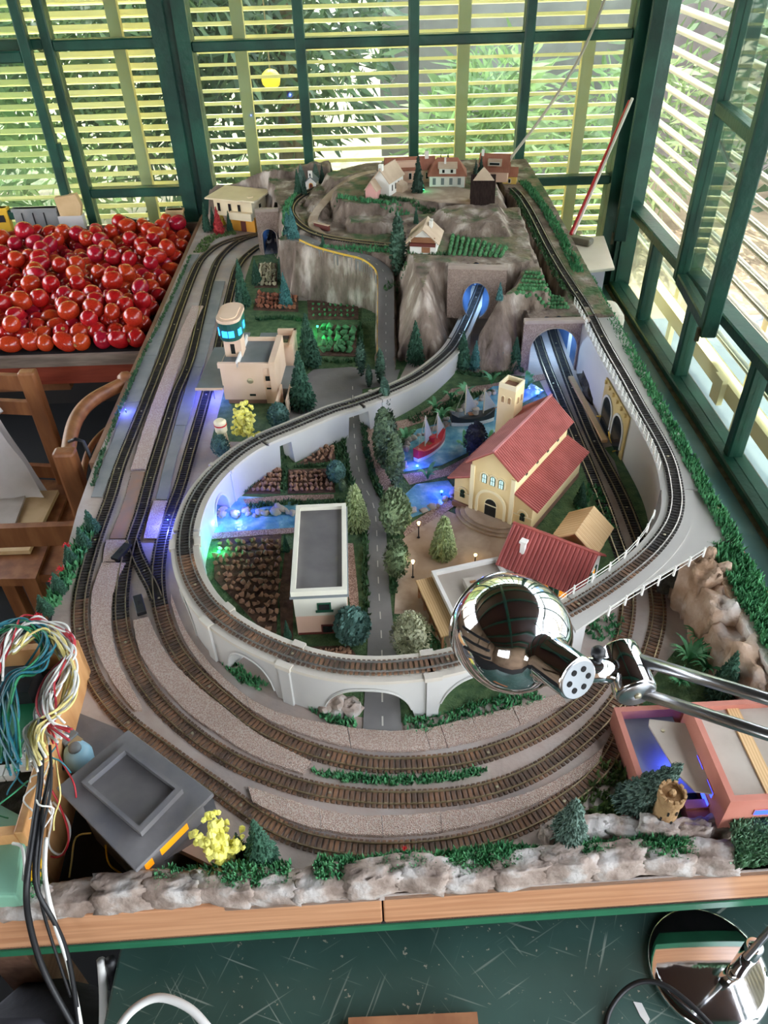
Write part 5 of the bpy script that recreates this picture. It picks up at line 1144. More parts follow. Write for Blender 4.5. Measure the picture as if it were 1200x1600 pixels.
rows('long hedge row on the terrace above the wide tunnel', [(824,424),(866,428),(892,462),(806,462)], .166, 6, 'crop_green', .0056, True)
# ---------------------------------------------------------------- turf edging and hedges
def hedge(label, px, w, h, m='turf_dark', z=0., seed=2, dens=9000, on=False):
    P = smooth_path([G(u, v, z) for u, v in px], .006, 1); N = normals(P); poly = [(p.x+n.x*w, p.y+n.y*w) for p, n in zip(P, N)]+[(p.x-n.x*w, p.y-n.y*w) for p, n in zip(P, N)][::-1]
    L = sum((P[i+1]-P[i]).length for i in range(len(P)-1)); return turf('hedge', label, poly, z+.001, int(dens*L*w*2*9), m, h, seed=seed, zf=(lambda x, y: zt_at(x, y)) if on else None)
hedge('green hedge along the left kerb of the road', [(535,650),(538,700),(546,748),(564,785),(570,830),(571,900),(572,985)], .005, .009)
hedge('green hedge along the right kerb of the road by the harbour', [(568,650),(572,700),(584,750),(602,785),(606,815)], .006, .009)
hedge('hedge along the plaza side of the road', [(618,835),(616,880),(614,930)], .005, .01)
hedge('hedge between the two ploughed plots', [(446,732),(443,772)], .005, .009); hedge('hedge around the triangular plot', [(462,730),(526,724),(524,694),(500,692)], .004, .008)
hedge('thick hedge above the stream', [(385,795),(440,788),(528,788),(560,770)], .007, .009); hedge('hedge separating plots and viaduct wall', [(380,772),(430,728),(470,708),(530,685)], .004, .008)
hedge('turf under the viaduct beside the rocks', [(480,1095),(520,1125),(560,1135)], .008, .008, 'turf'); hedge('turf bank right of the road arch', [(632,1138),(690,1128),(750,1110),(850,1085)], .014, .008, 'turf', dens=5000)
hedge('turf in the left viaduct arch', [(345,1020),(375,1055),(415,1078)], .010, .008, 'turf'); hedge('green bank beyond the pond path', [(640,660),(690,640),(720,622),(770,615)], .012, .008, 'turf_dark', dens=5000)
hedge('turf edge beside the rocks and the tunnel path', [(712,582),(760,588),(820,580)], .006, .008); hedge('turf edge before the station fields', [(400,500),(450,498),(480,504)], .006, .01); hedge('hedge round the leafy plot', [(494,562),(560,564),(562,505)], .004, .01)
hedge('grass verge below the burgundy roofed house', [(905,960),(940,990),(960,960)], .02, .008, 'turf', dens=4000); hedge('grass verge beside the church', [(905,800),(925,760),(940,790),(955,830)], .010, .008, 'turf', dens=4000)
hedge('olive grass slope in front of the pink building', [(975,1200),(950,1250),(920,1285)], .03, .01, 'turf_olive', dens=3000); hedge('grass left of the flowering tree', [(668,985),(690,1010),(660,1022)], .010, .006, 'turf', dens=4000)
hedge('turf rim along the village cliff', [(572,304),(640,316),(738,322)], .006, .01, 'turf_dark', .2, on=True); hedge('green terrace below the village cliff', [(525,325),(580,334),(640,340)], .012, .01, 'turf', .165, on=True, dens=4000)
hedge('turf strip beside the mountain track', [(500,384),(560,388),(612,392)], .009, .01, 'turf', .148, on=True, dens=5000); hedge('turf on the left bank of the mountain track', [(445,350),(450,320),(465,302)], .012, .012, 'turf', .152, on=True, dens=4000)
hedge('turf verge inside the raised right track', [(880,445),(850,395),(825,345),(800,305)], .010, .008, 'turf_dark', .145, on=True, dens=5000); hedge('turf verge outside the raised right track', [(905,420),(885,385),(850,330),(815,290)], .014, .009, 'turf', .145, on=True, dens=5000)
hedge('moss edging before the chalet', [(600,408),(640,398),(700,402)], .010, .008, 'turf_dark', .172, on=True, dens=5000); hedge('grass beneath the toy trees by the villa', [(312,395),(330,372),(370,364)], .02, .008, 'turf_olive', dens=3000)
hedge('thin ragged grass fringe on the left table edge', [(298,400),(258,490),(222,560),(188,640),(160,710),(146,760)], .004, .007, 'turf_dark')
# ---------------------------------------------------------------- small plants on the left edge
hedge('bushy green border on the left front edge', [(138,830),(118,880),(96,920),(76,955)], .012, .016, 'turf', dens=4500)
for i, (u, v, vt, lab) in enumerate(((145,830,795,'topmost small fir on the left table edge'),(132,855,822,'second small fir from the top on the left table edge'),(112,880,850,'third small fir on the left table edge'),(94,925,893,'fourth small fir on the left table edge'),(72,960,928,'lowest small fir on the left table edge'))): tree('slim', u, v, vt, lab, group='small firs on the left edge', sx=1.9)
FL = MB()
for k in range(16):
    a = k*2.4; r = .3+.7*(k/16.); FL.tube([(0, 0, 0), (math.cos(a)*r*.6, math.sin(a)*r*.6, .5), (math.cos(a)*r, math.sin(a)*r, .9-.3*r)], .12, 4)
FLm = FL.mesh('blossom', 'flower_red')
for u, v, lab in ((106,858,'red flower highest on the left table edge'),(97,895,'red flower in the middle of the left table edge'),(85,912,'small red flower on the left table edge'),(62,968,'lowest red flower on the left table edge'),(632,1330,'tiny red flower by the front rock edge')):
    p = G(u, v, .004); t = thing('flower', lab, 'flower', tuple(p), group='red flowers'); inst('blossom', FLm, t, (0, 0, .004), 0, .010 if u < 200 else .005); MB().tube([(0, 0, 0), (0, 0, .006)], .001, 4).build('stem', 'turf_dark', t)
# ---------------------------------------------------------------- palms and reeds by the pond
def palm(label, u, v, n, l, seed, z=.002, m='palm_leaf', name='reed_plant', group='leafy plants by the pond', wd=.0035):
    rnd = random.Random(seed); p = G(u, v, z); t = thing(name, label, 'plant', tuple(p), group=group)
    for k in range(n):
        a = rnd.uniform(0, 6.28); L = l*rnd.uniform(.6, 1.1); mb = MB(); d = Vector((math.cos(a), math.sin(a), 0)); s = Vector((-d.y, d.x, 0)); A = []; B = []
        for q in range(6): f = q/5.; c_ = d*L*.55*f**1.4+Vector((0, 0, L*(f-.45*f**3))); w = wd*math.sin(math.pi*min(.97, .12+f*.85)); A.append(c_-s*w); B.append(c_+s*w)
        mb.strip(A, B).build('leaf', m, t)
for i, (u, v, n, l, lab) in enumerate(((634,688,6,.032,'reed plant at the left end of the harbour'),(690,655,5,.04,'reed plant behind the red boat'),(705,625,6,.04,'reed plant on the bank behind the black boat'),(728,618,5,.032,'reed plant left of the bell tower'),(768,600,6,.038,'tall reed plant behind the bell tower'),(822,608,6,.04,'reed plant next to the blue lamp'),(668,748,4,.035,'reed plant before the red boat'),(726,700,5,.035,'reed plant left of the dark round tree'),(765,690,3,.03,'reed plant behind the church roof'),(680,640,5,.03,'reed plant on the bank nearest the viaduct'))): palm(lab, u, v, n+1, l*1.4, i+3, wd=.0048)
for i, (u, v, n, l, lab) in enumerate(((1075,1035,22,.045,'bright green long grass clump beside the rock wall'),(1090,1005,20,.04,'upper long grass clump beside the rock wall'),(1100,1050,18,.04,'dark long grass clump next to the conifer'),(1060,1070,16,.03,'lower long grass clump by the pink forecourt'))): palm(lab, u, v, n+14, l*1.35, i+40, m='palm_leaf' if i < 2 else 'turf', name='grass_clump', group='long grass clumps', wd=.0021)
# ---------------------------------------------------------------- stones
STM = [MB().blob((0, 0, .3), (1, .8, .6), s, .5, 2).mesh('stone', 'stone_grey', True) for s in (1, 2, 3)]
rnd = random.Random(9)
def stones(px, n, r, label, group, z=.002, spread=.006):
    P = resample([G(u, v, z) for u, v in px], n)
    for p in P: k = r*rnd.uniform(.6, 1.25); tag(inst('stone', rnd.choice(STM), None, (p.x+rnd.uniform(-1, 1)*spread, p.y+rnd.uniform(-1, 1)*spread, z), rnd.uniform(0, 6), k), label, 'stone', group)
stones([(628,735),(628,705),(650,682),(690,668),(705,650),(740,630),(780,610)], 34, .009, 'rounded pebble edging the harbour pond', 'harbour pebbles')
stones([(635,800),(660,800),(705,775),(710,762)], 9, .008, 'pebble edging the small pond by the church', 'small pond pebbles')
stones([(340,800),(380,803),(430,800),(462,802)], 16, .010, 'rounded stone in the blue lit stream bed', 'stream stones', spread=.010)
for (u, v, r, lab) in ((522,1105,.022,'pale grey boulder left of the road under the arch'),(548,1110,.018,'second pale boulder beside the road under the arch')):
    p = G(u, v); tag(MB().blob((0, 0, .3*r), (r, r*.8, r), 7+u, .5, 3).build('boulder', 'rock_white', None, loc=tuple(p)), lab, 'boulder', 'boulders under the arch')
# ---------------------------------------------------------------- boats
mat('hull_black', (34,34,36), rough=.4); mat('hull_red', (176,34,44), rough=.4); mat('hull_white', (220,220,214), rough=.5); mat('deck_wood', (156,96,58), rough=.6); mat('sail', (214,218,226), (150,156,170), rough=.8, kind='wave', scale=220, stretch=(1,1,1), trans=.3); mat('rope', (190,180,160), rough=.9)
def boat(label, u, v, rz, L, mh, ms, mcab):
    p = G(u, v, .003); t = thing('sailing_boat', label, 'boat', (p.x, p.y, .003), math.radians(rz), 'boats in the harbour'); n = 14
    def hull(z0, z1, k0, k1):
        mb = MB(); rows_ = []
        for (z, k) in ((z0, k0), (z1, k1)):
            rows_.append([(L*(i/n-.5)*(.9+.1*k), s*L*.16*k*math.sin(math.pi*min(.999, max(.001, .08+.9*i/n)))**.6, z+.12*L*abs(2*i/n-1)**3*(z > z0)) for s in (1,) for i in range(n+1)]+[(L*(i/n-.5)*(.9+.1*k), -L*.16*k*math.sin(math.pi*min(.999, max(.001, .08+.9*i/n)))**.6, z+.12*L*abs(2*i/n-1)**3*(z > z0)) for i in range(n, -1, -1)])
        m_ = len(rows_[0]); mb.v = rows_[0]+rows_[1]; mb.f = [(i, (i+1) % m_, m_+(i+1) % m_, m_+i) for i in range(m_)]+[tuple(range(m_, 2*m_))]; return mb
    hull(0, L*.1, .8, .95).build('hull', ms, t); hull(L*.1, L*.2, .95, 1.).build('gunwale', mh, t)
    for x, hgt in ((-.18, .98), (.24, .85)):
        m_ = MB().tube([(L*x, 0, L*.15), (L*x, 0, L*hgt)], L*.014, 6).build('mast', 'rope', t); sl = MB(); a = Vector((L*x, 0, L*(hgt-.04))); b = Vector((L*x, 0, L*.26)); c_ = Vector((L*(x+.30), L*.04, L*.34)); g_ = []
        sl.add([a, b, c_, a+Vector((0, .0004, 0)), b+Vector((0, .0004, 0)), c_+Vector((0, .0004, 0))], [(0, 1, 2), (5, 4, 3)]).build('sail', 'sail', t)
        MB().tube([(L*x, 0, L*hgt), (L*(x-.26), 0, L*.24)], .0004, 4).tube([(L*x, 0, L*hgt), (L*(x+.3), 0, L*.24)], .0004, 4).build('rigging', 'rope', m_)
    MB().lathe([(L*.07, L*.18), (L*.07, L*.33), (L*.09, L*.335), (L*.085, L*.36), (.0001, L*.37)], 12, (L*.06, 0, 0)).build('wheelhouse', mcab, t); Bx('hatch', 'deck_wood', t, -L*.1, -.0*L, -L*.06, L*.06, L*.18, L*.24)
    MB().tube([(L*.46, 0, L*.3), (L*.62, 0, L*.36)], L*.01, 5).build('bowsprit', 'deck_wood', t)
boat('black and white sailing boat near the far bank of the harbour', 738, 660, 8, .1, 'hull_black', 'hull_white', 'stone_grey'); boat('red sailing boat in the near corner of the harbour', 672, 705, 48, .1, 'hull_red', 'hull_white', 'hull_red')
# ---------------------------------------------------------------- little lamps
mat('led_blue', (60,120,255), emit=(30,80,255), estr=9); mat('led_cyan', (60,220,255), emit=(30,200,255), estr=8); mat('led_green', (40,255,150), emit=(20,255,130), estr=8); mat('lamp_warm', (255,220,150), emit=(255,200,110), estr=4); mat('iron', (20,20,20), rough=.5)
def led(label, u, v, z, m, col, e, r=.003, dy=0.):
    p = G(u, v, z); t = thing('led_lamp', label, 'lamp', tuple(p), group='small coloured lamps'); MB().blob((0, 0, 0), r, 1, 0, 1).build('bulb', m, t); MB().tube([(0, 0, -r), (0, 0, -z+.0005)], .0008, 5).build('stem', 'iron', t)
    L = bpy.data.objects.new('glow', bpy.data.lights.new('glow', 'POINT')); COL.objects.link(L); L.parent = t; L.location = (0, -.001, r*1.8+.004); L.data.energy = e; L.data.color = col; L.data.shadow_soft_size = .004
BL, CY, GN = (.08, .12, 1), (.1, .5, 1), (.05, 1, .4)
led('blue lamp at the bow of the red boat', 652, 728, .008, 'led_blue', BL, .015); led('blue lamp beside the church tower by the tracks', 840, 613, .012, 'led_blue', BL, .03, .005); led('blue lamp over the small pond', 690, 768, .012, 'led_blue', BL, .025)
led('cyan lamp by the stream under the viaduct', 334, 822, .012, 'led_cyan', (.08, .2, 1), .07); led('blue lamp on the far bank of the stream', 372, 800, .016, 'led_blue', BL, .06)
led('green lamp at the foot of the viaduct by the large plot', 342, 862, .006, 'led_green', GN, .02); led('green lamp under the round tree inside the viaduct', 458, 705, .008, 'led_green', GN, .03); led('green lamp in the leafy plot', 505, 535, .008, 'led_green', GN, .015); led('green lamp behind the tall conifer by the station', 496, 510, .02, 'led_green', GN, .02)
led('blue lamp under the station canopy beside the track', 332, 604, .034, 'led_blue', BL, .11, .0012); led('blue lamp beside the third left track at the crossover', 262, 812, .02, 'led_blue', BL, .12, .0012); led('blue lamp at the left table edge by the chair', 196, 640, .010, 'led_blue', BL, .03, .0012); led('blue lamp inside the pink forecourt', 1050, 1195, .03, 'led_blue', BL, .018, .0015)  # table edge bulb is added only to spread blue spill over the tracks
p = (.155, 2.36)
led('green lamp hanging in the village conifers', 661, 296, .21, 'led_green', GN, .005)
def street_lamp(label, u, v, vt):
    p = G(u, v, .002); h = top_z(u, vt, p.y)-.002; t = thing('street_lamp', label, 'street lamp', tuple(p), group='plaza street lamps'); MB().lathe([(.003, 0), (.0028, .001), (.0011, .003), (.0009, h*.8)], 8).build('post', 'iron', t); MB().lathe([(.0016, h*.8), (.003, h*.95), (.0008, h)], 8).build('lantern', 'lamp_warm', t)
    L = bpy.data.objects.new('glow', bpy.data.lights.new('glow', 'POINT')); COL.objects.link(L); L.parent = t; L.location = (0, 0, h+.003); L.data.energy = .002; L.data.color = (1, .75, .4); L.data.shadow_soft_size = .002
street_lamp('black street lamp between footpath and pale conifer', 654, 840, 815); street_lamp('black street lamp at the road side of the plaza', 645, 902, 875); street_lamp('black street lamp behind the restaurant roof', 742, 880, 866)
# ---------------------------------------------------------------- rock walls on the front and right edges
def rock_run(label, P, w, h, m, seed, nseg=None, group=None, face_m=None, name='rock_wall'):
    """chain of plaster boulders: each is a part of its own"""
    t = thing(name, label, 'rock wall', tuple(P[0]), group=group); o = P[0].copy(); rnd = random.Random(seed); n = len(P)-1
    for i in range(n):
        a, b = P[i]-o, P[i+1]-o; c_ = (a+b)/2; L = (b-a).length; ang = math.atan2(b.y-a.y, b.x-a.x); hh = h*rnd.uniform(.75, 1.25); M = Matrix.Translation(c_) @ Matrix.Rotation(ang+rnd.uniform(-.12, .12), 4, 'Z')
        bm = bmesh.new(); bmesh.ops.create_cube(bm, size=2); bmesh.ops.subdivide_edges(bm, edges=bm.edges[:], cuts=7, use_grid_fill=True); mb = MB(); vs = []
        for v in bm.verts:
            q = v.co.copy(); l_ = max(abs(q.x), abs(q.y), abs(q.z)); q = q.lerp(q.normalized()*l_*1.1, .35); k = Vector((q.x*2.2+i*5.3+seed, q.y*1.7+i, q.z*1.7)); f = 1+.22*noise.noise(k)+.20*abs(noise.noise(k*2.3))+.10*abs(noise.noise(k*5.5))
            vs.append((q.x*L*.56*f, q.y*w*f*(1.0-.25*q.z), max(-.004, (q.z*.5+.42)*hh*f)))
        fs = [tuple(x.index for x in f.verts) for f in bm.faces]; bm.free(); mb.add(vs, fs, M).build('boulder', m, t, True)
    return t
FP = [Vector((x, yf(x)+.020+random.uniform(-.003, .003), 0)) for x in np.linspace(-.53, .43, 17)]
rock_run('long pale plaster rock wall along the front edge of the layout', FP, .017, .027, 'rock_white', 4)
rock_run('second row of plaster rock behind the front edge near the castle', [Vector((x, yf(x)+.055+.01*math.sin(x*30), 0)) for x in np.linspace(.2, .44, 7)], .014, .03, 'rock_white', 9)
for i, (x0, x1, lab) in enumerate(((-.50, -.42, 'leftmost moss patch on the front rock wall'), (-.28, -.12, 'moss patch below the yellow bush'), (-.09, .10, 'moss band at the middle of the front rock wall'), (.08, .19, 'moss patch before the small red flower'), (.24, .38, 'moss band on the front rock near the castle'))):
    turf('moss_patch', lab, [(x0, yf(x0)+.012), (x1, yf(x1)+.012), (x1, yf(x1)+.042), (x0, yf(x0)+.042)], 0, 700, 'turf', .008, seed=20+i, zf=lambda x, y: .024+.004*math.sin(x*60)-abs(y-yf(x)-.028)*.4)
turf('moss_patch', 'shaggy moss hanging over the front right corner', [(.42, yf(.42)+.0), (.56, yf(.56)+.0), (.56, .5), (.43, .48)], 0, 2600, 'turf_pale', .012, seed=31, zf=lambda x, y: .012+.02*math.sin(min(1, max(0, (y-.43)/.04))*1.5))
RW = [G(1078,900,.045), G(1100,935,.045), G(1125,985,.045), G(1155,1030,.045), G(1190,1085,.045), G(1230,1140,.045)]; RW = [Vector((min(p.x+.01, .56), p.y, 0)) for p in RW]
rock_run('tall ochre and white rock wall on the right behind the pink building', RW, .034, .085, 'rock', 6)
turf('turf_strip', 'green turf topping the tall rock wall on the right', [(.556, .45), (.60, .45), (.60, .93), (.55, .93)], .085, 2400, 'turf', .012, seed=33, zf=lambda x, y: .088+.01*(x-.55)*10*0)
tag(MB().prism([(.545, .45), (.593, .45), (.593, .96), (.54, .96)], .0, .086).build('rock_core', 'rock'), 'rough plaster bank carrying the turf above the tall rock wall', 'rock wall')
mat('bark_dark', (44,40,32), (66,60,46), rough=.95, scale=40, bump=.6); tag(MB().blob((0, 0, .02), (.03, .04, .03), 5, .6, 3).build('dark_mound', 'bark_dark', None, loc=tuple(G(1050,915))), 'dark mossy mound under the corner bridge', 'mound')
tag(MB().blob((0, 0, .012), (.022, .07, .022), 8, .6, 3).build('dark_mound', 'bark_dark', None, loc=tuple(G(925,610))), 'dark crumpled cloth heap under the right embankment', 'mound')
pl = thing('plank', 'loose light wooden plank lying beside the tunnel tracks', 'plank', tuple(G(898,600,.004))); a = G(880,590,.004); b = G(932,690,.004); d = b-a; MB().cbox((0, 0, .004), (d.length, .012, .008)).build('board', 'wood_light', pl); pl.location = (a+b)/2+Vector((.018, 0, -.004)); pl.rotation_euler.z = math.atan2(d.y, d.x)

# ochre arches under the raised right track
mat('ochre', (172,146,88), (186,160,100), rough=.7, scale=20)  # tone darkened to carry the shade under the raised track
pa, pb_ = [p for p in (min(ir, key=lambda q: abs(q.y-G(930,585,.113).y)), min(ir, key=lambda q: abs(q.y-G(966,650,.111).y)))]
arw.location = (pa.x-.003, pa.y, 0); dv_ = (pb_-pa); dv_.z = 0; fm = face((0, 0, 0), tuple(dv_)); Lp = dv_.length
MB().box(0, Lp, -.003, .0, .0, .105, fm).build('panel', 'ochre', arw)
for k in (.27, .73):
    MB().extr([(p[0]+Lp*k, p[1]) for p in outline(Lp*.36, .078, True)], -.0045, -.002, 'y', fm).build('opening', 'pane_dark', arw); arch_band(arw, fm, Lp*k, .078-Lp*.18, Lp*.18, Lp*.21, .006, 'plate_grey', 'arch_trim', leg=.03)
for k in range(6): MB().box(Lp*(k+.3)/6, Lp*(k+.3)/6+.005, -.008, -.003, .096, .104, fm).build('corbel', 'ochre', arw)
pk = G(918, 575, .0); tag(MB().blob((0, 0, .05), (.020, .034, .062), 12, .5, 3).build('boulder', 'rock', None, loc=(pk.x+.008, pk.y+.05, 0)), 'tall pinkish rock between the wide tunnel and the ochre arches', 'boulder')

p = G(503, 356, .15); rwl = thing('red_wall', 'low brick red wall beside the level crossing road', 'wall', (p.x, p.y, zt_at(p.x, p.y)), math.radians(-38)); Bx('wall', 'frame_red', rwl, -.028, .028, -.004, .004, -.006, .016); Bx('coping', 'roof_tan', rwl, -.029, .029, -.005, .005, .016, .018)
# ================================================================ tomato table
mat('red_board', (134,52,34), (158,68,44), rough=.55, scale=9, stretch=(1,6,6)); mat('grey_plank', (120,106,94), (146,130,114), rough=.85, scale=12, stretch=(1,8,8)); mat('black_sheet', (24,22,24), rough=.9)
tt = thing('produce_table', 'low wooden table with dark red apron loaded with tomatoes', 'table', (-1.2, 2.43, ZF)); zt0 = -.055-ZF
Bx('table_top', 'black_sheet', tt, -.62, .585, -.46, .50, zt0-.012, zt0); Bx('front_edge', 'grey_plank', tt, -.62, .59, -.475, -.46, zt0-.03, zt0+.002); Bx('front_apron', 'red_board', tt, -.62, .55, -.455, -.435, zt0-.095, zt0-.03); Bx('back_lip', 'grey_plank', tt, -.62, .60, .50, .515, zt0-.012, zt0+.03); Bx('side_lip', 'grey_plank', tt, .575, .59, -.45, .50, zt0-.012, zt0+.012)
Bx('lower_batten', 'wood_brown', tt, -.05, .32, -.43, -.40, zt0-.13, zt0-.1)
for x in (-.58, .53):
    for y in (-.42, .46): Bx('leg', 'red_board', tt, x-.025, x+.025, y-.025, y+.025, 0, zt0-.012)
def tomato_mat():
    m = mat('tomato', (170,14,24), (198,40,32), rough=.22, scale=9, contrast=(.35,.8), coat=.3); n = m.node_tree.nodes; l = m.node_tree.links; b = n['Principled BSDF']; old = b.inputs['Base Color'].links[0].from_socket
    oi = n.new('ShaderNodeObjectInfo'); h = n.new('ShaderNodeHueSaturation'); mr = n.new('ShaderNodeMapRange'); mr.inputs[3].default_value = .492; mr.inputs[4].default_value = .515; l.new(oi.outputs['Random'], mr.inputs[0]); l.new(mr.outputs[0], h.inputs['Hue'])
    m2 = n.new('ShaderNodeMapRange'); m2.inputs[3].default_value = .85; m2.inputs[4].default_value = 1.15; l.new(oi.outputs['Random'], m2.inputs[0]); l.new(m2.outputs[0], h.inputs['Value']); l.new(old, h.inputs['Color']); l.new(h.outputs[0], b.inputs['Base Color'])
tomato_mat(); mat('stem_scar', (190,130,60), (150,100,50), rough=.7, scale=60)
TOM = []
for s, (a, b) in enumerate(((1., 1.2), (1., 1.05), (.95, 1.35))):
    bm = bmesh.new(); bmesh.ops.create_icosphere(bm, subdivisions=3, radius=1); mb = MB(); vs = []
    for v in bm.verts:
        q = v.co; dimp = 1-.12*math.exp(-((1-q.z)/.06)); lob = 1+.03*math.cos(4*math.atan2(q.y, q.x)+s)*abs(q.z); vs.append((q.x*a*lob, q.y*a*lob, q.z*b*dimp))
    mb.add(vs, [tuple(x.index for x in f.verts) for f in bm.faces]); bm.free(); TOM.append(mb.mesh('fruit', 'tomato', True))
SCAR = MB().lathe([(.22, -.02), (.18, .03), (.05, .0)], 8).mesh('stem_scar', 'stem_scar')
rt = random.Random(21); spots = []
for j in range(18):
    for i in range(26):
        spots.append((-.65-.051*i-.0255*(j % 2)+rt.uniform(-.006, .006), 2.0+.050*j+rt.uniform(-.006, .006), -.055, rt.uniform(.0235, .0275)))
for _ in range(190): spots.append((rt.uniform(-1.45, -.66), rt.uniform(2.02, 2.86), -.016, rt.uniform(.0235, .029)))
spots.append((-1.0, 2.33, .0, .034)); spots.append((-.86, 2.15, .0, .034)); spots.append((-1.19, 2.74, .0, .032))
def proj(p):
    q = CM @ np.array([p[0], p[1], p[2]-CAM_H]); return 600+F_PX*q[0]/q[2], 800+F_PX*q[1]/q[2]
placed = []; names = ['first', 'second', 'third', 'fourth', 'fifth', 'sixth', 'seventh', 'eighth', 'ninth', 'tenth', 'eleventh', 'twelfth']; vis = []
for (x, y, z, r) in spots:
    u, v = proj((x, y, z+r))
    if u < -25 or len(vis) >= 300: continue
    if z > -.05 and any((x-a)**2+(y-b)**2 < .0019 and abs(z-c) < .02 for a, b, c in placed): continue
    placed.append((x, y, z)); vis.append((x, y, z, r, u))
fr = sorted([t for t in vis if t[1] < 2.02 and t[2] < -.05], key=lambda t: -t[4])
for (x, y, z, r, u) in vis:
    lab = 'ripe red plum tomato in the middle of the heap on the low table'; k = None
    if y < 2.02 and z < -.05: i = [q[0] for q in fr].index(x); lab = '%s tomato from the right in the front row at the table edge' % names[min(i, 11)]
    elif z > -.03: lab = 'ripe tomato lying on top of the heap on the low table'
    elif y > 2.78: lab = 'ripe tomato in the rearmost row under the back window'
    elif x > -.68: lab = 'ripe tomato at the right rim of the heap beside the railway'
    t = thing('tomato', lab, 'tomato', (x, y, z), group='tomatoes on the low table'); rot = (rt.uniform(-2, 2), rt.uniform(-1.5, 1.5), rt.uniform(0, 6)); f = inst('fruit', TOM[rt.randrange(3)], t, (0, 0, r*.97), rot=rot, sc=r)
    if rt.random() < .4: inst('stem_scar', SCAR, f, (0, 0, 1.02))
# things standing behind the tomatoes
mat('crate_yellow', (214,170,40), rough=.5); mat('card_tan', (196,164,116), (210,180,134), rough=.85, scale=20); mat('paper_white', (206,204,198), rough=.8)
for (x0, x1, z1, m, nm, lab, cat) in ((-1.37, -1.31, .055, 'crate_yellow', 'plastic_crate', 'yellow plastic crate at the far left behind the tomatoes', 'crate'), (-1.29, -1.13, .05, 'paver', 'metal_box', 'grey metal box behind the tomato heap', 'box'), (-.73, -.67, .028, 'card_tan', 'cardboard_box', 'small cardboard box behind the tomatoes by the post', 'box')):
    t = thing(nm, lab, cat, ((x0+x1)/2, 2.93, -.055)); w = (x1-x0)/2; bevel(Bx('body', m, t, -w, w, -.012, .012, 0, z1+.055), .003); Bx('rim', m, t, -w-.003, w+.003, -.015, .015, z1+.045, z1+.055)
    if nm == 'plastic_crate': Bx('hand_hole', 'black_sheet', t, -.015, .015, -.0135, -.012, .06, .085)
    if nm == 'metal_box':
        for k in range(3): Bx('panel_line', 'black_sheet', t, -w+.03+.04*k, -w+.034+.04*k, -.0135, -.012, .01, .09)
t = thing('paper_bag', 'tan paper bag on a white carton behind the tomatoes', 'bag', (-1.08, 2.93, -.055)); Bx('carton', 'paper_white', t, -.05, .04, -.015, .015, 0, .075); MB().extr([(-.04, .075), (.035, .075), (.045, .11), (.035, .15), (-.045, .14)], -.013, .013, 'y').build('bag', 'card_tan', t)
t = thing('dark_cloth', 'dark folded cloth peak behind the tomatoes', 'cloth', (-.86, 2.93, -.055)); MB().add([(-.06, -.02, 0), (.07, -.02, 0), (.07, .02, 0), (-.06, .02, 0), (-.05, 0, .075), (.0, 0, .052), (.06, 0, .045)], [(0, 1, 6, 5, 4), (2, 3, 4, 5, 6), (1, 2, 6), (3, 0, 4), (3, 2, 1, 0)]).build('fold', 'black_sheet', t)
# ================================================================ chairs on the left
mat('chair_wood', (122,74,42), (156,102,62), rough=.45, scale=6, stretch=(6,6,1), c3=(138,86,50)); mat('cloth_white', (206,198,194), (224,218,214), rough=.9, scale=8, bump=.4, bscale=18); mat('cable_black', (22,22,24), rough=.5)
ch = thing('ladder_chair', 'light wooden ladder-back chair below the tomato table', 'chair', (-.88, 1.78, ZF)); Z0 = -ZF
for (x, y) in ((0, 0), (-.40, .06)): bevel(MB().box(x-.022, x+.022, y-.016, y+.016, 0, Z0+.0).build('back_post', 'chair_wood', ch), .006)
for (x, y) in ((.02, -.38), (-.38, -.36)): Bx('front_leg', 'chair_wood', ch, x-.018, x+.018, y-.018, y+.018, 0, .44)
for z0, z1 in ((Z0-.055, Z0-.012), (Z0-.13, Z0-.09), (Z0-.34, Z0-.30)): MB().prism([(-.40, .05), (0, -.01), (0, .006), (-.40, .066)], z0, z1).build('back_slat', 'chair_wood', ch)
MB().prism([(-.42, .06), (.02, 0), (.04, -.40), (-.40, -.38)], .44, .465).build('seat', 'chair_wood', ch)
MB().box(-.005, .03, -.38, 0, .16, .19).build('stretcher', 'chair_wood', ch)
c2 = thing('round_back_chair', 'wooden chair with curved top rail beside the layout edge', 'chair', (-.70, 1.62, ZF))
a = G(112, 706, .0)-Vector((-.70, 1.62, 0)); b = G(204, 588, .0)-Vector((-.70, 1.62, 0)); mid = (a+b)/2+Vector((-.045, .02, 0))
crest = smooth_path([Vector((a.x, a.y, Z0-.01)), Vector((mid.x-.005, mid.y-.05, Z0-.01)), Vector((mid.x+.01, mid.y+.05, Z0-.01)), Vector((b.x, b.y, Z0-.015))], .01, 1); crest = [p-Vector((.012, 0, 0)) for p in crest]
MB().tube(crest, .017, 8).build('crest_rail', 'chair_wood', c2, True); MB().tube([p-Vector((-.006, 0, .09)) for p in crest[2:-2]], .008, 6).build('lower_rail', 'chair_wood', c2, True); MB().blob(tuple(crest[-1]+Vector((0, 0, .004))), .024, 2, .05).build('finial', 'chair_wood', c2, True)
bevel(MB().box(a.x-.036, a.x+.012, a.y-.026, a.y+.008, 0, Z0+.012).build('back_post', 'chair_wood', c2), .008); MB().box(b.x-.03, b.x, b.y-.01, b.y+.02, 0, Z0-.02).build('back_post', 'chair_wood', c2)
MB().prism([(a.x-.3, a.y), (a.x, a.y), (b.x-.02, b.y), (b.x-.3, b.y+.03)], .43, .455).build('seat', 'chair_wood', c2)
for (x, y) in ((a.x-.28, a.y+.03), (b.x-.28, b.y)): Bx('front_leg', 'chair_wood', c2, x-.016, x+.016, y-.016, y+.016, 0, .43)
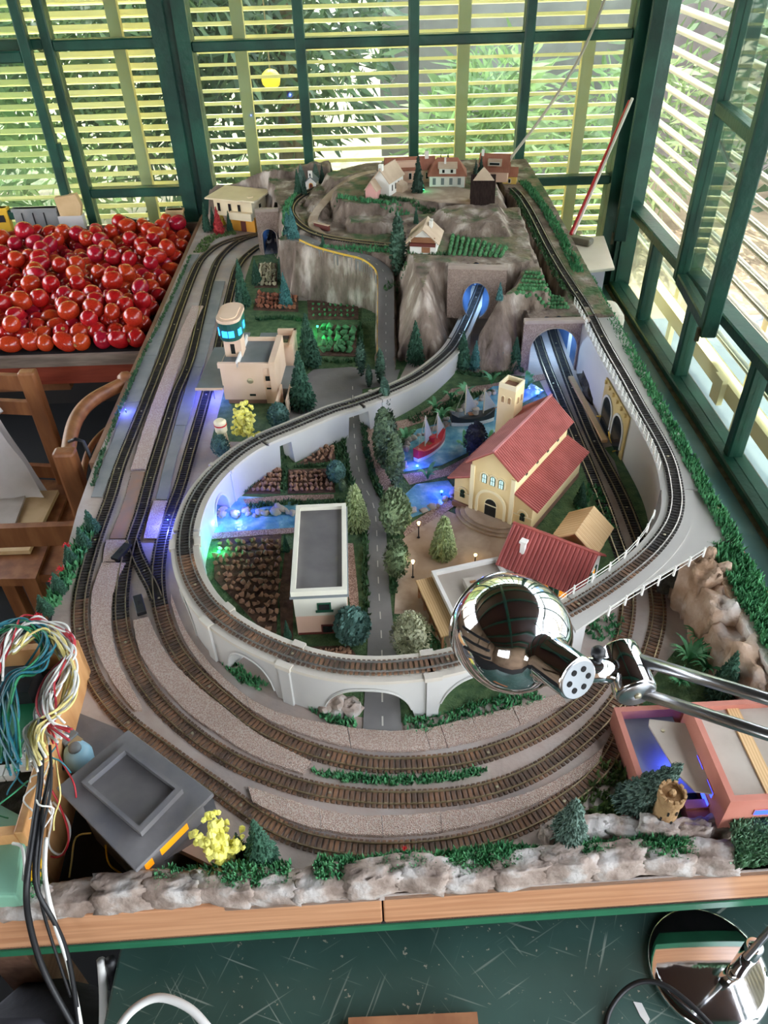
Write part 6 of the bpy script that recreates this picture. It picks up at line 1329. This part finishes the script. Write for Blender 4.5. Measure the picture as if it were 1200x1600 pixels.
MB().box(a.x-.29, a.x, a.y-.012, a.y+.006, Z0-.26, Z0-.2).build('apron', 'chair_wood', c2)
bg_ = MB(); rb = random.Random(3); nx_, nz_ = 26, 20
for s in (0, 1):
    for j in range(nz_+1):
        for i in range(nx_+1):
            x = i/nx_; z = j/nz_; w = .012+.03*math.sin(math.pi*x)*math.sin(math.pi*min(1, z*1.1))+.012*noise.noise(Vector((x*5, z*3, s*4))); bg_.v.append((-.30+.26*x*(.75+.25*(1-z)), (-1 if s == 0 else 1)*w-.04, -.30*(1-z)+.012*noise.noise(Vector((x*7, s, z)))-.02))
for s in (0, 1):
    o = s*(nx_+1)*(nz_+1)
    for j in range(nz_):
        for i in range(nx_): q = (o+j*(nx_+1)+i, o+j*(nx_+1)+i+1, o+(j+1)*(nx_+1)+i+1, o+(j+1)*(nx_+1)+i); bg_.f.append(q if s == 0 else q[::-1])
cb_ = thing('cloth_bag', 'crumpled white cloth bag hanging on the ladder-back chair', 'bag', (-.86, 1.745, -.06)); bg_.build('bag', 'cloth_white', cb_, True); MB().tube([(-.28, -.02, -.03), (-.24, .0, .045), (-.17, .035, .05), (-.10, -.02, -.03)], .012, 6).build('strap', 'cloth_white', cb_, True)
tag(MB().tube([G(108,690,.012), G(118,686,.03), G(130,690,.02), G(142,715,-.01), G(152,750,-.06), G(158,790,-.12)], .004, 6).build('cable', 'cable_black', None, True), 'black cable looped over the curved chair rail', 'cable')
pb = thing('cardboard_pile', 'flattened cardboard and papers lying on the chair seat', 'cardboard', (-.98, 1.62, ZF+.467)); Bx('sheet', 'card_tan', pb, -.2, .1, -.15, .1, 0, .012); MB().prism([(-.15, -.1), (.04, -.12), (.02, .08), (-.1, .1)], .012, .02).build('sheet', 'cardboard', pb)
# ================================================================ corner by the right window
mat('box_white', (214,206,186), (224,216,198), rough=.6, scale=8); mat('lavender', (186,180,196), rough=.6); mat('stick_red', (196,44,48), rough=.4); mat('stick_white', (228,214,200), rough=.5); mat('device', (104,102,90), (122,118,104), rough=.5, scale=30)
k = [G(u, v, -.02) for u, v in ((868,372),(944,368),(961,418),(900,425))]; cx = sum((p for p in k), Vector())/4
st = thing('corner_stand', 'cream topped stand in the corner between layout and windows', 'stand', (cx.x, cx.y, -.36)); top = [(p.x-cx.x, p.y-cx.y) for p in k]
bevel(MB().prism(top, .33, .34).build('top_board', 'box_white', st), .003); MB().prism([(x*.7, y*.7) for x, y in top], .025, .33).build('column', 'lavender', st); MB().prism([(x*.8, y*.8) for x, y in top], .0, .03).build('foot', 'box_white', st)
p0 = G(905, 380, -.02); dv = thing('handset', 'grey-green handset lying on the cream corner stand', 'device', (p0.x, p0.y, -.02), math.radians(-38)); bevel(Bx('case', 'device', dv, -.045, .045, -.02, .02, 0, .022), .008, 3); Bx('grip', 'device', dv, -.05, -.035, -.012, .012, .004, .03)
def on_y(u, v, Y): r = CM.T @ np.array([u-600., v-800., F_PX]); t = Y/r[1]; return Vector((r[0]*t, Y, CAM_H+r[2]*t))
for i, (m, du, lab) in enumerate((('stick_red', 0, 'red painted stick leaning into the window corner'), ('stick_white', 4, 'pale wooden stick leaning beside the red one'))):
    a = on_y(892+du, 366, 2.56); b = on_y(984+du, 158-4*i, 2.88); tag(MB().tube([a+(b-a)*.0, b], .0065-.001*i, 8).build('stick', m), lab, 'stick')
fc = thing('cream_case', 'rounded cream plastic case wedged beside the right track', 'case', tuple(Vector((.665, 1.98, -.335)))); bevel(Bx('body', 'box_white', fc, -.03, .04, -.05, .06, 0, .36), .02, 3); Bx('seam', 'cardboard', fc, -.0305, .0405, -.0505, .0605, .3, .304)
tag(MB().tube(smooth_path([on_y(796,252,2.62), on_y(803,240,2.62), on_y(850,178,2.7), on_y(905,92,2.82), on_y(945,0,2.9), on_y(965,-60,2.92), on_y(985,-150,2.93)], .02, 1), .0045, 6).build('loose_wire', 'rope', None, True), 'long grey wire dangling from above into the village', 'wire')
tag(MB().tube(smooth_path([G(932,650,.012), G(948,655,.012), G(951,675,.012), G(955,690,.004), G(964,702,.004), G(955,706,.006)], .006, 0), .0016, 5).build('yellow_wire', 'crate_yellow', None, True), 'yellow wire loop on the ground below the right embankment', 'wire')
# ================================================================ desk lamp
def chrome():
    m = bpy.data.materials.new('chrome'); m.use_nodes = True; MATS['chrome'] = m; n = m.node_tree.nodes; l = m.node_tree.links; b = n['Principled BSDF']; b.inputs['Base Color'].default_value = (.82, .82, .83, 1); b.inputs['Metallic'].default_value = 1
    t = n.new('ShaderNodeTexNoise'); t.inputs['Scale'].default_value = 30; mr = n.new('ShaderNodeMapRange'); mr.inputs[3].default_value = .03; mr.inputs[4].default_value = .09; l.new(t.outputs[0], mr.inputs[0]); l.new(mr.outputs[0], b.inputs['Roughness'])
chrome(); mat('aluminium', (200,200,202), rough=.28, metal=1.)
ZD = -.15
base = G(1104, 1515, ZD); lamp = thing('desk_lamp', 'chrome desk lamp with round shade reaching over the layout', 'lamp', tuple(base)); o = base.copy()
def lp(name, mb, m='chrome', smooth=True, par=None):
    mb.v = [(v[0]-o.x, v[1]-o.y, v[2]-o.z) for v in mb.v]; return mb.build(name, m, par or lamp, smooth)
bo = lp('base_disc', MB().lathe([(.001, 0), (.074, 0), (.076, .004), (.074, .010), (.066, .0125), (.001, .0135)], 64, tuple(o)))
for p in bo.data.polygons: p.use_smooth = True
J = Vector((.2394, .4715, .3497)); HD = Vector((.1375, .5329, .3421)); rod = Vector((.3401, .3986, .3722)); EL = J+(rod-J).normalized()*.235
cr_, cd, cf = Vector(CM[0]), Vector(CM[1]), Vector(CM[2])
post = Vector((o.x+.036, o.y-.006, ZD)); lp('base_post', MB().lathe([(.011, .0), (.011, .075), (.008, .078)], 20, (post.x, post.y, ZD+.012)))
pt = Vector((post.x, post.y, ZD+.07)); side = (EL-pt).cross(Vector((0, 0, 1))).normalized(); side = Vector((.8, .6, 0))
for s in (-1, 1):
    lp('lower_rod', MB().tube([pt+side*.010*s, EL+side*.010*s-Vector((0, 0, .012))], .0042, 12), 'aluminium')
u_ = (EL-J).normalized(); n_up = (u_.cross(cf)).normalized()
for s in (-1, 1): lp('upper_rod', MB().tube([J+n_up*.015*s+u_*.008, EL+n_up*.015*s], .0058, 14), 'aluminium')
def frame_M(org, ax):
    ax = ax.normalized(); a = ax.orthogonal().normalized(); b = ax.cross(a); M = Matrix.Identity(4)
    for i in range(3): M[i][0] = a[i]; M[i][1] = b[i]; M[i][2] = ax[i]; M[i][3] = org[i]
    return M
lp('elbow', MB().lathe([(.014, -.022), (.014, .022)], 20, M=frame_M(EL, side)))
jax = (cd*.55-cf*.55+cr_*.12).normalized()
lp('joint', MB().lathe([(.001, -.026), (.0195, -.026), (.0205, -.024), (.0205, .022), (.019, .024), (.001, .0245)], 28, M=frame_M(J-Vector((0, 0, 0)), jax)))
lp('joint_cap', MB().lathe([(.0195, .024), (.0175, .0265), (.001, .0267)], 24, M=frame_M(J, jax)), 'aluminium'); lp('joint_screw', MB().lathe([(.004, .0265), (.0035, .0285)], 6, M=frame_M(J, jax)), 'screw')
AX = (cr_*.47+cd*.29-cf*.835).normalized(); MH = frame_M(HD, AX)
prof = [(.053, -.036), (.0565, -.030), (.0600, -.016), (.0612, .000), (.0595, .015), (.0545, .029), (.0465, .041), (.037, .049), (.029, .053), (.0245, .056), (.0225, .061), (.0220, .098), (.0205, .1005)]
sh = MB(); nS = 48
for r, z in prof+[(r-.0012, z-.0006) for r, z in prof[::-1]]:
    for q in range(nS): sh.v.append(tuple(MH @ Vector((r*math.cos(2*math.pi*q/nS), r*math.sin(2*math.pi*q/nS), z))))
mP = 2*len(prof)
for i in range(mP-1):
    for q in range(nS): sh.f.append((i*nS+q, i*nS+(q+1) % nS, (i+1)*nS+(q+1) % nS, (i+1)*nS+q))
shade = lp('shade', sh)
cap = lp('vent_cap', MB().lathe([(.0205, .097), (.0205, .1015), (.0195, .1022), (.0005, .1024)], 32, M=MH), 'aluminium', False)
lp('rim_bead', MB().tube([MH @ Vector((.0535*math.cos(2*math.pi*q/40), .0535*math.sin(2*math.pi*q/40), -.036)) for q in range(41)], .0014, 6, cap=False))
mat('hole_black', (16,14,14), rough=.9)
for q in range(6):
    a = q*math.pi/3+.3; lp('vent_hole', MB().lathe([(.0030, .1023), (.0030, .1029)], 12, (0, 0, 0), MH @ Matrix.Translation((.0112*math.cos(a), .0112*math.sin(a), 0))), 'hole_black', False, None)
# three slots pressed into the shade, on the side facing the room
loc = MH.inverted(); best = max(range(72), key=lambda q: (MH.to_3x3() @ Vector((math.cos(q*math.pi/36), math.sin(q*math.pi/36), 0))).dot((-cf*.75-cr_*.6+cd*.12))); a0 = best*math.pi/36
def prof_r(z): return float(np.interp(z, [b for a, b in prof], [a for a, b in prof]))
for q in range(3):
    a = a0+(q-1)*.15; pts = [MH @ Vector(((prof_r(z)+.0002)*math.cos(a), (prof_r(z)+.0002)*math.sin(a), z)) for z in np.linspace(-.006+.004*q, .030+.002*q, 12)]; lp('vent_slot', MB().tube(pts, .0013, 6), 'hole_black')
nb = MH @ Vector((0, 0, .078)); lp('bracket', MB().tube([nb+(J-nb)*.1, J], .0125, 18)); kb = nb.lerp(J, .52); lp('thumb_screw', MB().lathe([(.0045, 0), (.0045, .016), (.007, .017), (.007, .023), (.004, .026)], 14, M=frame_M(kb, (-cd*.9-cf*.4))), 'black_plastic')
lp('bulb', MB().blob(tuple(MH @ Vector((0, 0, -.004))), .022, 1, 0, 2), 'paper_white')
# ================================================================ green work desk
def desk_mat():
    m = mat('desk_green', (38,62,56), (54,82,74), rough=.42, scale=5, c3=(46,72,64)); n = m.node_tree.nodes; l = m.node_tree.links; b = n['Principled BSDF']; old = b.inputs['Base Color'].links[0].from_socket; tc = n['Texture Coordinate']
    prev = old
    for k, (rz, sc) in enumerate(((.5, 170), (-.35, 210), (1.15, 190), (2.2, 230))):
        mp = n.new('ShaderNodeMapping'); mp.vector_type = 'TEXTURE'; mp.inputs['Rotation'].default_value = (0, 0, rz); mp.inputs['Scale'].default_value = (24, 1, 1); mp.inputs['Location'].default_value = (k*3.1, k, 0); l.new(tc.outputs['Object'], mp.inputs[0])
        t = n.new('ShaderNodeTexNoise'); t.inputs['Scale'].default_value = sc; t.inputs['Detail'].default_value = 1; l.new(mp.outputs[0], t.inputs[0]); mr = n.new('ShaderNodeMapRange'); mr.inputs[1].default_value = .70; mr.inputs[2].default_value = .78; mr.inputs[4].default_value = .4; l.new(t.outputs[0], mr.inputs[0])
        mx = n.new('ShaderNodeMix'); mx.data_type = 'RGBA'; l.new(mr.outputs[0], mx.inputs[0]); l.new(prev, mx.inputs[6]); mx.inputs[7].default_value = lin((176,182,168)); prev = mx.outputs[2]
    t = n.new('ShaderNodeTexNoise'); t.inputs['Scale'].default_value = 150; t.inputs['Detail'].default_value = 2; l.new(tc.outputs['Object'], t.inputs[0]); mr = n.new('ShaderNodeMapRange'); mr.inputs[1].default_value = .70; mr.inputs[2].default_value = .74; mr.inputs[4].default_value = .7; l.new(t.outputs[0], mr.inputs[0]); mx = n.new('ShaderNodeMix'); mx.data_type = 'RGBA'; l.new(mr.outputs[0], mx.inputs[0]); l.new(prev, mx.inputs[6]); mx.inputs[7].default_value = lin((170,160,140)); l.new(mx.outputs[2], b.inputs['Base Color'])
desk_mat()
dk = thing('work_desk', 'scratched dark green work desk in front of the layout', 'desk', (.2, .15, ZF)); zz = ZD-ZF
bevel(Bx('desk_top', 'desk_green', dk, -.565, .75, -.45, .45, zz-.03, zz), .004)
for x in (-.5, .7):
    for y in (-.4, .2): Bx('leg', 'desk_green', dk, x-.025, x+.025, y-.025, y+.025, 0, zz-.03)
a = G(545, 1598, ZD); tag(MB().box(0, .16, -.04, .008, 0, .012, Matrix.Translation((a.x, a.y-.006, ZD))).build('wood_offcut', 'wood_brown'), 'reddish wood offcut at the near edge of the desk', 'wood')
p = G(1001, 1582, ZD); tag(MB().prism([(-.006, .012), (.004, .010), (.009, -.008), (.004, -.014), (-.002, -.004)], 0, .0012, Matrix.Translation(p)).build('paint_flake', 'paper_white'), 'flake of white paint on the green desk beside the lamp base', 'flake')
tag(MB().tube(smooth_path([G(946,1612,ZD+.004), G(952,1580,ZD+.004), G(975,1548,ZD+.012), G(1005,1533,ZD+.022), G(1040,1540,ZD+.028), G(1080,1570,ZD+.03), G(1120,1612,ZD+.03)], .006, 1), .0032, 8).build('lamp_cord', 'cable_black', None, True), 'black lamp cord arching over the chrome base', 'cable')
tag(MB().tube(smooth_path([G(178,1620,-.10), G(200,1585,-.09), G(232,1562,-.085), G(262,1560,-.085), G(300,1578,-.09), G(330,1612,-.10)], .006, 1), .005, 8).build('cable', 'paper_white', None, True), 'thick white cable arching at the bottom left of the desk', 'cable')
tag(MB().tube(smooth_path([G(158,1500,-.14), G(162,1560,-.2), G(160,1640,-.3)], .01, 1), .006, 8).build('cable', 'paper_white', None, True), 'white cable dropping behind the left end of the desk', 'cable')
tag(MB().tube(smooth_path([G(172,1500,-.14), G(180,1545,-.2), G(186,1580,-.2), G(190,1640,-.3)], .01, 1), .007, 8).build('cable', 'cable_black', None, True), 'black corrugated cable beside the left end of the desk', 'cable')
mat('bag_black', (40,40,46), (54,54,60), rough=.8, scale=12, bump=.3, bscale=30); bb = thing('black_bag', 'dark grey fabric bag on the floor left of the desk', 'bag', (-.52, .36, ZF)); mb = MB().blob((0, 0, .30), (.16, .13, .30), 3, .18, 3); mb.build('body', 'bag_black', bb, True); MB().tube([(-.08, 0, .55), (-.06, 0, .64), (.06, 0, .64), (.08, 0, .55)], .01, 6).build('handle', 'bag_black', bb, True)
# ================================================================ wooden control box with tangled wires
mat('pine', (196,140,86), (216,164,108), rough=.5, scale=8, stretch=(6,6,1)); mat('pcb_green', (38,120,78), (50,134,92), rough=.5, scale=20); mat('control_green', (128,178,150), rough=.5); mat('wire_white', (222,220,212), rough=.5); mat('wire_teal', (30,110,124), rough=.5); mat('wire_yellow', (226,208,130), rough=.5); mat('wire_red', (178,36,48), rough=.5); mat('wire_blue', (44,84,160), rough=.5); mat('wire_green', (40,128,84), rough=.5); mat('plug_yellow', (232,180,30), rough=.4); mat('wire_black', (24,24,26), rough=.5); mat('plastic_blue', (150,196,214), rough=.35)
ZB = .075
r0, r1 = G(122, 1000, ZB), G(36, 1300, ZB); d = (r1-r0).normalized(); nl = Vector((d.y, -d.x, 0)); nl = nl if nl.x < 0 else -nl
cbx = thing('control_box', 'pine control box crammed with relays and terminal blocks at the left', 'control box', (r0.x, r0.y, 0)); q = lambda s, w: tuple((r0+d*s+nl*w)[:2]); Lr = (r1-r0).length; rel2 = lambda l: [(x-r0.x, y-r0.y) for x, y in l]
bevel(MB().prism(rel2([q(0, 0), q(Lr, 0), q(Lr, .012), q(0, .012)]), -.07, ZB).build('right_side', 'pine', cbx), .002); MB().prism(rel2([q(0, .012), q(Lr, .012), q(Lr, .16), q(0, .16)]), .02, .028).build('panel', 'bark_dark', cbx); MB().prism(rel2([q(0, 0), q(.012, 0), q(.012, .16), q(0, .16)]), -.07, ZB).build('end_side', 'pine', cbx); MB().prism(rel2([q(Lr-.012, .012), q(Lr, .012), q(Lr, .12), q(Lr-.012, .12)]), -.07, ZB-.004).build('end_side', 'pine', cbx)
MB().prism(rel2([q(.05, .045), q(.1, .045), q(.1, .09), q(.05, .09)]), .028, .085).build('relay', 'black_plastic', cbx); MB().prism(rel2([q(.10, .03), q(.17, .03), q(.17, .12), q(.10, .12)]), .028, .06).build('circuit_board', 'pcb_green', cbx)
for s in range(9): MB().prism(rel2([q(.105+.012*s, .016), q(.115+.012*s, .016), q(.115+.012*s, .032), q(.105+.012*s, .032)]), .06, .072).build('terminal_block', 'wire_white', cbx)
for s in range(6): MB().prism(rel2([q(.20, .04+.014*s), q(.216, .04+.014*s), q(.216, .052+.014*s), q(.20, .052+.014*s)]), .05, .064).build('terminal_block', 'wire_white', cbx)
k = [G(u, v, .05) for u, v in ((-30,1240),(42,1278),(26,1400),(-50,1400))]; ctr = sum(k, Vector())/4; cg = thing('controller', 'pale green railway controller with yellow plugs at the left frame edge', 'controller', (ctr.x, ctr.y, -.07)); kk = [(p.x-ctr.x, p.y-ctr.y) for p in k]; bevel(MB().prism(kk, 0, .12).build('case', 'control_green', cg), .004)
e0, e1 = Vector(kk[1]+(0,)), Vector(kk[2]+(0,)); ed = (e1-e0); Mx = face((e0+e1)/2, (e1-e0) if (e1-e0).cross(UPV).dot((e0+e1)/2) > 0 else (e0-e1))
MB().box(-.026, .03, -.002, 0, .085, .112, Mx).build('socket_plate', 'paver', cg)
for i, a in enumerate((-.018, -.002)): MB().box(a-.005, a+.005, -.016, -.002, .093, .104, Mx).build('plug', 'plug_yellow', cg)
for i, a in enumerate((.012, .024)): MB().box(a-.004, a+.004, -.004, -.002, .094, .104, Mx).build('switch', 'black_plastic' if i == 0 else 'wire_white', cg)
rw_ = random.Random(12); WC = ['wire_white', 'wire_teal', 'wire_yellow', 'wire_white', 'wire_teal', 'wire_white', 'wire_red', 'wire_green', 'wire_yellow']
cname = {'wire_white': 'white', 'wire_teal': 'teal', 'wire_yellow': 'pale yellow', 'wire_blue': 'blue', 'wire_red': 'red', 'wire_green': 'green', 'wire_black': 'black'}
def wire(pts, m, r, label, it=1): return tag(MB().tube(smooth_path([Vector(p) for p in pts], .005, it), r, 5).build('wire', m, None, True), label, 'wire', 'wires at the control box')
for i in range(46):        # twisted bundle looping over the box
    ph = rw_.uniform(0, 6.28); m = WC[i % 9]; band = i % 3; pts = []
    route = [[(-10,1060),(10,1000),(45,972),(95,985),(110,1015),(85,1060),(70,1110),(95,1150)], [(-10,985),(30,975),(75,1000),(55,1045),(20,1062),(10,1120),(18,1200)], [(20,1015),(60,985),(95,1010),(115,1060),(90,1110),(55,1140),(60,1190)]][band]
    for s, (u, v) in enumerate(route): w = .011 if s < 5 else .018; pts.append(G(u+rw_.uniform(-9, 9), v+rw_.uniform(-9, 9), ZB+.03+.012*math.sin(ph+s*1.9))+Vector((w*math.cos(ph+s*1.6)*.5, w*math.sin(ph+s*1.6)*.5, 0)))
    wire(pts, m, .0017, '%s wire in the %s twisted bundle over the pine control box' % (cname[m], ('outer', 'upper', 'inner')[band]))
for i in range(12):        # loose wires by the terminal blocks
    u0, v0 = 70+rw_.uniform(-30, 25), 1140+rw_.uniform(-10, 90); m = WC[(i*2) % 9]; pts = [G(u0, v0, .08)]
    for s in range(4): u0 += rw_.uniform(-28, 28); v0 += rw_.uniform(5, 40); pts.append(G(u0, v0, .085-.012*s+rw_.uniform(0, .02)))
    wire(pts, m, .0011, '%s loose wire curling below the terminal blocks' % cname[m])
wire([G(75,1225,.06), G(95,1262,.03), G(108,1310,.01), G(92,1340,-.02), G(60,1330,-.02)], 'wire_red', .0014, 'red loop of wire left of the dark square station'); wire([G(68,1218,.06), G(82,1270,.03), G(75,1320,.0), G(98,1335,-.02), G(110,1290,.0), G(80,1250,.02)], 'wire_white', .0016, 'white loop of wire left of the dark square station')
wire([G(142,1302,-.03), G(118,1308,-.04), G(112,1345,-.05), G(108,1372,-.06)], 'wire_yellow', .0013, 'pale wire hooked under the dark square station'); wire([G(165,1320,-.03), G(170,1350,-.04), G(190,1365,-.05)], 'plug_yellow', .0012, 'yellow wire tip below the dark square station')
for i, (lab, m, r, pts) in enumerate((('thick black cable hanging down the left of the front board', 'wire_black', .004, [(63,1125,.11),(64,1210,.10),(52,1300,.09),(42,1380,.07),(46,1440,.02),(70,1520,-.05),(120,1612,-.12)]), ('second black cable crossing the front board at the left', 'wire_black', .003, [(80,1200,.09),(62,1290,.09),(55,1380,.07),(85,1440,.03),(108,1500,-.03),(125,1612,-.12)]), ('pale grey cable crossing the front board at the left', 'wire_white', .003, [(72,1310,.06),(70,1370,.06),(85,1440,.03),(108,1510,-.04),(128,1612,-.12)]), ('thin dark cable trailing over the pine rim', 'wire_black', .002, [(78,1165,.1),(80,1230,.1),(66,1300,.09),(60,1380,.06),(75,1450,.0),(112,1560,-.08)]), ('white plug lead of the pale green controller', 'wire_white', .002, [(20,1318,.07),(34,1322,.075),(38,1345,.06),(40,1372,.05)]))): wire([G(u, v, z) for u, v, z in pts], m, r, lab)
cn = thing('cable_connector', 'grey plug connector lying beside the pine rim', 'connector', tuple(G(108,1158,.02)), math.radians(-35)); bevel(Bx('housing', 'roof_grey', cn, -.02, .012, -.012, .012, 0, .016), .002); Bx('metal_shell', 'screw', cn, .012, .024, -.009, .009, .003, .013)
kn = thing('blue_valve', 'pale blue plastic cap with grey knob beside the dark square station', 'cap', tuple(G(128,1192,.0))); MB().lathe([(.018, 0), (.02, .02), (.016, .032), (.008, .035)], 20).build('cap', 'plastic_blue', kn, True); MB().lathe([(.009, .034), (.008, .040), (.003, .041)], 14).build('knob', 'roof_grey', kn, True); MB().tube([(-.01, 0, .012), (-.04, -.03, .008), (-.06, -.04, .0)], .006, 8).build('stem', 'black_plastic', kn, True)
tag(MB().prism([(-.005, 0), (.005, 0), (.005, .004), (-.005, .004)], 0, .004).build('dummy', 'iron'), None, None) if False else None
